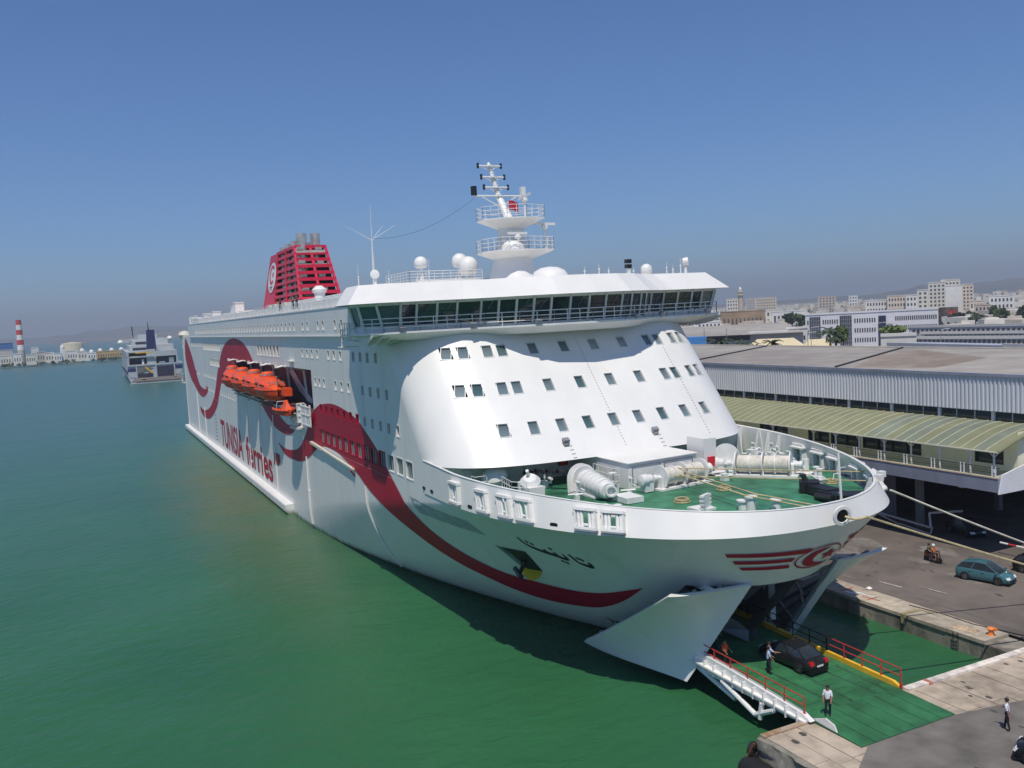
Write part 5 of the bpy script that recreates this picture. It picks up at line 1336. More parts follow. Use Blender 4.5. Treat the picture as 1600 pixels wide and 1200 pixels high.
q = MB(); q.prism([(206.4,14.36,SZ-.03),(232,14.36,SZ-.03),(232,14.36,QZ-.025),(206.4,14.36,QZ-.025)], (0,.3,0)); q.build('step_wall', CONC, qf)
# crumbling edge of the near wall
cr = MB()
def crumble(u, v):
    X = 206.3+26*u; z = -0.6+(QZ-0.16+0.6)*v
    k = noise.noise(Vector((X*0.9, z*1.1, 0)))*0.22+noise.noise(Vector((X*2.7, z*3.1, 4)))*0.10
    bite = max(0, noise.noise(Vector((X*0.55, 7, 0)))+0.15)*0.35*max(0, v-.55)/.45
    return (X, -8.32+k*0.8+bite, z-bite*0.35*(v > .95))
cr.grid(crumble, 150, 22); cr.grid(lambda u, v: Vector(crumble(u, 1)).lerp(Vector((206.3+26*u, -8.0, QZ-.06)), v), 150, 1)
cr.grid(lambda u, v: (206.28+0.06*noise.noise(Vector((u*9, v*6, 2))), -8.3+3.4*u, -0.6+(QZ-.1+.6)*v), 30, 14)
cr.build('spalled_concrete', CONCW, qf, smooth=60)
# fenders at the corner
for lab, c, r, ax in (('small black tyre fender at the near corner of the berth quay', (206.2,-8.5,1.0), 0.42, (1,0.3,0)),):
    q = MB(); t = []
    q.lathe([(r*.5,-.16),(r,-.18),(r*1.08,0),(r,.18),(r*.5,.16),(r*.5,-.16)], c, 18, ax); tag(q.build('tyre_fender', RUBBER, None, smooth=40), lab, 'fender')
q = MB(); q.lathe([(0.01,-1.9),(0.5,-1.8),(0.72,-1.3),(0.75,0),(0.72,1.3),(0.5,1.8),(0.01,1.9)], (207.8,-8.95,0.1), 16, (1,0.02,-0.05)); fe = tag(q.build('roller_fender', RUBBER, None, smooth=50), 'large black cylindrical rubber fender lying against the near quay wall', 'fender')
q = MB(); q.tube((206.6,-8.8,1.6),(206.0,-9.0,0.4),0.05,5); q.build('fender_chain', mat('rusty_steel',(0.25,0.09,0.03),0.8,var=0.4), fe)
# bollards and stray things on the side quay
q = thing('bollard', 'orange mooring bollard on the edge of the side quay', 'bollard', (202.85, 15.3, SZ)); b = MB(); b.lathe([(0.26,0),(0.21,.08),(0.17,.26),(0.22,.37),(0.28,.45),(0.22,.52),(0.01,.55)], (202.85,15.3,SZ), 14); b.obox((203.07,15.3,SZ+.44),(.17,0,.02),(0,.12,0),(0,0,.08)); b.build('bollard_body', mat('orange_bollard_paint',(0.75,0.22,0.05),0.6,var=0.25), q, smooth=40)
q = thing('bollard', 'white block bollard where the two quays meet', 'bollard', (206.9, 14.5, QZ)); b = MB(); b.box(206.6,207.4,14.1,14.9,QZ,QZ+.75); b.box(206.5,207.5,14.0,15.0,QZ+.75,QZ+.95); b.build('bollard_body', WHITE2, q)
q = thing('quay_ladder', 'dark iron ladder on the side quay wall', 'ladder', (201.2, 13.85, 0)); b = MB()
for y in (201.0, 201.4): b.tube((y,13.82,0.1),(y,13.82,SZ),.03,5)
for k in range(5): b.tube((201.0,13.82,.2+k*.25),(201.4,13.82,.2+k*.25),.02,4)
b.build('ladder_frame', BLACK, q)
for i, (x, y, lab) in enumerate(((1358, 921, 'crumpled white bag lying near the quay edge'),)):
    P = at(x, y, SZ); b = MB(); b.lathe([(0.01,0),(.2,.02),(.26,.1),(.15,.2),(.01,.24)], P, 9); tag(b.build('litter_bag', WHITE2), lab, 'litter')
rope('quay_rope', 'thin dark rope lying along the concrete edge of the side quay', [at(1420,945,SZ+.03), at(1470,958,SZ+.03), at(1520,975,SZ+.03), at(1600,993,SZ+.03)], 0.03, BLACK, 0, None)

# stains, patches and tyre marks on the paving
rs_ = random.Random(12)
STAIN = mat('oil_stain', (0.075, 0.066, 0.058), 0.8, var=0.4, scale=2); PATCH = mat('tar_patch', (0.19, 0.17, 0.15), 0.9, var=0.3, scale=2); TYRE = mat('tyre_mark', (0.022, 0.085, 0.042), 0.7, var=0.5, scale=3)
def blot(name, x, y, z, r, m, par):
    q = MB(); n = 14; q.add([(x+r*rs_.uniform(.55,1.1)*math.cos(2*math.pi*i/n)*1.6, y+r*rs_.uniform(.55,1.1)*math.sin(2*math.pi*i/n), z) for i in range(n)], [tuple(range(n))]); q.build(name, m, par)
for k in range(26): blot('oil_stain', rs_.uniform(176, 205), rs_.uniform(19, 31), SZ-.016+.0004*k, rs_.uniform(.08,.35), STAIN, qa)
for k in range(7): blot('tar_patch', rs_.uniform(178, 204), rs_.uniform(20, 30), SZ-.0195+.0003*k, rs_.uniform(.8,2.0), PATCH, qa)
for k in range(12): blot('oil_stain', rs_.uniform(212.5, 219), rs_.uniform(-5, 6), QZ-.016+.0004*k, rs_.uniform(.1,.5), STAIN, qf)
for k in range(10): blot('oil_stain', rs_.uniform(207, 211), rs_.choice([rs_.uniform(-7.6,-5.2), rs_.uniform(3,13)]), QZ-.012+.0004*k, rs_.uniform(.06,.22), STAIN, qf)
for k, (y0_, y1_) in enumerate(((-2.6,-2.3), (-1.0,-1.25), (0.3,0.7), (1.6,1.5))):
    q = MB(); q.add([(199+k, y0_, rz(199+k)+.006+.001*k), (206.15, y1_, rz(206.15)+.006+.001*k), (206.15, y1_+.2, rz(206.15)+.006+.001*k), (199+k, y0_+.2, rz(199+k)+.006+.001*k)], [(0,1,2,3)]); q.build('tyre_mark', TYRE, ramp)

# ================================================================ terminal building
TG = mat('canopy_green_sheet', (0.46, 0.475, 0.29), 0.6, var=0.12, scale=0.5)
TG2 = mat('canopy_teal_sheet', (0.40, 0.45, 0.35), 0.6, var=0.14, scale=0.5)
for m_ in (TG, TG2):      # thin translucent sheeting lets some sun through
    nt = m_.node_tree; b_ = nt.nodes['Principled BSDF']; tr_ = nt.nodes.new('ShaderNodeBsdfTranslucent'); mx_ = nt.nodes.new('ShaderNodeMixShader'); mx_.inputs[0].default_value = 0.5
    nt.links.new(b_.inputs['Base Color'].links[0].from_socket, tr_.inputs['Color']); nt.links.new(b_.outputs[0], mx_.inputs[1]); nt.links.new(tr_.outputs[0], mx_.inputs[2]); nt.links.new(mx_.outputs[0], nt.nodes['Material Output'].inputs['Surface'])
TW = mat('pale_green_wall', (0.74, 0.73, 0.58), 0.8, var=0.1, scale=0.8)
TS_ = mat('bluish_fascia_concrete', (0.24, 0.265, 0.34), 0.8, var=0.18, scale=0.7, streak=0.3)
TC = mat('galvanised_cladding', (0.60, 0.62, 0.66), 0.5, metal=0.0, var=0.1, scale=0.8, streak=0.1)
TR = mat('weathered_roof_sheet', (0.33, 0.30, 0.27), 0.9, var=0.2, scale=0.25, col2=(0.40,0.37,0.33))
TWH = mat('white_render', (0.72, 0.72, 0.76), 0.7, var=0.05)
X0, X1 = 96.0, 192.3
term = thing('terminal_building', 'long passenger terminal with green barrel canopy and corrugated grey upper wall', 'building', (150, 45, SZ))
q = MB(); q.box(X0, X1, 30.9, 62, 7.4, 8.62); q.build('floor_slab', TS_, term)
q = MB(); q.box(X0, X1-.3, 30.92, 34.4, 8.622, 8.66); q.build('walkway_paving', mat('walkway_paving', (0.36,0.37,0.31), 0.9, var=0.15), term)
q = MB(); q.box(X0, X1, 30.85, 31.0, 8.62, 8.74); q.build('walkway_kerb', mat('cream_kerb', (0.62,0.52,0.36), 0.8, var=0.2), term)
# gallery wall with openings
gx = [X0, 100, 108, 112, 122, 126, 136, 140, 146, 152, 156, 160, 163]
wins = [(101,107),(113,121),(127,135),(141,146),(147,152),(158.5,163.2),(166.5,169.6),(169.9,174.0),(174.35,181.6),(187.5,190.3)]
WZ0, WZ1 = 9.15, 10.75
holes = [rect(a, b, WZ0 if not 163 < a < 182 else 8.95, WZ1) for a, b in wins]
hb_ = [(h[0][0], h[1][0], h[0][1], h[2][1]) for h in holes]
wd_ = rect(X0, X1-0.6, 8.62, 12.0)
q = sheet([wd_]+holes, lambda c: None if not pip(c, wd_) or any(a < c[0] < b and e < c[1] < f for a, b, e, f in hb_) else 0, lambda x, z: (x, 34.4, z)); q.build('gallery_wall', TW, term)
for h in holes:
    a, b, e, f = h[0][0], h[1][0], h[0][1], h[2][1]
    q = MB(); q.add([(a,34.62,e),(b,34.62,e),(b,34.62,f),(a,34.62,f)], [(0,1,2,3)]); pn = q.build('gallery_window', GLASS, term)
    q = MB(); n = max(1, round((b-a)/1.9))
    for i in range(n+1): q.box(a+(b-a)*i/n-.035, a+(b-a)*i/n+.035, 34.4, 34.6, e, f)
    q.box(a, b, 34.4, 34.6, (e+f)/2+.2, (e+f)/2+.26); q.build('window_bars', mat('dark_olive_frame', (0.06,0.07,0.05), 0.6), pn)
q = MB(); q.add([(X1-.6,34.4,8.62),(X1-.6,40,8.62),(X1-.6,40,12.3),(X1-.6,34.4,12.3)], [(0,1,2,3)]); q.build('gallery_end_wall', TW, term)
# canopy columns with brackets
for k, X in enumerate([120+k*3.15 for k in range(23)]+[191.6]):
    q = MB(); q.tube((X,31.35,8.62),(X,31.35,10.95),0.085,8)
    for s_ in (-1, 1): q.tube((X,31.35,10.35),(X+s_*.5,31.35,10.9),0.04,5)
    q.build('canopy_column', TWH if k % 4 else TW, term)
# barrel canopy panels and ribs
def canopy(u):     # u 0 eave .. 1 wall
    a = u*math.pi/2
    return 30.95+7.2*(0.35*u+0.65*(1-math.cos(a))) if False else 30.95+7.2*(u**1.0), 10.95+1.55*math.sin(a)
pw = 1.22; n = int((X1-X0)/pw)
for k in range(n):
    a = X1-(k+1)*pw; b = a+pw-0.01
    m_ = TG2 if k in (1,) or (3 <= k <= 11 and k % 3) else TG
    q = MB(); N_ = 7
    P = [canopy(i/N_) for i in range(N_+1)]
    if X1-a < 76:
        q.add([(a, y, z) for y, z in P]+[(b, y, z) for y, z in P], [(i, N_+1+i, N_+2+i, i+1) for i in range(N_)])
        q.build('canopy_panel', m_, term, smooth=60)
        r_ = MB(); r_.path([(b-.01, y, z+.02) for y, z in P], 0.035, 5); r_.build('canopy_rib', mat('canopy_rib_cream', (0.50,0.50,0.36), 0.6), term)
q = MB(); q.path([(X1, *canopy(i/7)) for i in range(8)], 0.12, 6); q.build('canopy_edge', TG, term)
q = MB(); q.box(X0, X1, 30.9, 31.05, 10.86, 10.96); q.build('canopy_gutter', TW, term)
# clerestory
q = MB(); q.box(X0, 200, 38.5, 38.7, 12.3, 13.6); q.build('clerestory_glass', GLASS, term)
X = 98.0
while X < 199:
    q = MB(); q.box(X-.16, X+.16, 38.3, 38.52, 12.3, 13.5); q.build('clerestory_post', TWH, term)
    for s_ in (1.9, 3.9):
        q = MB(); q.box(X+s_-.04, X+s_+.04, 38.42, 38.52, 12.3, 13.5); q.build('clerestory_mullion', TC, term)
    X += 5.9
# corrugated cladding
q = MB(); xs = []; X = X0
while X < 201:
    xs += [(X, 0), (X+.17, 0), (X+.22, -.09), (X+.39, -.09)]; X += .44
q.add([(x, 38.1+d, 13.42) for x, d in xs]+[(x, 38.1+d, 16.72) for x, d in xs], [(i, i+1, len(xs)+i+1, len(xs)+i) for i in range(len(xs)-1)]); q.build('corrugated_cladding', TC, term)
q = MB(); q.box(X0, 201, 37.9, 38.4, 16.72, 17.0); q.box(X0,201,38.1,38.5,13.38,13.44); q.build('eaves_gutter', TS_, term)
q = MB()
for a, b in ((X0, 140.2), (140.4, 167.0), (167.2, 201)):
    q.add([(a,38.2,17.0),(b,38.2,17.0),(b-11,62,17.55),(a-11,62,17.55)], [(0,1,2,3)])
q.build('roof_sheet', TR, term)
for X in (140.3, 167.1):
    r_ = MB(); r_.obox(((2*X-11)/2, 50.1, 17.36), (-5.5, 11.9, .275), (.12,0,0), (0,0,.08)); r_.build('roof_joint', BLACK, term)
q = MB(); q.add([(150,38.6,17.035),(170,38.6,17.035),(162,56,17.43),(152,60,17.53)], [(0,1,2,3)])
q = MB(); q.add([(169,39,17.03),(178,41,17.07),(176,52,17.33),(160,60,17.52),(161,52,17.33)], [(0,1,2,3,4)]); q.build('roof_rust_stain', mat('roof_rust', (0.27,0.215,0.17), 0.9, var=0.2, scale=0.5, col2=(0.32,0.275,0.23)), term)
q = MB(); q.box(X0-11, 190, 61.9, 62.4, 16.5, 17.75); q.box(X0, 201, 38.75, 39, 12.3, 17); q.build('back_parapet', mat('cream_parapet',(0.5,0.47,0.40),0.85), term)
# white gable wall at the quay end
q = MB(); q.prism([(X1+.02,30.8,7.3),(X1+.02,62,7.3),(X1+.02,62,13.2),(X1+.02,48,12.2),(X1+.02,31.3,8.95)], (0.14,0,0)); q.build('white_end_wall', TWH, term)
# railing: paired white posts and dark rails
ps = [176.4-3.07*k for k in range(8, -6, -1)]
for X in ps:
    for d in (-.17, .17):
        q = MB(); q.tube((X+d,31.1,8.62),(X+d,31.1,9.62),0.055,6); q.build('railing_post', TWH, term)
q = MB(); q.tube((X0,31.1,9.5),(X1,31.1,9.5),0.035,5); q.tube((X0,31.1,9.05),(X1,31.1,9.05),0.02,5); q.build('railing_rail', BLACK, term)
q = MB()
for k in range(len(ps)): q.tube((ps[k]+.4,33.2,8.68),(ps[k]+2.6,33.2,8.68),0.03,5)
# open ground floor: columns, back wall, bluish panel
for X in range(100, 182, 10):
    for y in (36, 48):
        q = MB(); q.box(X-.3, X+.3, y-.3, y+.3, SZ-.02, 7.4); q.build('ground_column', mat('column_concrete',(0.2,0.2,0.2),0.85), term)
q = MB(); q.box(X0, X1, 60, 60.3, SZ-.02, 7.4); q.build('back_wall', GREYP, term)
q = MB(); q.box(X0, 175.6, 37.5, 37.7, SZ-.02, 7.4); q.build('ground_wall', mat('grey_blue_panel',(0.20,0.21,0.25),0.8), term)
q = MB(); q.box(188, 188.5, 31.4, 31.6, 7.2, 7.4); q.build('soffit_lamp', TWH, term)
# ================================================================ cars
CARGLASS = glass('car_glass', (0.03, 0.04, 0.05), 0.03)
def car(label, loc, rz, col, kind='sedan', rough=0.16, detail=True):
    pm = mat('car_paint_%d' % len(MATS), col, rough, metal=0.25, var=0.05, scale=1.0)
    t = thing('car', label, 'car', loc, rz)
    if kind == 'sedan': L_, W, H = 4.5, 1.76, 1.45; belt = [(-2.25,.62,.72),(-2.2,.80,.8),(-1.9,.90,.86),(-1.3,.96,.88),(0,.92,.88),(1.0,.88,.88),(1.7,.80,.86),(2.1,.68,.78),(2.25,.5,.62)]; roof = [(-1.75,.93),(-0.95,H-.06),(0.1,H),(0.35,H-.02),(1.15,.90)]
    else: L_, W, H = 4.2, 1.74, 1.55; belt = [(-2.1,.65,.74),(-2.06,.95,.82),(-1.8,1.0,.87),(-1.0,1.0,.88),(0,.97,.88),(0.9,.93,.88),(1.6,.82,.86),(1.98,.68,.78),(2.1,.5,.62)]; roof = [(-2.0,1.0),(-1.6,H-.14),(-0.6,H),(0.2,H-.03),(1.35,.90)]
    b = MB(); rr = []
    for x, zt, w in belt:
        w = w*W/1.76; z0 = 0.2 if abs(x) < 1.9 else 0.28
        rr.append([(x,-w*.9,z0),(x,-w,z0+.2),(x,-w,zt-.22),(x,-w*.93,zt-.04),(x,-w*.8,zt),(x,0,zt+.02),(x,w*.8,zt),(x,w*.93,zt-.04),(x,w,zt-.22),(x,w,z0+.2),(x,w*.9,z0)])
    n = 11
    for p, q in zip(rr[:-1], rr[1:]): b.add(p+q, [(i, (i+1) % n, n+(i+1) % n, n+i) for i in range(n)])
    b.add(rr[0], [tuple(range(n-1,-1,-1))]); b.add(rr[-1], [tuple(range(n))])
    # roof shell
    wr = .60*W/1.76
    def bz(x):
        for (a, za, _), (c, zc, _) in zip(belt[:-1], belt[1:]):
            if a <= x <= c: return za+(zc-za)*(x-a)/(c-a)
        return .9
    R1, R2, R3 = roof[1], roof[2], roof[3]
    def rp(p, s_): return (p[0], s_*wr, p[1])
    for p, q in ((R1, R2), (R2, R3)): b.add([rp(p,-1), rp(q,-1), (q[0],0,q[1]+.03), (p[0],0,p[1]+.03)], [(0,1,2,3)]); b.add([(p[0],0,p[1]+.03), (q[0],0,q[1]+.03), rp(q,1), rp(p,1)], [(0,1,2,3)])
    wb_ = .76*W/1.76
    foot = [(roof[0][0], bz(roof[0][0])), None, None, None, (roof[4][0], bz(roof[4][0]))]
    for s_ in (-1, 1):
        for p, q in ((roof[0], R1), (roof[4], R3)): b.tube((p[0], s_*wb_*.96, bz(p[0])), rp(q, s_), 0.045, 5)
        b.tube(((R1[0]+R3[0])/2-.15, s_*wb_, bz(0)), (R2[0], s_*wr, R2[1]-.02), 0.04, 5); b.path([rp(R1,s_), rp(R2,s_), rp(R3,s_)], 0.035, 5)
    b.build('body', pm, t, smooth=35, local=True)
    def pane(P):
        q = MB(); q.add(P, [(0,1,2,3)]); return q.build('window', CARGLASS, t, local=True)
    pane([(roof[4][0],-wb_,bz(roof[4][0])),(roof[4][0],wb_,bz(roof[4][0])),(R3[0],wr,R3[1]-.01),(R3[0],-wr,R3[1]-.01)])
    pane([(roof[0][0],-wb_,bz(roof[0][0])),(roof[0][0],wb_,bz(roof[0][0])),(R1[0],wr,R1[1]-.01),(R1[0],-wr,R1[1]-.01)])
    xm = (R1[0]+R3[0])/2-.15
    for s_ in (-1, 1):
        pane([(roof[0][0]+.1,s_*wb_,bz(roof[0][0])-.0),(xm,s_*wb_,bz(xm)),(R2[0],s_*wr,R2[1]-.03),(R1[0],s_*wr,R1[1]-.03)]); pane([(xm,s_*wb_,bz(xm)),(roof[4][0]-.05,s_*wb_,bz(roof[4][0])),(R3[0],s_*wr,R3[1]-.03),(R2[0],s_*wr,R2[1]-.03)])
    wx = (-1.32, 1.33) if kind == 'sedan' else (-1.27, 1.28)
    for x in wx:
        for s_ in (-1, 1):
            a = MB(); a.lathe([(0.01,0),(0.37,0),(0.37,.03),(0.01,.03)], (x, s_*(W/2-.015), .33), 18, (0, s_, 0)); a.build('wheel_arch', BLACK, t, local=True)
            w = MB(); w.lathe([(.2,-.1),(.3,-.1),(.315,-.06),(.315,.06),(.3,.1),(.2,.1)], (x, s_*(W/2-.05), .315), 18, (0, s_, 0)); wo_ = w.build('wheel', RUBBER, t, smooth=40, local=True)
            w = MB(); w.lathe([(.01,.08),(.06,.1),(.19,.085),(.205,.1)], (x, s_*(W/2-.05), .315), 14, (0, s_, 0)); w.build('rim', mat('alloy_rim', (0.5,0.5,0.5), 0.35, metal=0.8), wo_, local=True)
    xf, xb = L_/2, -L_/2
    for s_ in (-1, 1):
        h = MB(); h.obox((xf-.13, s_*.58, .62), (.06,s_*-.05,0), (0,.17,0), (-.06,0,.08)); h.build('headlight', mat('headlight_lens', (0.7,0.72,0.72), 0.1), t, local=True)
        h = MB(); h.obox((xb+.10, s_*.62, .76), (.08,0,0), (0,.16,0), (.03,0,.10)); h.build('tail_light', mat('tail_light_red', (0.5,0.01,0.015), 0.2), t, local=True)
        h = MB(); h.obox((roof[4][0]-.2, s_*(W/2+.08), .98), (.06,0,0), (0,.1,0), (0,0,.07)); h.build('mirror', pm, t, local=True)
        for xx in (-.9, .1): 
            h = MB(); h.obox((xx, s_*(W/2+.005), .78), (.09,0,0), (0,.015,0), (0,0,.018)); h.build('door_handle', BLACK, t, local=True)
    h = MB(); h.box(xb-.02, xb+.03, -.26, .26, .50, .61); h.build('number_plate', WHITE2, t, local=True)
    h = MB(); h.box(xb+.0, xf-.0, -W/2+.12, W/2-.12, .16, .22); h.build('underbody', BLACK, t, local=True)
    return t
def head(a, b): return math.atan2(b.y-a.y, b.x-a.x)
rampdir = math.pi
c1_ = car('dark grey saloon car driving up the green ramp into the ferry', (200.45, -0.3, rz(200.45)+.01), R(183), (0.022,0.022,0.026), 'sedan')
c2_ = car('teal blue hatchback car driving along the side quay', (194.9, 25.6, SZ-.015), R(14), (0.075,0.20,0.235), 'hatch')
c3_ = car('dark hatchback behind the teal car, cut off at the right edge', (196.4, 30.6, SZ-.015), R(8), (0.012,0.011,0.018), 'hatch')
c4_ = car('black car nose on the berth road, cut off at the bottom right corner', (216.4, 1.9, QZ-.015), R(206), (0.01,0.01,0.014), 'hatch')
# vehicles in the shade under the terminal
c5_ = car('dark car parked in the shade under the terminal beside the trailer frame', (184.6, 36.8, SZ-.015), R(-20), (0.03,0.035,0.045), 'hatch')
tl = thing('boat_trailer', 'bare grey steel trailer frame standing in the shade under the terminal', 'trailer', (181, 33.5, SZ))
q = MB(); P = [Vector((176.2,33.4,2.7)), Vector((183.2,33.6,2.2)), Vector((183.0,33.7,3.6)), Vector((186.0,34.5,4.2))]
q.path(P, .11, 6); q.tube(P[0], (179.6,33.4,1.9), .07, 6); q.path([(179.8,33.3,2.0),(183.3,33.4,1.6),(183.4,33.6,2.3)], .08, 6); q.build('frame', mat('galvanised_frame',(0.45,0.47,0.5),0.5), tl)
for x in (178.6, 181.2):
    q = MB(); q.lathe([(.2,-.1),(.33,-.1),(.33,.1),(.2,.1)], (x,33.5,SZ+.32), 14, (0,1,0)); q.tube((x,33.5,SZ+.32),(x,33.5,2.3),.05); q.build('wheel', RUBBER, tl)
bp = thing('barrier_pole', 'red and white striped barrier pole at the right edge', 'barrier', (193, 33.2, SZ))
for k in range(4):
    q = MB(); q.tube((190.7+k*.8,33.3-.02*k,2.35),(191.5+k*.8,33.28-.02*k,2.35),.09,8); q.build('pole_band', RAIL_RED if k % 2 else WHITE2, bp)
q = MB(); q.box(193.9,194.3,33.0,33.4,SZ-.02,2.5); q.build('post', GREYP, bp)

# ================================================================ people
SKIN = mat('skin', (0.32, 0.17, 0.11), 0.6, var=0.08, scale=8)
HAIR = mat('dark_hair', (0.012, 0.010, 0.009), 0.7)
def cloth(c): return mat('cloth_%02x%02x%02x' % tuple(int(v*255) for v in c), c, 0.85, var=0.12, scale=6)
def person(label, loc, rz, shirt, trous, arms=((0.1,-.1),(0.1,-.1)), legs=(0.08,-0.06), lean=0.0, sit=False, hat=None, group=None, vest=None):
    t = thing('person', label, 'person', loc, rz, group)
    V = []; E = []; Rr = []; tagm = []
    def v(p, r, m, par=None):
        V.append(Vector(p)); Rr.append(r); tagm.append(m)
        if par is not None: E.append((par, len(V)-1))
        return len(V)-1
    ph = 0.95 if not sit else 0.78
    pel = v((0,0,ph), .15, 1); ab = v((lean*.1,0,ph+.18), .145, 0, pel); chs = v((lean*.25,0,ph+.38), .165, 0, ab); nk = v((lean*.38,0,ph+.56), .062, 2, chs)
    hd = v((lean*.42+.02,0,ph+.68), .10, 2, nk); tp = v((lean*.44+.01,0,ph+.78), .085, 3, hd); v((lean*.42+.125,0,ph+.68), .02, 2, hd)
    for s_, (af, ab_) in zip((-1, 1), arms):
        sh = v((lean*.28, s_*.19, ph+.47), .07, 0, chs); el = v((lean*.28+af*.28, s_*(.24+abs(ab_)*.05), ph+.22+abs(af)*.03), .05, 0, sh)
        d = Vector((af*.55+.05, -s_*.02, -.24+abs(af)*.22)); d = d.normalized()*.25
        w = v(V[el]+d, .034, 2, el); hn = v(V[w]+d*.28, .036, 2, w)
        for k in range(4): f1 = v(V[hn]+d*.18+Vector((0,(k-1.5)*.022,0)), .010, 2, hn); v(V[f1]+d*(.14-.02*abs(k-1.4))+Vector((.012,0,-.005)), .008, 2, f1)
        th = v(V[w]+d*.2+Vector((.045,0,0)), .011, 2, w); v(V[th]+d*.15, .009, 2, th)
    for s_, f in zip((-1, 1), legs):
        hp = v((0, s_*.095, ph-.06), .105, 1, pel)
        if sit: kn = v((.42, s_*.16, ph-.08), .075, 1, hp); an_ = v((.36, s_*.17, ph-.48), .05, 1, kn)
        else: kn = v((f*.5+.02, s_*.10, .50), .072, 1, hp); an_ = v((f, s_*.105, .10), .048, 1, kn)
        v(V[an_]+Vector((.16,s_*.02,-.05)), .04, 4, an_)
    me = bpy.data.meshes.new('body'); me.from_pydata(V, E, [])
    ob = bpy.data.objects.new('tmp', me); COL.objects.link(ob)
    md = ob.modifiers.new('s', 'SKIN'); md.use_smooth_shade = True
    for i, sv in enumerate(me.skin_vertices[0].data): sv.radius = (Rr[i], Rr[i]); sv.use_root = (i == 0)
    sd = ob.modifiers.new('d', 'SUBSURF'); sd.levels = 1; sd.render_levels = 1
    dg = bpy.context.evaluated_depsgraph_get(); out = bpy.data.meshes.new_from_object(ob.evaluated_get(dg))
    bpy.data.objects.remove(ob); bpy.data.meshes.remove(me)
    out.materials.clear()
    for m_ in (cloth(shirt), cloth(trous), SKIN, HAIR, BLACK): out.materials.append(m_)
    edges = [(V[a], V[b], tagm[b]) for a, b in E]
    for p in out.polygons:
        c = p.center; best = 9; bm_ = 0
        for a, b, m_ in edges:
            ab2 = b-a; u = max(0, min(1, (c-a).dot(ab2)/max(ab2.length_squared, 1e-6))); d = (c-(a+ab2*u)).length
            if d < best: best = d; bm_ = m_
        if bm_ == 3: bm_ = 3 if (c.z > ph+.745 or c.x < V[hd].x-.03) else 2
        if bm_ == 2 and c.x < V[hd].x-.04 and c.z > ph+.64: bm_ = 3
        p.material_index = bm_
    out.name = 'body'; link(out, 'body', t, True)
    if hat:
        h = MB(); h.lathe([(.135,-.05),(.145,.03),(.12,.11),(.06,.15),(.01,.16)], V[hd]+Vector((0,0,.03)), 12); h.build('helmet', cloth(hat), t, smooth=50, local=True)
    else:
        h = MB(); h.lathe([(.113,.0),(.108,.06),(.07,.10),(.01,.115)], V[hd]+Vector((-.012,0,.02)), 12); h.build('hair', HAIR, t, smooth=50, local=True)
    if vest:
        h = MB(); h.lathe([(.17,ph+.06),(.20,ph+.25),(.205,ph+.42),(.11,ph+.53)], (lean*.2,0,0), 14); h.build('vest', cloth(vest), t, smooth=50, local=True)
    return t
W_ = (0.72,0.74,0.80); NAVY = (0.012,0.013,0.02); PALEB = (0.42,0.52,0.70)
person('man in white shirt and dark trousers standing by the red ramp rail', (206.75,-3.65,1.9), R(-60), W_, NAVY, ((.1,0),(.15,0)), (.05,-.05))
person('man in white shirt and dark trousers walking on the berth road', (212.7,3.0,QZ-.02), R(200), W_, NAVY, ((.5,0),(-.2,0)), (.16,-.14))
person('crew member in pale blue shirt, nearer of the two beside the car', (200.9,-2.65,rz(200.9)), R(60), PALEB, NAVY, ((.2,0),(.3,0)), (.05,-.06))
person('crew member in pale blue shirt and cap pointing at the car', (200.35,-2.1,rz(200.35)), R(40), PALEB, NAVY, ((1.1,0),(.3,0)), (.05,-.06))
person('worker in orange vest standing by the starboard end of the ramp', (198.6,-4.15,rz(198.6)), R(20), (0.35,0.05,0.03), NAVY, ((.2,0),(.3,0)), (.05,-.06), vest=(0.75,0.11,0.03))
person('crew member in pale shirt half hidden by the open bow door', (196.1,-2.9,rz(196.1)), R(20), PALEB, NAVY, ((.2,0),(.3,0)), (.05,-.06))
person('worker in red top almost hidden behind the open bow door', (196.5,-3.6,rz(196.5)), R(20), (0.5,0.03,0.02), NAVY, ((.2,0),(.3,0)), (.05,-.06))
for X, lab, c in ((122.5,'person in dark clothes on the upper deck, aft of the other two',(0.02,0.02,0.04)), (130.2,'person in striped grey top on the upper deck rail, middle of three',(0.12,0.11,0.12)), (132.4,'person in dark top on the upper deck rail, nearest the bridge',(0.06,0.04,0.06))):
    person(lab, (X,-14.85,27.15), R(-70), c, NAVY, ((.5,0),(.5,0)), (.05,-.06), group=None)
# scooter with two riders
sc_ = thing('scooter', 'small motor scooter with two riders on the side quay', 'scooter', at(1458, 878, SZ-.01), R(0))
sc_.scale = (1.12,)*3
for x in (-.6, .6):
    q = MB(); q.lathe([(.12,-.06),(.22,-.06),(.24,0),(.22,.06),(.12,.06)], (x,0,.24), 14, (0,1,0)); q.build('wheel', RUBBER, sc_, local=True)
q = MB(); q.obox((-.25,0,.55),(.42,0,.02),(0,.17,0),(0,0,.17)); q.obox((.15,0,.32),(.35,0,0),(0,.15,0),(0,0,.05)); q.obox((.48,0,.6),(.05,0,-.1),(0,.2,0),(-.08,0,.32)); q.build('body', mat('scooter_dark_red', (0.09,0.025,0.02), 0.4), sc_, local=True)
q = MB(); q.obox((-.3,0,.77),(.38,0,0),(0,.14,0),(0,0,.05)); q.build('seat', BLACK, sc_, local=True)
q = MB(); q.tube((.6,0,.24),(.42,0,1.0),.03); q.tube((.42,-.3,1.02),(.42,.3,1.02),.02); q.build('handlebar', GREYP, sc_, local=True)
bl = sc_.location
dx, dy = 1.12, 0.0
person('scooter passenger in dark green jacket sitting behind the driver', (bl.x-.38*dx, bl.y-.38*dy, bl.z), R(0), (0.05,0.08,0.05), (0.06,0.08,0.14), ((.6,0),(.6,0)), sit=True)
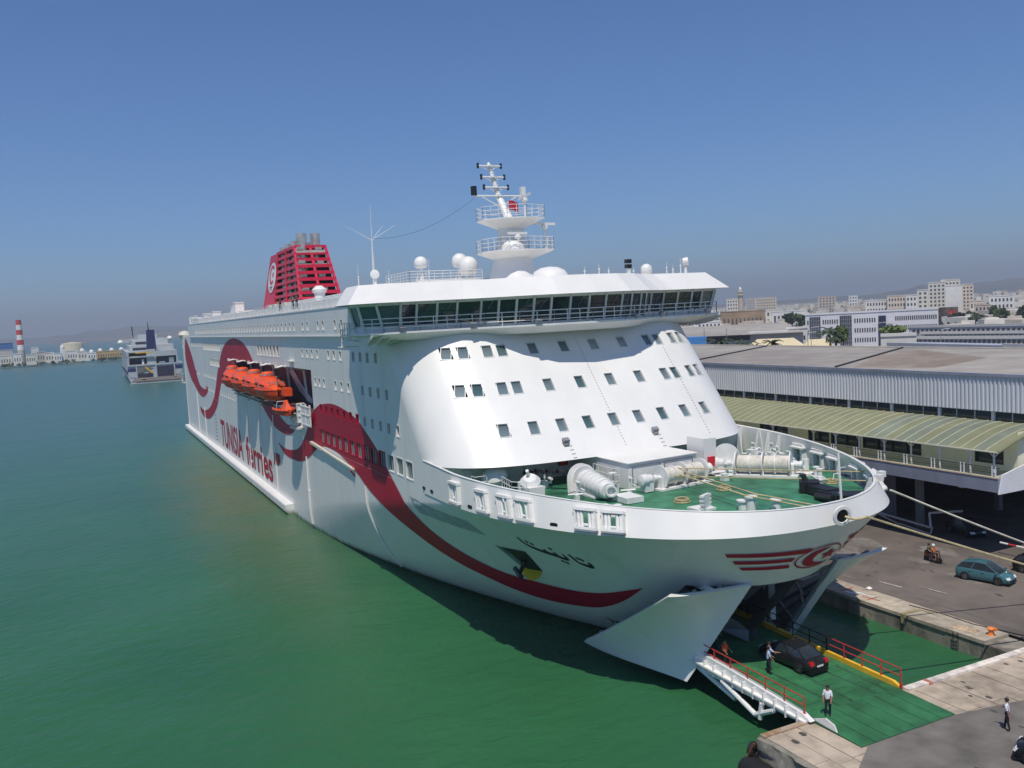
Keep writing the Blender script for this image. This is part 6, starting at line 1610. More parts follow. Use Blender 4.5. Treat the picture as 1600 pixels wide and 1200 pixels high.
person('scooter driver in orange top and white helmet', (bl.x+.02*dx, bl.y+.02*dy, bl.z), R(0), (0.55,0.13,0.04), (0.3,0.25,0.2), ((.9,0),(.9,0)), sit=True, hat=(0.7,0.7,0.68))
# ================================================================ the second ferry astern
BLUE = mat('dark_blue_paint', (0.018, 0.025, 0.11), 0.5, var=0.15)
OFFW = mat('weathered_white_paint', (0.44, 0.47, 0.48), 0.6, var=0.1, scale=0.3)
SHADE = mat('shade_window_dark', (0.02, 0.021, 0.05), 0.8)  # dark tone puts shade into the garage openings; also colours the deck windows
b0 = at(246, 598, 0.0); vd = Vector((b0.x-CAM.x, b0.y-CAM.y, 0)).normalized(); rv = Vector((vd.y, -vd.x, 0))
yawf = math.atan2(rv.y, rv.x)+R(3)
f2 = thing('ferry', 'smaller white and blue ferry with lowered stern ramp moored astern', 'ferry', b0, yawf)
def fp_(name, m, fn):
    q = MB(); fn(q); return q.build(name, m, f2, local=True)
fp_('hull', OFFW, lambda q: q.prism([(-11.5,6,-1),(11.5,6,-1),(13.2,6,3),(13.2,6,9),(-13.2,6,9),(-13.2,6,3)], (0,112,0)))
fp_('bow_part', OFFW, lambda q: q.prism([(-13.2,118,9),(13.2,118,9),(0,140,9)], (0,0,-9)))
fp_('blue_band', BLUE, lambda q: (q.box(-13.25,-13.2,6,118,4.2,6.2), q.box(13.2,13.25,6,118,4.2,6.2), q.box(-13.2,-9.2,5.9,6,6.2,8), q.box(9.4,13.2,5.9,6,6.4,8.2)))
fp_('stern_ramp', mat('ramp_grey',(0.13,0.12,0.12),0.9), lambda q: (q.prism([(-12,-1.5,1.0),(13,-1.5,1.0),(13,6,2.4),(-10,6,2.4)],(0,0,0.5))))
fp_('ramp_fender', OFFW, lambda q: (q.box(-12.4,13,-2.0,-1.5,0.2,0.7), q.box(-12.6,13,-1.8,6,-.2,.25)))
fp_('garage_shade_panel', SHADE, lambda q: (q.box(0.8,8.8,5.7,5.95,3,8.2), q.box(-8.6,-1.5,5.7,5.95,3,5.0)))  # flat dark panels stand for the shade inside the stern openings
fp_('inner_ramp', mat('inner_ramp_grey',(0.16,0.16,0.14),0.9), lambda q: q.prism([(-8.6,5.6,5.0),(-0.8,5.6,8.2),(-8.6,5.6,8.2)],(0,.08,0)))
fp_('yellow_marking', YELLOW, lambda q: (q.obox((-3.2,5.5,6.6),(1.6,0,-1.6),(0,.05,0),(.3,0,.3)), q.obox((-6,1.5,2.6),(1.0,0,-.3),(0,1.2,0),(0,0,.1)), q.obox((9.2,2.5,2.9),(.6,0,-.5),(0,1.2,0),(0,0,.12)), q.box(-9.0,-1,5.2,5.4,15.4,16.0)))
fp_('main_deck', OFFW, lambda q: (q.box(-13.2,13.4,5.6,118,9,9.7), q.box(-9.4,-8.8,5.6,6.2,2.6,9.2), q.box(0.0,.6,5.6,6.2,2.6,9.2), q.box(8.9,9.5,5.6,6.2,2.6,9.2), q.prism([(-12.6,5.8,3.2),(-9.2,5.8,3.2),(-9.2,5.8,5.8),(-13.1,5.8,5.8)],(0,.2,0)), q.prism([(9.4,5.8,3.6),(12,5.8,3.6),(13.1,5.8,6.2),(9.4,5.8,6.2)],(0,.2,0))))
fp_('upper_shade_panel', SHADE, lambda q: (q.box(-12,-0.6,9,9.2,9.7,13.2), q.box(1.0,10.5,9,9.2,9.7,13.4)))  # shade of the upper openings painted as flat dark panels
fp_('upper_deck', OFFW, lambda q: (q.box(-13.2,0,6,118,13.2,13.8), q.box(0.6,11,6,118,13.4,16.2), q.box(-13.2,-12.2,6,118,9.7,16), q.box(10.5,11.2,6,40,9.7,13.4), q.box(-13.2,0,14,118,15.9,16.5), q.box(-3.8,0.6,7,9,9.7,17.2)))
fp_('accommodation', OFFW, lambda q: (q.box(-11,11,26,110,16.3,19.2), q.box(-9,9,38,106,19.2,22), q.box(-5,5,62,100,22,25), q.box(-15,15,84,94,20.5,22.6)))
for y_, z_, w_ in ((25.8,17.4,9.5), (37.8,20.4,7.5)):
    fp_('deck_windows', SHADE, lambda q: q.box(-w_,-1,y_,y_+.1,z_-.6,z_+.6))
fp_('funnel', BLUE, lambda q: q.prism([(-3.0,12,16.2),(1.6,12,16.2),(1.2,12,27.2),(-2.4,12,27.2)],(0,9,0)))
fp_('mast', BLACK, lambda q: (q.tube((-1.4,16,27),(-1.6,16,31.5),.35,6,.1), q.tube((-7,80,24),(-7.3,80,30),.3,6), q.tube((-7.8,80,28),(-6.2,80,28),.15,5)))
for c_ in ((-14.5,60,21),(11,50,22)): fp_('deck_boat', WHITE, lambda q: q.lathe([(.1,-4),(1.4,-2.5),(1.5,2),(.2,4)],c_,10,(0,1,0)))
fp_('deck_cargo', WHITE2, lambda q: (q.box(7,9.4,8,9,9.7,12.4), q.box(-6.2,-5.2,7,8,9.7,12.2), q.box(2,5,8,9,9.7,10.6)))

# ================================================================ ground, shore, hills
LAND = mat('dry_ground', (0.27,0.24,0.19), 0.95, var=0.35, scale=0.02, bump=0.0)
q = MB(); q.add([(x,y,1.25) for x,y in ((232,14.7),(232,3000),(1500,12500),(-9000,8500),(-11000,5000),(-4000,1500),(-420,250),(-150,75),(-150,74.9),(206.6,74.9),(206.6,14.7))], [tuple(range(11))]); tag(q.build('ground', LAND), None, None, kind='structure')
def hill(name, x0, x1, D, prof, depth, m, base=0.0):
    q = MB(); n = 60
    def fn(u, v):
        x = x0+(x1-x0)*u; h = 0
        for (a, ha), (b, hb2) in zip(prof[:-1], prof[1:]):
            if a <= x <= b: s_ = (x-a)/(b-a); s_ = s_*s_*(3-2*s_); h = ha+(hb2-ha)*s_
        p = far(x, 0, D+depth*(v-.5)); k = math.sin(math.pi*v)
        hh = h*D/F_PX*k*(1+.25*(noise.noise(Vector((x*.03, v*3, D*.001)))))
        return (p.x, p.y, base+hh)
    q.grid(fn, n, 14); return tag(q.build(name, m, None, smooth=60), None, None, kind='structure')
HILL = mat('scrub_hillside', (0.10,0.10,0.075), 0.95, var=0.4, scale=0.004)
HILL2 = mat('dry_hillside', (0.16,0.14,0.11), 0.95, var=0.4, scale=0.005)
hill('hills', -60, 420, 8200, [(-60,8),(0,7),(60,9),(110,13),(180,15),(230,13),(300,12),(420,12)], 1800, HILL)
hill('hills', 30, 420, 5200, [(30,1),(70,2.5),(140,4),(220,7),(260,9),(300,8),(420,7)], 700, HILL2)
hill('hills', 1050, 1760, 6000, [(1050,3),(1200,5),(1330,6),(1390,10),(1430,16),(1480,11),(1540,16),(1600,20),(1700,23),(1760,22)], 1500, HILL)
# ================================================================ left spit with works and town
q = MB()
P = [at(-60,576,0), at(30,571,0), at(90,566,0), at(150,561,0), at(200,558,0), at(260,557,0)]
bk = [far(260,550,1500), far(-60,570,1500)]
q.prism([(p.x,p.y,-1) for p in P+bk], (0,0,3.2)); tag(q.build('spit_ground', mat('pale_shore', (0.40,0.36,0.29), 0.95, var=0.3, scale=0.05)), None, None, kind='structure')
rk = MB(); rr_ = random.Random(5)
for k in range(260):
    u = k/260*5; i = min(4, int(u)); p = P[i].lerp(P[i+1], u-i); s_ = rr_.uniform(.6,1.6)
    rk.obox((p.x+rr_.uniform(-2,2), p.y+rr_.uniform(-2,2), rr_.uniform(.3,1.8)), (s_,rr_.uniform(-.4,.4),.2), (rr_.uniform(-.4,.4),s_*.8,0), (.1,.1,s_*.6))
tag(rk.build('shore_rocks', mat('shore_rock',(0.42,0.38,0.31),0.95,var=0.3)), 'row of pale rocks along the spit shore', 'rocks', kind='stuff')
def box_at(q, x0, x1, yt, D, depth, zb=2.0):
    "box whose near face spans the pixels x0..x1 and reaches up to pixel row yt"
    D0, D1 = D if isinstance(D, tuple) else (D, D)
    a, b = far(x0, yt, D0), far(x1, yt, D1); d = Vector((a.x-CAM.x, a.y-CAM.y, 0)).normalized(); e = (b-a); e.z = 0
    if D0 != D1: d = Vector((-e.y, e.x, 0)).normalized(); d = d if d.dot(a-CAM) > 0 else -d
    zt = (a.z+b.z)/2; c0 = Vector((a.x,a.y,zb))
    q.prism([c0, c0+e, c0+e+d*depth, c0+d*depth], (0,0,max(1.0,zt-zb))); return a, e, d, zt
def windows(parent, a, e, zb, zt, rows, cols, m, wf=.5, hf=.5, joined=True, name='window', off=.06, margin=.05):
    n_ = Vector((e.y,-e.x,0)).normalized()
    if n_.dot(Vector((CAM.x-a.x, CAM.y-a.y, 0))) < 0: n_ = -n_
    W = e.length; ed = e.normalized(); H_ = zt-zb; q = MB()
    for r in range(rows):
        for c in range(cols):
            cx = W*(margin+(1-2*margin)*(c+.5)/cols); cz = zb+H_*(r+.5)/rows
            o = Vector((a.x,a.y,0))+ed*cx+Vector((0,0,cz))
            if not joined: q = MB()
            q.obox(o, ed*(W*(1-2*margin)/cols*wf/2), n_*off, Vector((0,0,H_/rows*hf/2)))
            if not joined: q.build(name, m, parent)
    if joined and q.f: q.build(name+'_row', m, parent)
WALLC = [mat('wall_%d' % i, c, 0.9, var=0.08, scale=0.2) for i, c in enumerate(((0.68,0.65,0.58),(0.62,0.55,0.45),(0.74,0.73,0.70),(0.54,0.46,0.38),(0.66,0.57,0.48),(0.52,0.49,0.45)))]
WIN_D = mat('far_window', (0.06,0.065,0.08), 0.4)
def bld(name, label, x0, x1, yt, D, m, depth=14, rows=0, cols=0, zb=1.25, cat='building', group=None, wf=.5, hf=.5, joined=True, wm=None, parapet=True):
    c = far((x0+x1)/2, yt, D[0] if isinstance(D, tuple) else D); t = thing(name, label, cat, (c.x, c.y, zb), 0, group)
    q = MB(); a, e, d, zt = box_at(q, x0, x1, yt, D, depth, zb); q.build('wall', m, t)
    if parapet:
        q = MB(); ed = e.normalized(); n_ = -d
        q.obox(Vector((a.x,a.y,zt))+e/2+n_*.05, e/2*1.01, n_*.2, Vector((0,0,.35))); q.build('parapet', m, t)
    if rows: windows(t, a, e, zb+(zt-zb)*.06, zt-(zt-zb)*.05, rows, cols, wm or WIN_D, wf, hf, joined)
    return t, a, e, d, zt
SD = 985
ch_b = far(33, 548, SD); zt_ = far(28, 500, SD).z
chm = thing('chimney', 'tall red and white banded power station chimney on the spit', 'chimney', (ch_b.x, ch_b.y, 2))
nb = 9
for k in range(nb):
    z0_, z1_ = 2+(zt_-2)*k/nb, 2+(zt_-2)*(k+1)/nb
    q = MB(); q.tube((ch_b.x,ch_b.y,z0_),(ch_b.x,ch_b.y,z1_),3.6-1.3*k/nb,18,3.6-1.3*(k+1)/nb); q.build('chimney_band', (RAIL_RED if k % 2 == 0 else WHITE2) if k >= 3 else mat('chimney_concrete',(0.45,0.43,0.38),0.9), chm, smooth=40)
bld('warehouse', 'blue roofed shed behind the chimney at the left edge', -25, 20, 537, 1120, mat('blue_shed',(0.03,0.12,0.35),0.6), 30)
bld('shed', 'grey shed at the foot of the chimney on the left', -10, 20, 547, 1040, WALLC[5], 18)
tk = far(114, 552, 1080); q = MB(); q.lathe([(11,0),(11,far(114,537,1080).z-2),(10.6,far(114,537,1080).z-1.5),(.01,far(114,537,1080).z)], (tk.x,tk.y,2), 28); tt = thing('storage_tank','large beige cylindrical storage tank on the spit','tank',(tk.x,tk.y,2)); q.build('tank_shell', mat('tank_beige',(0.52,0.47,0.36),0.8), tt, smooth=40)
spec = [(-5,18,556,975,0,'low pale sheds on the shore below the chimney'),(20,33,553,965,2,'cream block right of the chimney base'),(40,56,554,960,0,'small white house cluster left of the domed tower'),(48,60,543,1010,2,'white block with flat roof above the shore houses'),(57,70,550,985,5,'grey roofed hall in the middle of the spit'),(70,84,551,980,0,'pale block with dark doorway on the spit'),(84,96,552,968,2,'white house left of the domed tower'),(104,121,548,985,2,'white roofed pavilion in front of the tank'),(121,136,549,980,0,'white house with dome right of the pavilion'),(136,150,551,975,2,'low white house with small dome on the spit'),(149,200,548,990,1,'long yellow building with domes near the second ferry')]
for i, (a_, b_, yt, D, mi, lab) in enumerate(spec):
    t, a, e, d, zt = bld('shore_building', lab, a_, b_, yt, D, mat('ochre_wall',(0.55,0.38,0.18),0.9) if mi == 1 else WALLC[mi], 12, 1, max(2, int((b_-a_)/4)), 2.0, group='buildings on the spit', wf=.4, hf=.35)
    if 'dome' in lab and 'left' not in lab:
        for u in ((.5,) if i < 10 else (.15,.5,.8)):
            q = MB(); r = 2.2; c = Vector((a.x,a.y,zt))+e*u+d*4; q.lathe([(r,0),(r,.8)]+[(r*math.cos(x),.8+r*math.sin(x)) for x in [math.pi/2*k/6 for k in range(1,7)]], c, 14); q.build('dome', WHITE2, t, smooth=50)
tw = far(98, 552, 975); tw_ = thing('domed_tower','slim white domed tower beside the beige tank','tower',(tw.x,tw.y,2)); zt = far(98,541,975).z
q = MB(); q.box(tw.x-2,tw.x+2,tw.y-2,tw.y+2,2,zt-3); q.build('shaft', WHITE2, tw_); q = MB(); q.lathe([(1.8,-3)]+[(1.9*math.cos(x),-1+1.9*math.sin(x)) for x in [math.pi/2*k/6 for k in range(0,7)]]+[(.1,2)], (tw.x,tw.y,zt), 12); q.build('dome', WHITE2, tw_, smooth=50)
# low scrub along the shore
LEAF = mat('leaf_green', (0.055,0.085,0.03), 0.8, var=0.45, scale=0.6)
LEAF2 = mat('leaf_light_green', (0.11,0.15,0.04), 0.8, var=0.4, scale=0.6)
LEAFD = mat('leaf_dark_green', (0.035,0.055,0.025), 0.8, var=0.45, scale=0.6)
BARK = mat('bark', (0.11,0.08,0.055), 0.95, var=0.3)
def leaf_blob(q, c, rx, rz_, n, s_, rnd):
    for _ in range(n):
        while True:
            p = Vector((rnd.uniform(-1,1), rnd.uniform(-1,1), rnd.uniform(-1,1)))
            if .25 < p.length < 1: break
        p = Vector((p.x*rx, p.y*rx, p.z*rz_))*(1+.25*noise.noise(p*2.3+Vector(c)*.1)); u = Vector((rnd.gauss(0,1),rnd.gauss(0,1),rnd.gauss(0,1))).normalized(); w = u.cross(Vector((rnd.gauss(0,1),rnd.gauss(0,1),rnd.gauss(0,1)))).normalized(); k = s_*rnd.uniform(.6,1.3)
        o = Vector(c)+p; q.add([o-u*k-w*k*.5, o+u*k-w*k*.5, o+u*k*.6+w*k*.6, o-u*k*.6+w*k*.6], [(0,1,2,3)])
sb_ = MB(); r5 = random.Random(9)
for k in range(60):
    x = r5.uniform(0,200); p = far(x, 555, 960+r5.uniform(0,40)); leaf_blob(sb_, (p.x,p.y,2.8), r5.uniform(1.5,3.5), 1.5, 26, .9, r5)
tag(sb_.build('shore_scrub', LEAF), 'dark scrub and bushes along the spit', 'shrubs', kind='stuff')
# ================================================================ town on the right
# named landmarks
mn = far(1158, 495, 1050); zt = far(1158, 447, 1050).z; t = thing('minaret','tall beige minaret with balconies and white cap rising over the town','minaret',(mn.x,mn.y,1.25))
MIN = mat('minaret_stone',(0.52,0.42,0.33),0.85,var=0.1,scale=0.4)
s_ = 1050/F_PX
q = MB(); q.tube((mn.x,mn.y,1.25),(mn.x,mn.y,zt-14*s_),4.0*s_,8,3.7*s_); q.build('shaft', MIN, t)
q = MB(); q.lathe([(4*s_,0),(5.6*s_,1.5*s_),(5.6*s_,3*s_),(3.8*s_,3.2*s_),(3.8*s_,5*s_),(5.2*s_,6*s_),(5.2*s_,7.2*s_),(2.6*s_,7.4*s_),(2.4*s_,10*s_)], (mn.x,mn.y,zt-15*s_), 12); q.build('balcony', mat('minaret_trim',(0.55,0.52,0.42),0.8), t)
q = MB(); q.lathe([(2.2*s_,0),(2.4*s_,1.5*s_),(1.6*s_,3*s_),(.3*s_,4.2*s_),(.05,6*s_)], (mn.x,mn.y,zt-5.5*s_), 12); q.build('cap', WHITE2, t, smooth=50)
# fortress
bld('fortress', 'long low brown stone fortress below the minaret', 1125, 1195, 486, 760, mat('fortress_stone',(0.30,0.215,0.14),0.95,var=0.25,scale=0.15), 40, 1, 10, wf=.35, hf=.3)
q = MB(); 
# near white office block with glass bays
OW = mat('office_white',(0.66,0.66,0.70),0.7,var=0.05,scale=0.2)
t, a, e, d, zt = bld('office_building', 'white four storey office block with two dark glass bays', 1258, 1372, 489, 400, OW, 16)
ed = e.normalized(); W = e.length; n_ = -d
def panel(name, u0, u1, z0, z1, m, off=.25):
    q = MB(); q.obox(Vector((a.x,a.y,0))+e*((u0+u1)/2)+n_*off+Vector((0,0,(z0+z1)/2)), e*((u1-u0)/2), n_*.2, Vector((0,0,(z1-z0)/2))); return q.build(name, m, t)
OG = glass('office_glass',(0.05,0.06,0.085),0.15)
for u0, u1 in ((.06,.21),(.48,.64)):
    g_ = panel('glass_bay', u0, u1, 3, zt-1.2, OG)
    q = MB()
    for i in range(1, 6): q.obox(Vector((a.x,a.y,0))+e*(u0+(u1-u0)*i/6)+n_*.5+Vector((0,0,(zt+2)/2)), ed*.08, n_*.06, Vector((0,0,(zt-4)/2)))
    for i in range(1, 8): q.obox(Vector((a.x,a.y,0))+e*((u0+u1)/2)+n_*.5+Vector((0,0,3+(zt-4)*i/8)), e*((u1-u0)/2), n_*.06, Vector((0,0,.07)))
    q.build('mullion', mat('mullion_grey',(0.3,0.32,0.36),0.5), g_)
for u0, u1, cols in ((.02,.05,1),(.235,.46,7),(.67,.97,9)):
    for r in range(3):
        for c in range(cols):
            uu = u0+(u1-u0)*(c+.5)/cols; zz = 5.2+(zt-6)*(r+.35)/3
            q = MB(); q.obox(Vector((a.x,a.y,0))+e*uu+n_*.05+Vector((0,0,zz)), ed*.25, n_*.1, Vector((0,0,.85))); q.build('window', WIN_D, t)
t, a, e, d, zt = bld('office_building', 'long white three storey office wing with narrow windows and blue glass entrance', 1372, 1466, 484, 420, OW, 16)
ed = e.normalized(); n_ = -d
panel('glass_bay', .0, .13, 3, zt-2.0, glass('blue_office_glass',(0.02,0.035,0.08),0.15))
for r in range(3):
    for c in range(20):
        uu = .28+.70*(c+.5)/20; zz = 5.0+(zt-6)*(r+.4)/3
        q = MB(); q.obox(Vector((a.x,a.y,0))+e*uu+n_*.05+Vector((0,0,zz)), ed*.24, n_*.1, Vector((0,0,.85))); q.build('window', WIN_D, t)
for k in range(3): panel('balcony_slab', .15, .25, 5+(zt-6)*k/3, 5.6+(zt-6)*k/3, OW, .8)
# high blocks
HB_ = [('apartment_block','tall beige apartment tower with blank cream wall, largest in the skyline',1477,1503,446,900,2,8,0),('apartment_block','pale tower with balconies left of the blank cream wall',1450,1478,441,930,0,8,4),('apartment_block','pinkish tower attached right of the blank cream wall',1503,1521,444,905,4,8,3),('apartment_block','top storeys of the cream tower behind the blank wall',1470,1500,437,940,0,9,5),('apartment_block','mid height cream apartment block left of the towers',1433,1450,453,900,0,6,2),('apartment_block','pale apartment block with balconies left of the cream block',1415,1433,461,880,2,4,3),('apartment_block','pink and white apartment block left in the skyline row',1386,1416,462,890,4,4,6),('apartment_block','low white block at the left end of the skyline row',1352,1387,469,900,2,3,7),
       ('apartment_block','dark grey apartment slab right of the minaret',1165,1180,466,1300,5,7,4),('apartment_block','cream apartment slabs stepping down right of the minaret',1180,1213,465,1400,1,6,8),('apartment_block','cream apartment slab left of the minaret',1135,1153,467,1400,0,5,4),('apartment_block','brown distant block on the skyline left of the towers',1278,1306,463,1600,3,5,5),('apartment_block','small white distant block on the skyline beside the brown one',1326,1340,462,1700,2,4,3),
       ('house','cream house with flat roof right of the towers',1515,1537,470,800,4,2,4),('house','white house cluster far right below the hills',1545,1585,462,850,2,3,6),('house','white house behind the fortress with arched windows',1088,1128,503,620,2,3,6),('house','cream house right of the fortress',1196,1222,484,900,0,2,4),('house','long white house left of the office roof',1205,1258,486,820,2,1,8),('house','low pinkish house right behind the office wing',1522,1548,476,760,3,2,4)]
for nm, lab, x0, x1, yt, D, mi, rows, cols in HB_:
    bld(nm, lab, x0, x1, yt, D, WALLC[mi], 16, rows, cols, group='blocks in the town skyline', wf=.5, hf=.5)
bd = far(1473, 481, 860); q = MB(); a, e, d, zt = None, None, None, None
t, a, e, d, zt = bld('billboard_wall', 'dark mural wall with red patch beside the office wing', 1465, 1497, 480, 640, mat('mural_dark',(0.10,0.07,0.06),0.8,var=0.6,scale=0.3), 3, parapet=False)
q = MB(); q.obox(Vector((a.x,a.y,0))+e*.72-d*.1+Vector((0,0,zt-5)), e*.2, d*.05, Vector((0,0,3))); q.build('red_patch', mat('mural_red',(0.4,0.05,0.03),0.8,var=0.5,scale=0.4), t)
# sawtooth sheds and white rooms behind the terminal
t, a, e, d, zt = bld('workshop_building', 'nearest long white workshop with a row of square windows', 1412, 1680, 527, (244, 222), mat('shed_white',(0.66,0.65,0.62),0.8,var=0.06), 5)
windows(t, a, e, zt-1.75, zt-.45, 1, 34, WIN_D, .5, .85, False, 'window', margin=.02, off=.3)
t, a, e, d, zt = bld('workshop_building', 'middle white workshop roof with slit windows behind the nearest one', 1440, 1690, 519, (272, 250), MATS['shed_white'], 5)
windows(t, a, e, zt-1.0, zt-.45, 1, 34, WIN_D, .6, .6, True, 'slit_window', margin=.02, off=.3)
t, a, e, d, zt = bld('workshop_building', 'rear grey workshop with a row of square windows, farthest of the three', 1420, 1700, 508, (305, 280), mat('shed_grey',(0.50,0.50,0.51),0.8,var=0.06), 8)
windows(t, a, e, zt-2.0, zt-.8, 1, 34, WIN_D, .5, .85, False, 'window', margin=.02, off=.3)
bld('workshop_building', 'plain white end block left of the workshop rows', 1376, 1432, 523, 230, MATS['shed_white'], 10)
t, a, e, d, zt = bld('shed', 'low shed with bluish glazed panels just behind the terminal roof', 1388, 1568, 540, (200, 178), mat('shed_panel',(0.38,0.40,0.46),0.7), 8, 1, 8, wf=.9, hf=.5, wm=mat('panel_glass',(0.26,0.29,0.36),0.3))
bld('shed', 'white flat roofed shed at the right edge behind the terminal', 1568, 1660, 541, (178, 168), MATS['shed_white'], 9)
# warehouse with grey roof and blue wall
t, a, e, d, zt = bld('warehouse', 'long grey roofed warehouse with blue lower wall left behind the terminal', 1060, 1255, 523, 330, mat('warehouse_wall',(0.34,0.34,0.36),0.8), 6, parapet=False)
q = MB(); c0 = Vector((a.x,a.y,zt)); q.add([c0-d*2, c0+e-d*2, c0+e+d*70+Vector((0,0,1.9)), c0+d*70+Vector((0,0,1.9))], [(0,1,2,3)]); q.build('roof', TR, t)
q = MB(); q.obox(Vector((a.x,a.y,zt-6.5))+e*.22-d*.2, e*.22, d*.1, Vector((0,0,3.0))); q.build('blue_wall', mat('blue_wall',(0.04,0.16,0.42),0.7), t)
q = MB(); q.obox(Vector((a.x,a.y,zt-1.2))+e*.3-d*.3, e*.28, d*.1, Vector((0,0,.8))); q.build('dark_strip', BLACK, t)
bld('customs_house', 'white two storey customs house left of the office block', 1228, 1262, 512, 340, MATS['shed_white'], 12, 2, 4, wf=.4, hf=.25)
bld('long_white_wall', 'long low white building with small windows in front of the warehouse', 1170, 1232, 518, 335, MATS['shed_white'], 5, 1, 7, wf=.18, hf=.12, parapet=False)
bld('shed', 'bright blue shed seen beside the ferry front', 1075, 1104, 527, 300, mat('bright_blue_wall',(0.05,0.22,0.55),0.7), 8, parapet=False)
# tents
TENT = mat('cream_canvas',(0.66,0.56,0.36),0.8,var=0.06)
def tent(x0, x1, yb, yt, D, lab):
    c = far((x0+x1)/2, yb, D); t = thing('market_tent', lab, 'tent', (c.x,c.y,1.25), 0, 'cream tents behind the terminal')
    a, b = far(x0,yb,D), far(x1,yb,D); d = Vector((a.x-CAM.x,a.y-CAM.y,0)).normalized(); e = b-a; e.z = 0; z0 = a.z; z1 = far((x0+x1)/2,yt,D).z; a = Vector((a.x,a.y,z0))
    q = MB(); dd = d*9; q.add([a, a+e, a+e+dd, a+dd, a+e*.2+dd/2+Vector((0,0,z1-z0)), a+e*.8+dd/2+Vector((0,0,z1-z0))], [(0,1,5,4),(1,2,5),(2,3,4,5),(3,0,4)]); q.build('canvas_roof', TENT, t)
    q = MB()
    for p in (a, a+e, a+e+dd, a+dd): q.tube((p.x,p.y,1.25), p, .08, 5)
    q.build('pole', WHITE2, t)
tent(1165, 1262, 546, 530, 205, 'long cream canvas tent left of the palm tree'); tent(1255, 1302, 541, 531, 230, 'cream canvas tent in front of the glass bay'); tent(1268, 1300, 547, 538, 200, 'small pointed cream tent at the end of the row')
# trees
def tree(name, label, x, yb, D, h, r, m, n=500, group='trees behind the terminal', s_=.55):
    p = far(x, yb, D); t = thing(name, label, 'tree', (p.x,p.y,1.25), 0, group); rnd = random.Random(int(x*7+D)); zc = p.z+h*.55
    q = MB(); q.tube((p.x,p.y,1.25),(p.x+.2,p.y,zc),.3,7,.15)
    for k in range(5):
        an_ = k*1.3; q.tube((p.x,p.y,zc-h*.2),(p.x+math.cos(an_)*r*.6,p.y+math.sin(an_)*r*.6,zc+h*.15),.12,5,.04)
    q.build('trunk', BARK, t); q = MB()
    for k in range(7):
        an_ = rnd.uniform(0,6.28); rr__ = rnd.uniform(0,r*.55); leaf_blob(q, (p.x+math.cos(an_)*rr__, p.y+math.sin(an_)*rr__, zc+rnd.uniform(-.25,.3)*h), r*rnd.uniform(.4,.62), h*.3, n//7, s_, rnd)
    q.build('crown', m, t); return t
def palm(label, x, y, D, r, m=LEAFD):
    p = far(x, y, D); t = thing('palm_tree', label, 'palm', (p.x,p.y,1.25), 0, 'palm trees behind the terminal'); rnd = random.Random(int(x))
    q = MB(); q.tube((p.x,p.y,1.25), p, .32, 8, .24); q.build('trunk', BARK, t)
    for k in range(20):
        an_ = k*2.4; up_ = rnd.uniform(-.25,.9); q = MB(); prev = p.copy(); d = Vector((math.cos(an_)*math.cos(up_), math.sin(an_)*math.cos(up_), math.sin(up_))); side_ = Vector((-math.sin(an_), math.cos(an_), 0)); nseg = 6
        for i in range(nseg):
            nx = prev+d*(r/nseg); w0 = r*.10*math.sin(math.pi*(i+.4)/(nseg+.6)); w1 = r*.10*math.sin(math.pi*(i+1.4)/(nseg+.6)) if i < nseg-1 else 0.01; dn = Vector((0,0,-r*.05))
            q.add([prev, nx, nx+side_*w1+dn, prev+side_*w0+dn], [(0,1,2,3)]); q.add([prev, nx, nx-side_*w1+dn, prev-side_*w0+dn], [(3,2,1,0)])
            prev = nx; d = (d+Vector((0,0,-.24))).normalized()
        q.build('frond', m, t)
    return t
palm('palm beside the ferry front, leftmost of the row', 1124, 536, 190, 3.4); palm('second palm from the ferry front, behind the terminal roof', 1163, 538, 195, 3.0); palm('palm in front of the cream tent', 1208, 537, 192, 2.6); palm('small palm top between the others over the roof edge', 1180, 541, 200, 1.8); palm('tall dark palm in front of the office glass bay', 1297, 519, 215, 3.6); palm('dark palm beside the light green round tree', 1306, 527, 210, 2.8)
tree('round_tree', 'light green round tree in front of the office block', 1317, 536, 225, 3.6, 2.5, LEAF2, 700)
tree('dense_tree', 'dark green tree mass right of the fortress', 1238, 507, 620, 7, 7, LEAFD, 500, s_=1.2); tree('dense_tree', 'dark tree beside the office block gable', 1252, 509, 560, 6, 5, LEAF, 400, s_=1.1)
for i, (x, y, D, h, r, lab) in enumerate(((1399,522,250,2.0,4.5,'low bright green hedge tree left of the workshops'),(1498,506,600,6,7,'dark tree below the cream tower'),(1520,503,640,6,6,'dark tree right of the cream tower'),(1530,508,560,5,8,'broad dark tree behind the workshops'),(1565,503,560,7,4,'tall dark tree near the right edge'),(1597,503,560,9,4.5,'tall dark tree at the right edge'),(1553,498,620,8,3.5,'slim dark tree right of the pink house'))):
    tree('dense_tree', lab, x, y, D, h, r, LEAF2 if i == 0 else (LEAF, LEAFD)[i % 2], 420, s_=.6 if i == 0 else 1.1)
# lamp posts
for x, yb, yt, D, lab in ((1100,541,512,215,'street lamp post beside the ferry front'),(1135,541,513,220,'street lamp post second from the ferry front'),(1262,545,520,205,'street lamp post by the tents'),(1267,545,512,210,'curved street lamp post in front of the glass bay'),(1372,545,505,225,'street lamp post by the blue glass entrance'),(1470,540,515,215,'street lamp post behind the terminal roof')):
    p = far(x,yt,D); t = thing('street_lamp', lab, 'street lamp', (p.x,p.y,1.25), 0, 'street lamps behind the terminal'); q = MB(); q.tube((p.x,p.y,1.25), p, .09, 6, .06); q.build('pole', GREYP, t); q = MB(); q.tube(p, p+Vector((0.9,.7,.15)), .05, 5); q.obox(p+Vector((1.1,.85,.15)), (.3,.2,0), (-.08,.1,0), (0,0,.06)); q.build('lamp_head', WHITE2, t)
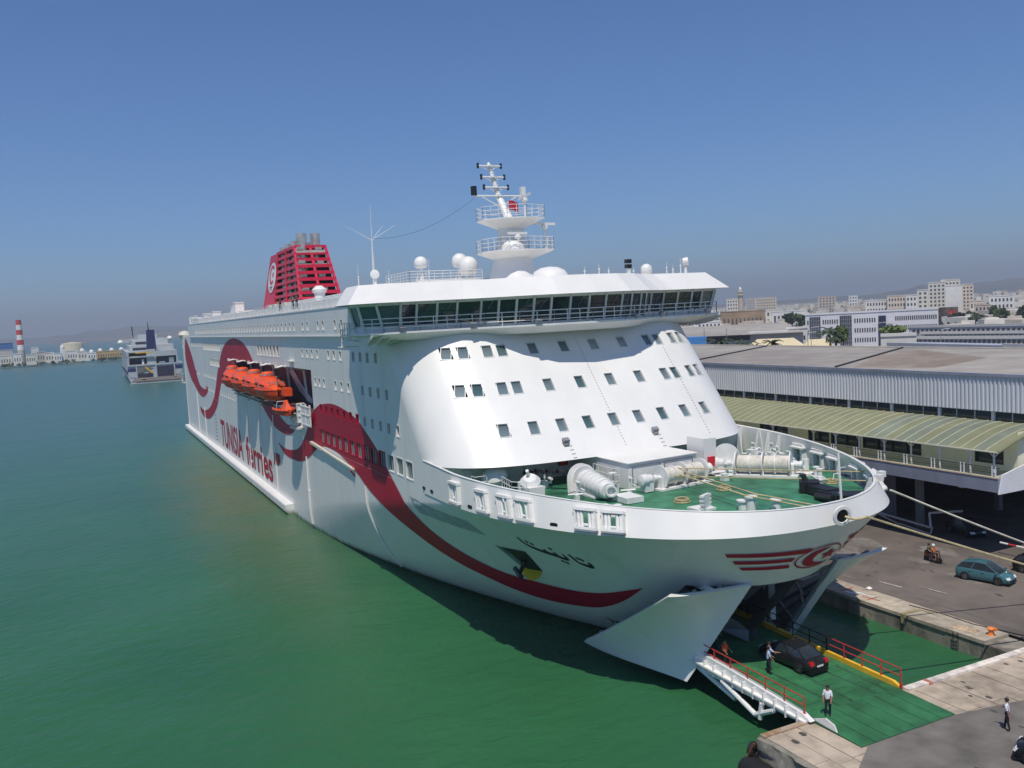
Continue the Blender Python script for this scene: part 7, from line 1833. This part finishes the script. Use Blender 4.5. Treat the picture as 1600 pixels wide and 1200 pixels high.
# distant roofs that read as one mass
tm = MB(); r6 = random.Random(21)
for k in range(1150):
    x = r6.uniform(930,1650); D = 520*math.exp(r6.uniform(0,1.75)); p = far(x, 460, D); w = r6.uniform(5,14); h = r6.uniform(3,9)*(1+.2*(D > 1200)); gz = 1.25+max(0,(D-800))*.004*max(0,(x-1250)/350)
    a_ = r6.uniform(0,1.5); ax = Vector((math.cos(a_),math.sin(a_),0)); ay = Vector((-ax.y,ax.x,0))
    if D < 720 and 1120 < x < 1480: continue
    tm.cur = r6.choice((0,0,1,2,2,3)); tm.obox((p.x,p.y,gz+h/2), ax*w/2, ay*w*r6.uniform(.3,.6), (0,0,h/2))
    if r6.random() < .4: tm.cur = 4; v_ = Vector((CAM.x-p.x,CAM.y-p.y,0)).normalized(); tm.obox(Vector((p.x,p.y,gz+h*.55))+v_*w*.5, Vector((v_.y,-v_.x,0))*w*.3, v_*.2, (0,0,h*.12))
tag(tm.build('distant_town', [WALLC[0],WALLC[2],WALLC[1],WALLC[4],WIN_D]), 'far white and cream houses of the town reading as one mass', 'town', kind='stuff')
tv = MB()
for k in range(260):
    x = r6.uniform(930,1650); D = 480*math.exp(r6.uniform(0,1.7)); p = far(x,460,D); leaf_blob(tv, (p.x,p.y,3.5+max(0,(D-800))*.004*max(0,(x-1250)/350)), r6.uniform(3,8), r6.uniform(2.5,4.5), 22, 1.6, r6)
tag(tv.build('distant_trees', LEAFD), 'dark trees scattered between the far houses', 'trees', kind='stuff')
# parked cars and yard clutter between the tents and warehouse
yc = MB()
for k in range(70):
    x = r6.uniform(1105,1260); p = at(x, r6.uniform(533,541), 1.3); w = r6.uniform(.8,2.2); yc.cur = r6.choice((0,1,2)); yc.obox((p.x,p.y,1.25+w*.5), (w,.2,0), (-.2,w*.6,0), (0,0,w*.5))
tag(yc.build('yard_goods', [WALLC[5],WHITE2,WALLC[3]]), 'mixed pallets and goods in the yard by the warehouse', 'goods', kind='stuff')

# ================================================================ haze in the air
hzb = MB(); hzb.box(-16000, 16000, -16000, 16000, -4, 330)
vm = bpy.data.materials.new('air_haze'); vm.use_nodes = True; vn = vm.node_tree; vn.nodes.clear()
vo = vn.nodes.new('ShaderNodeOutputMaterial'); vp = vn.nodes.new('ShaderNodeVolumePrincipled')
vp.inputs['Color'].default_value = (0.84,0.92,1.0,1); vp.inputs['Density'].default_value = 2.2e-4; vp.inputs['Anisotropy'].default_value = 0.2
vn.links.new(vp.outputs[0], vo.inputs['Volume'])
tag(hzb.build('haze', vm), None, None, kind='stuff')
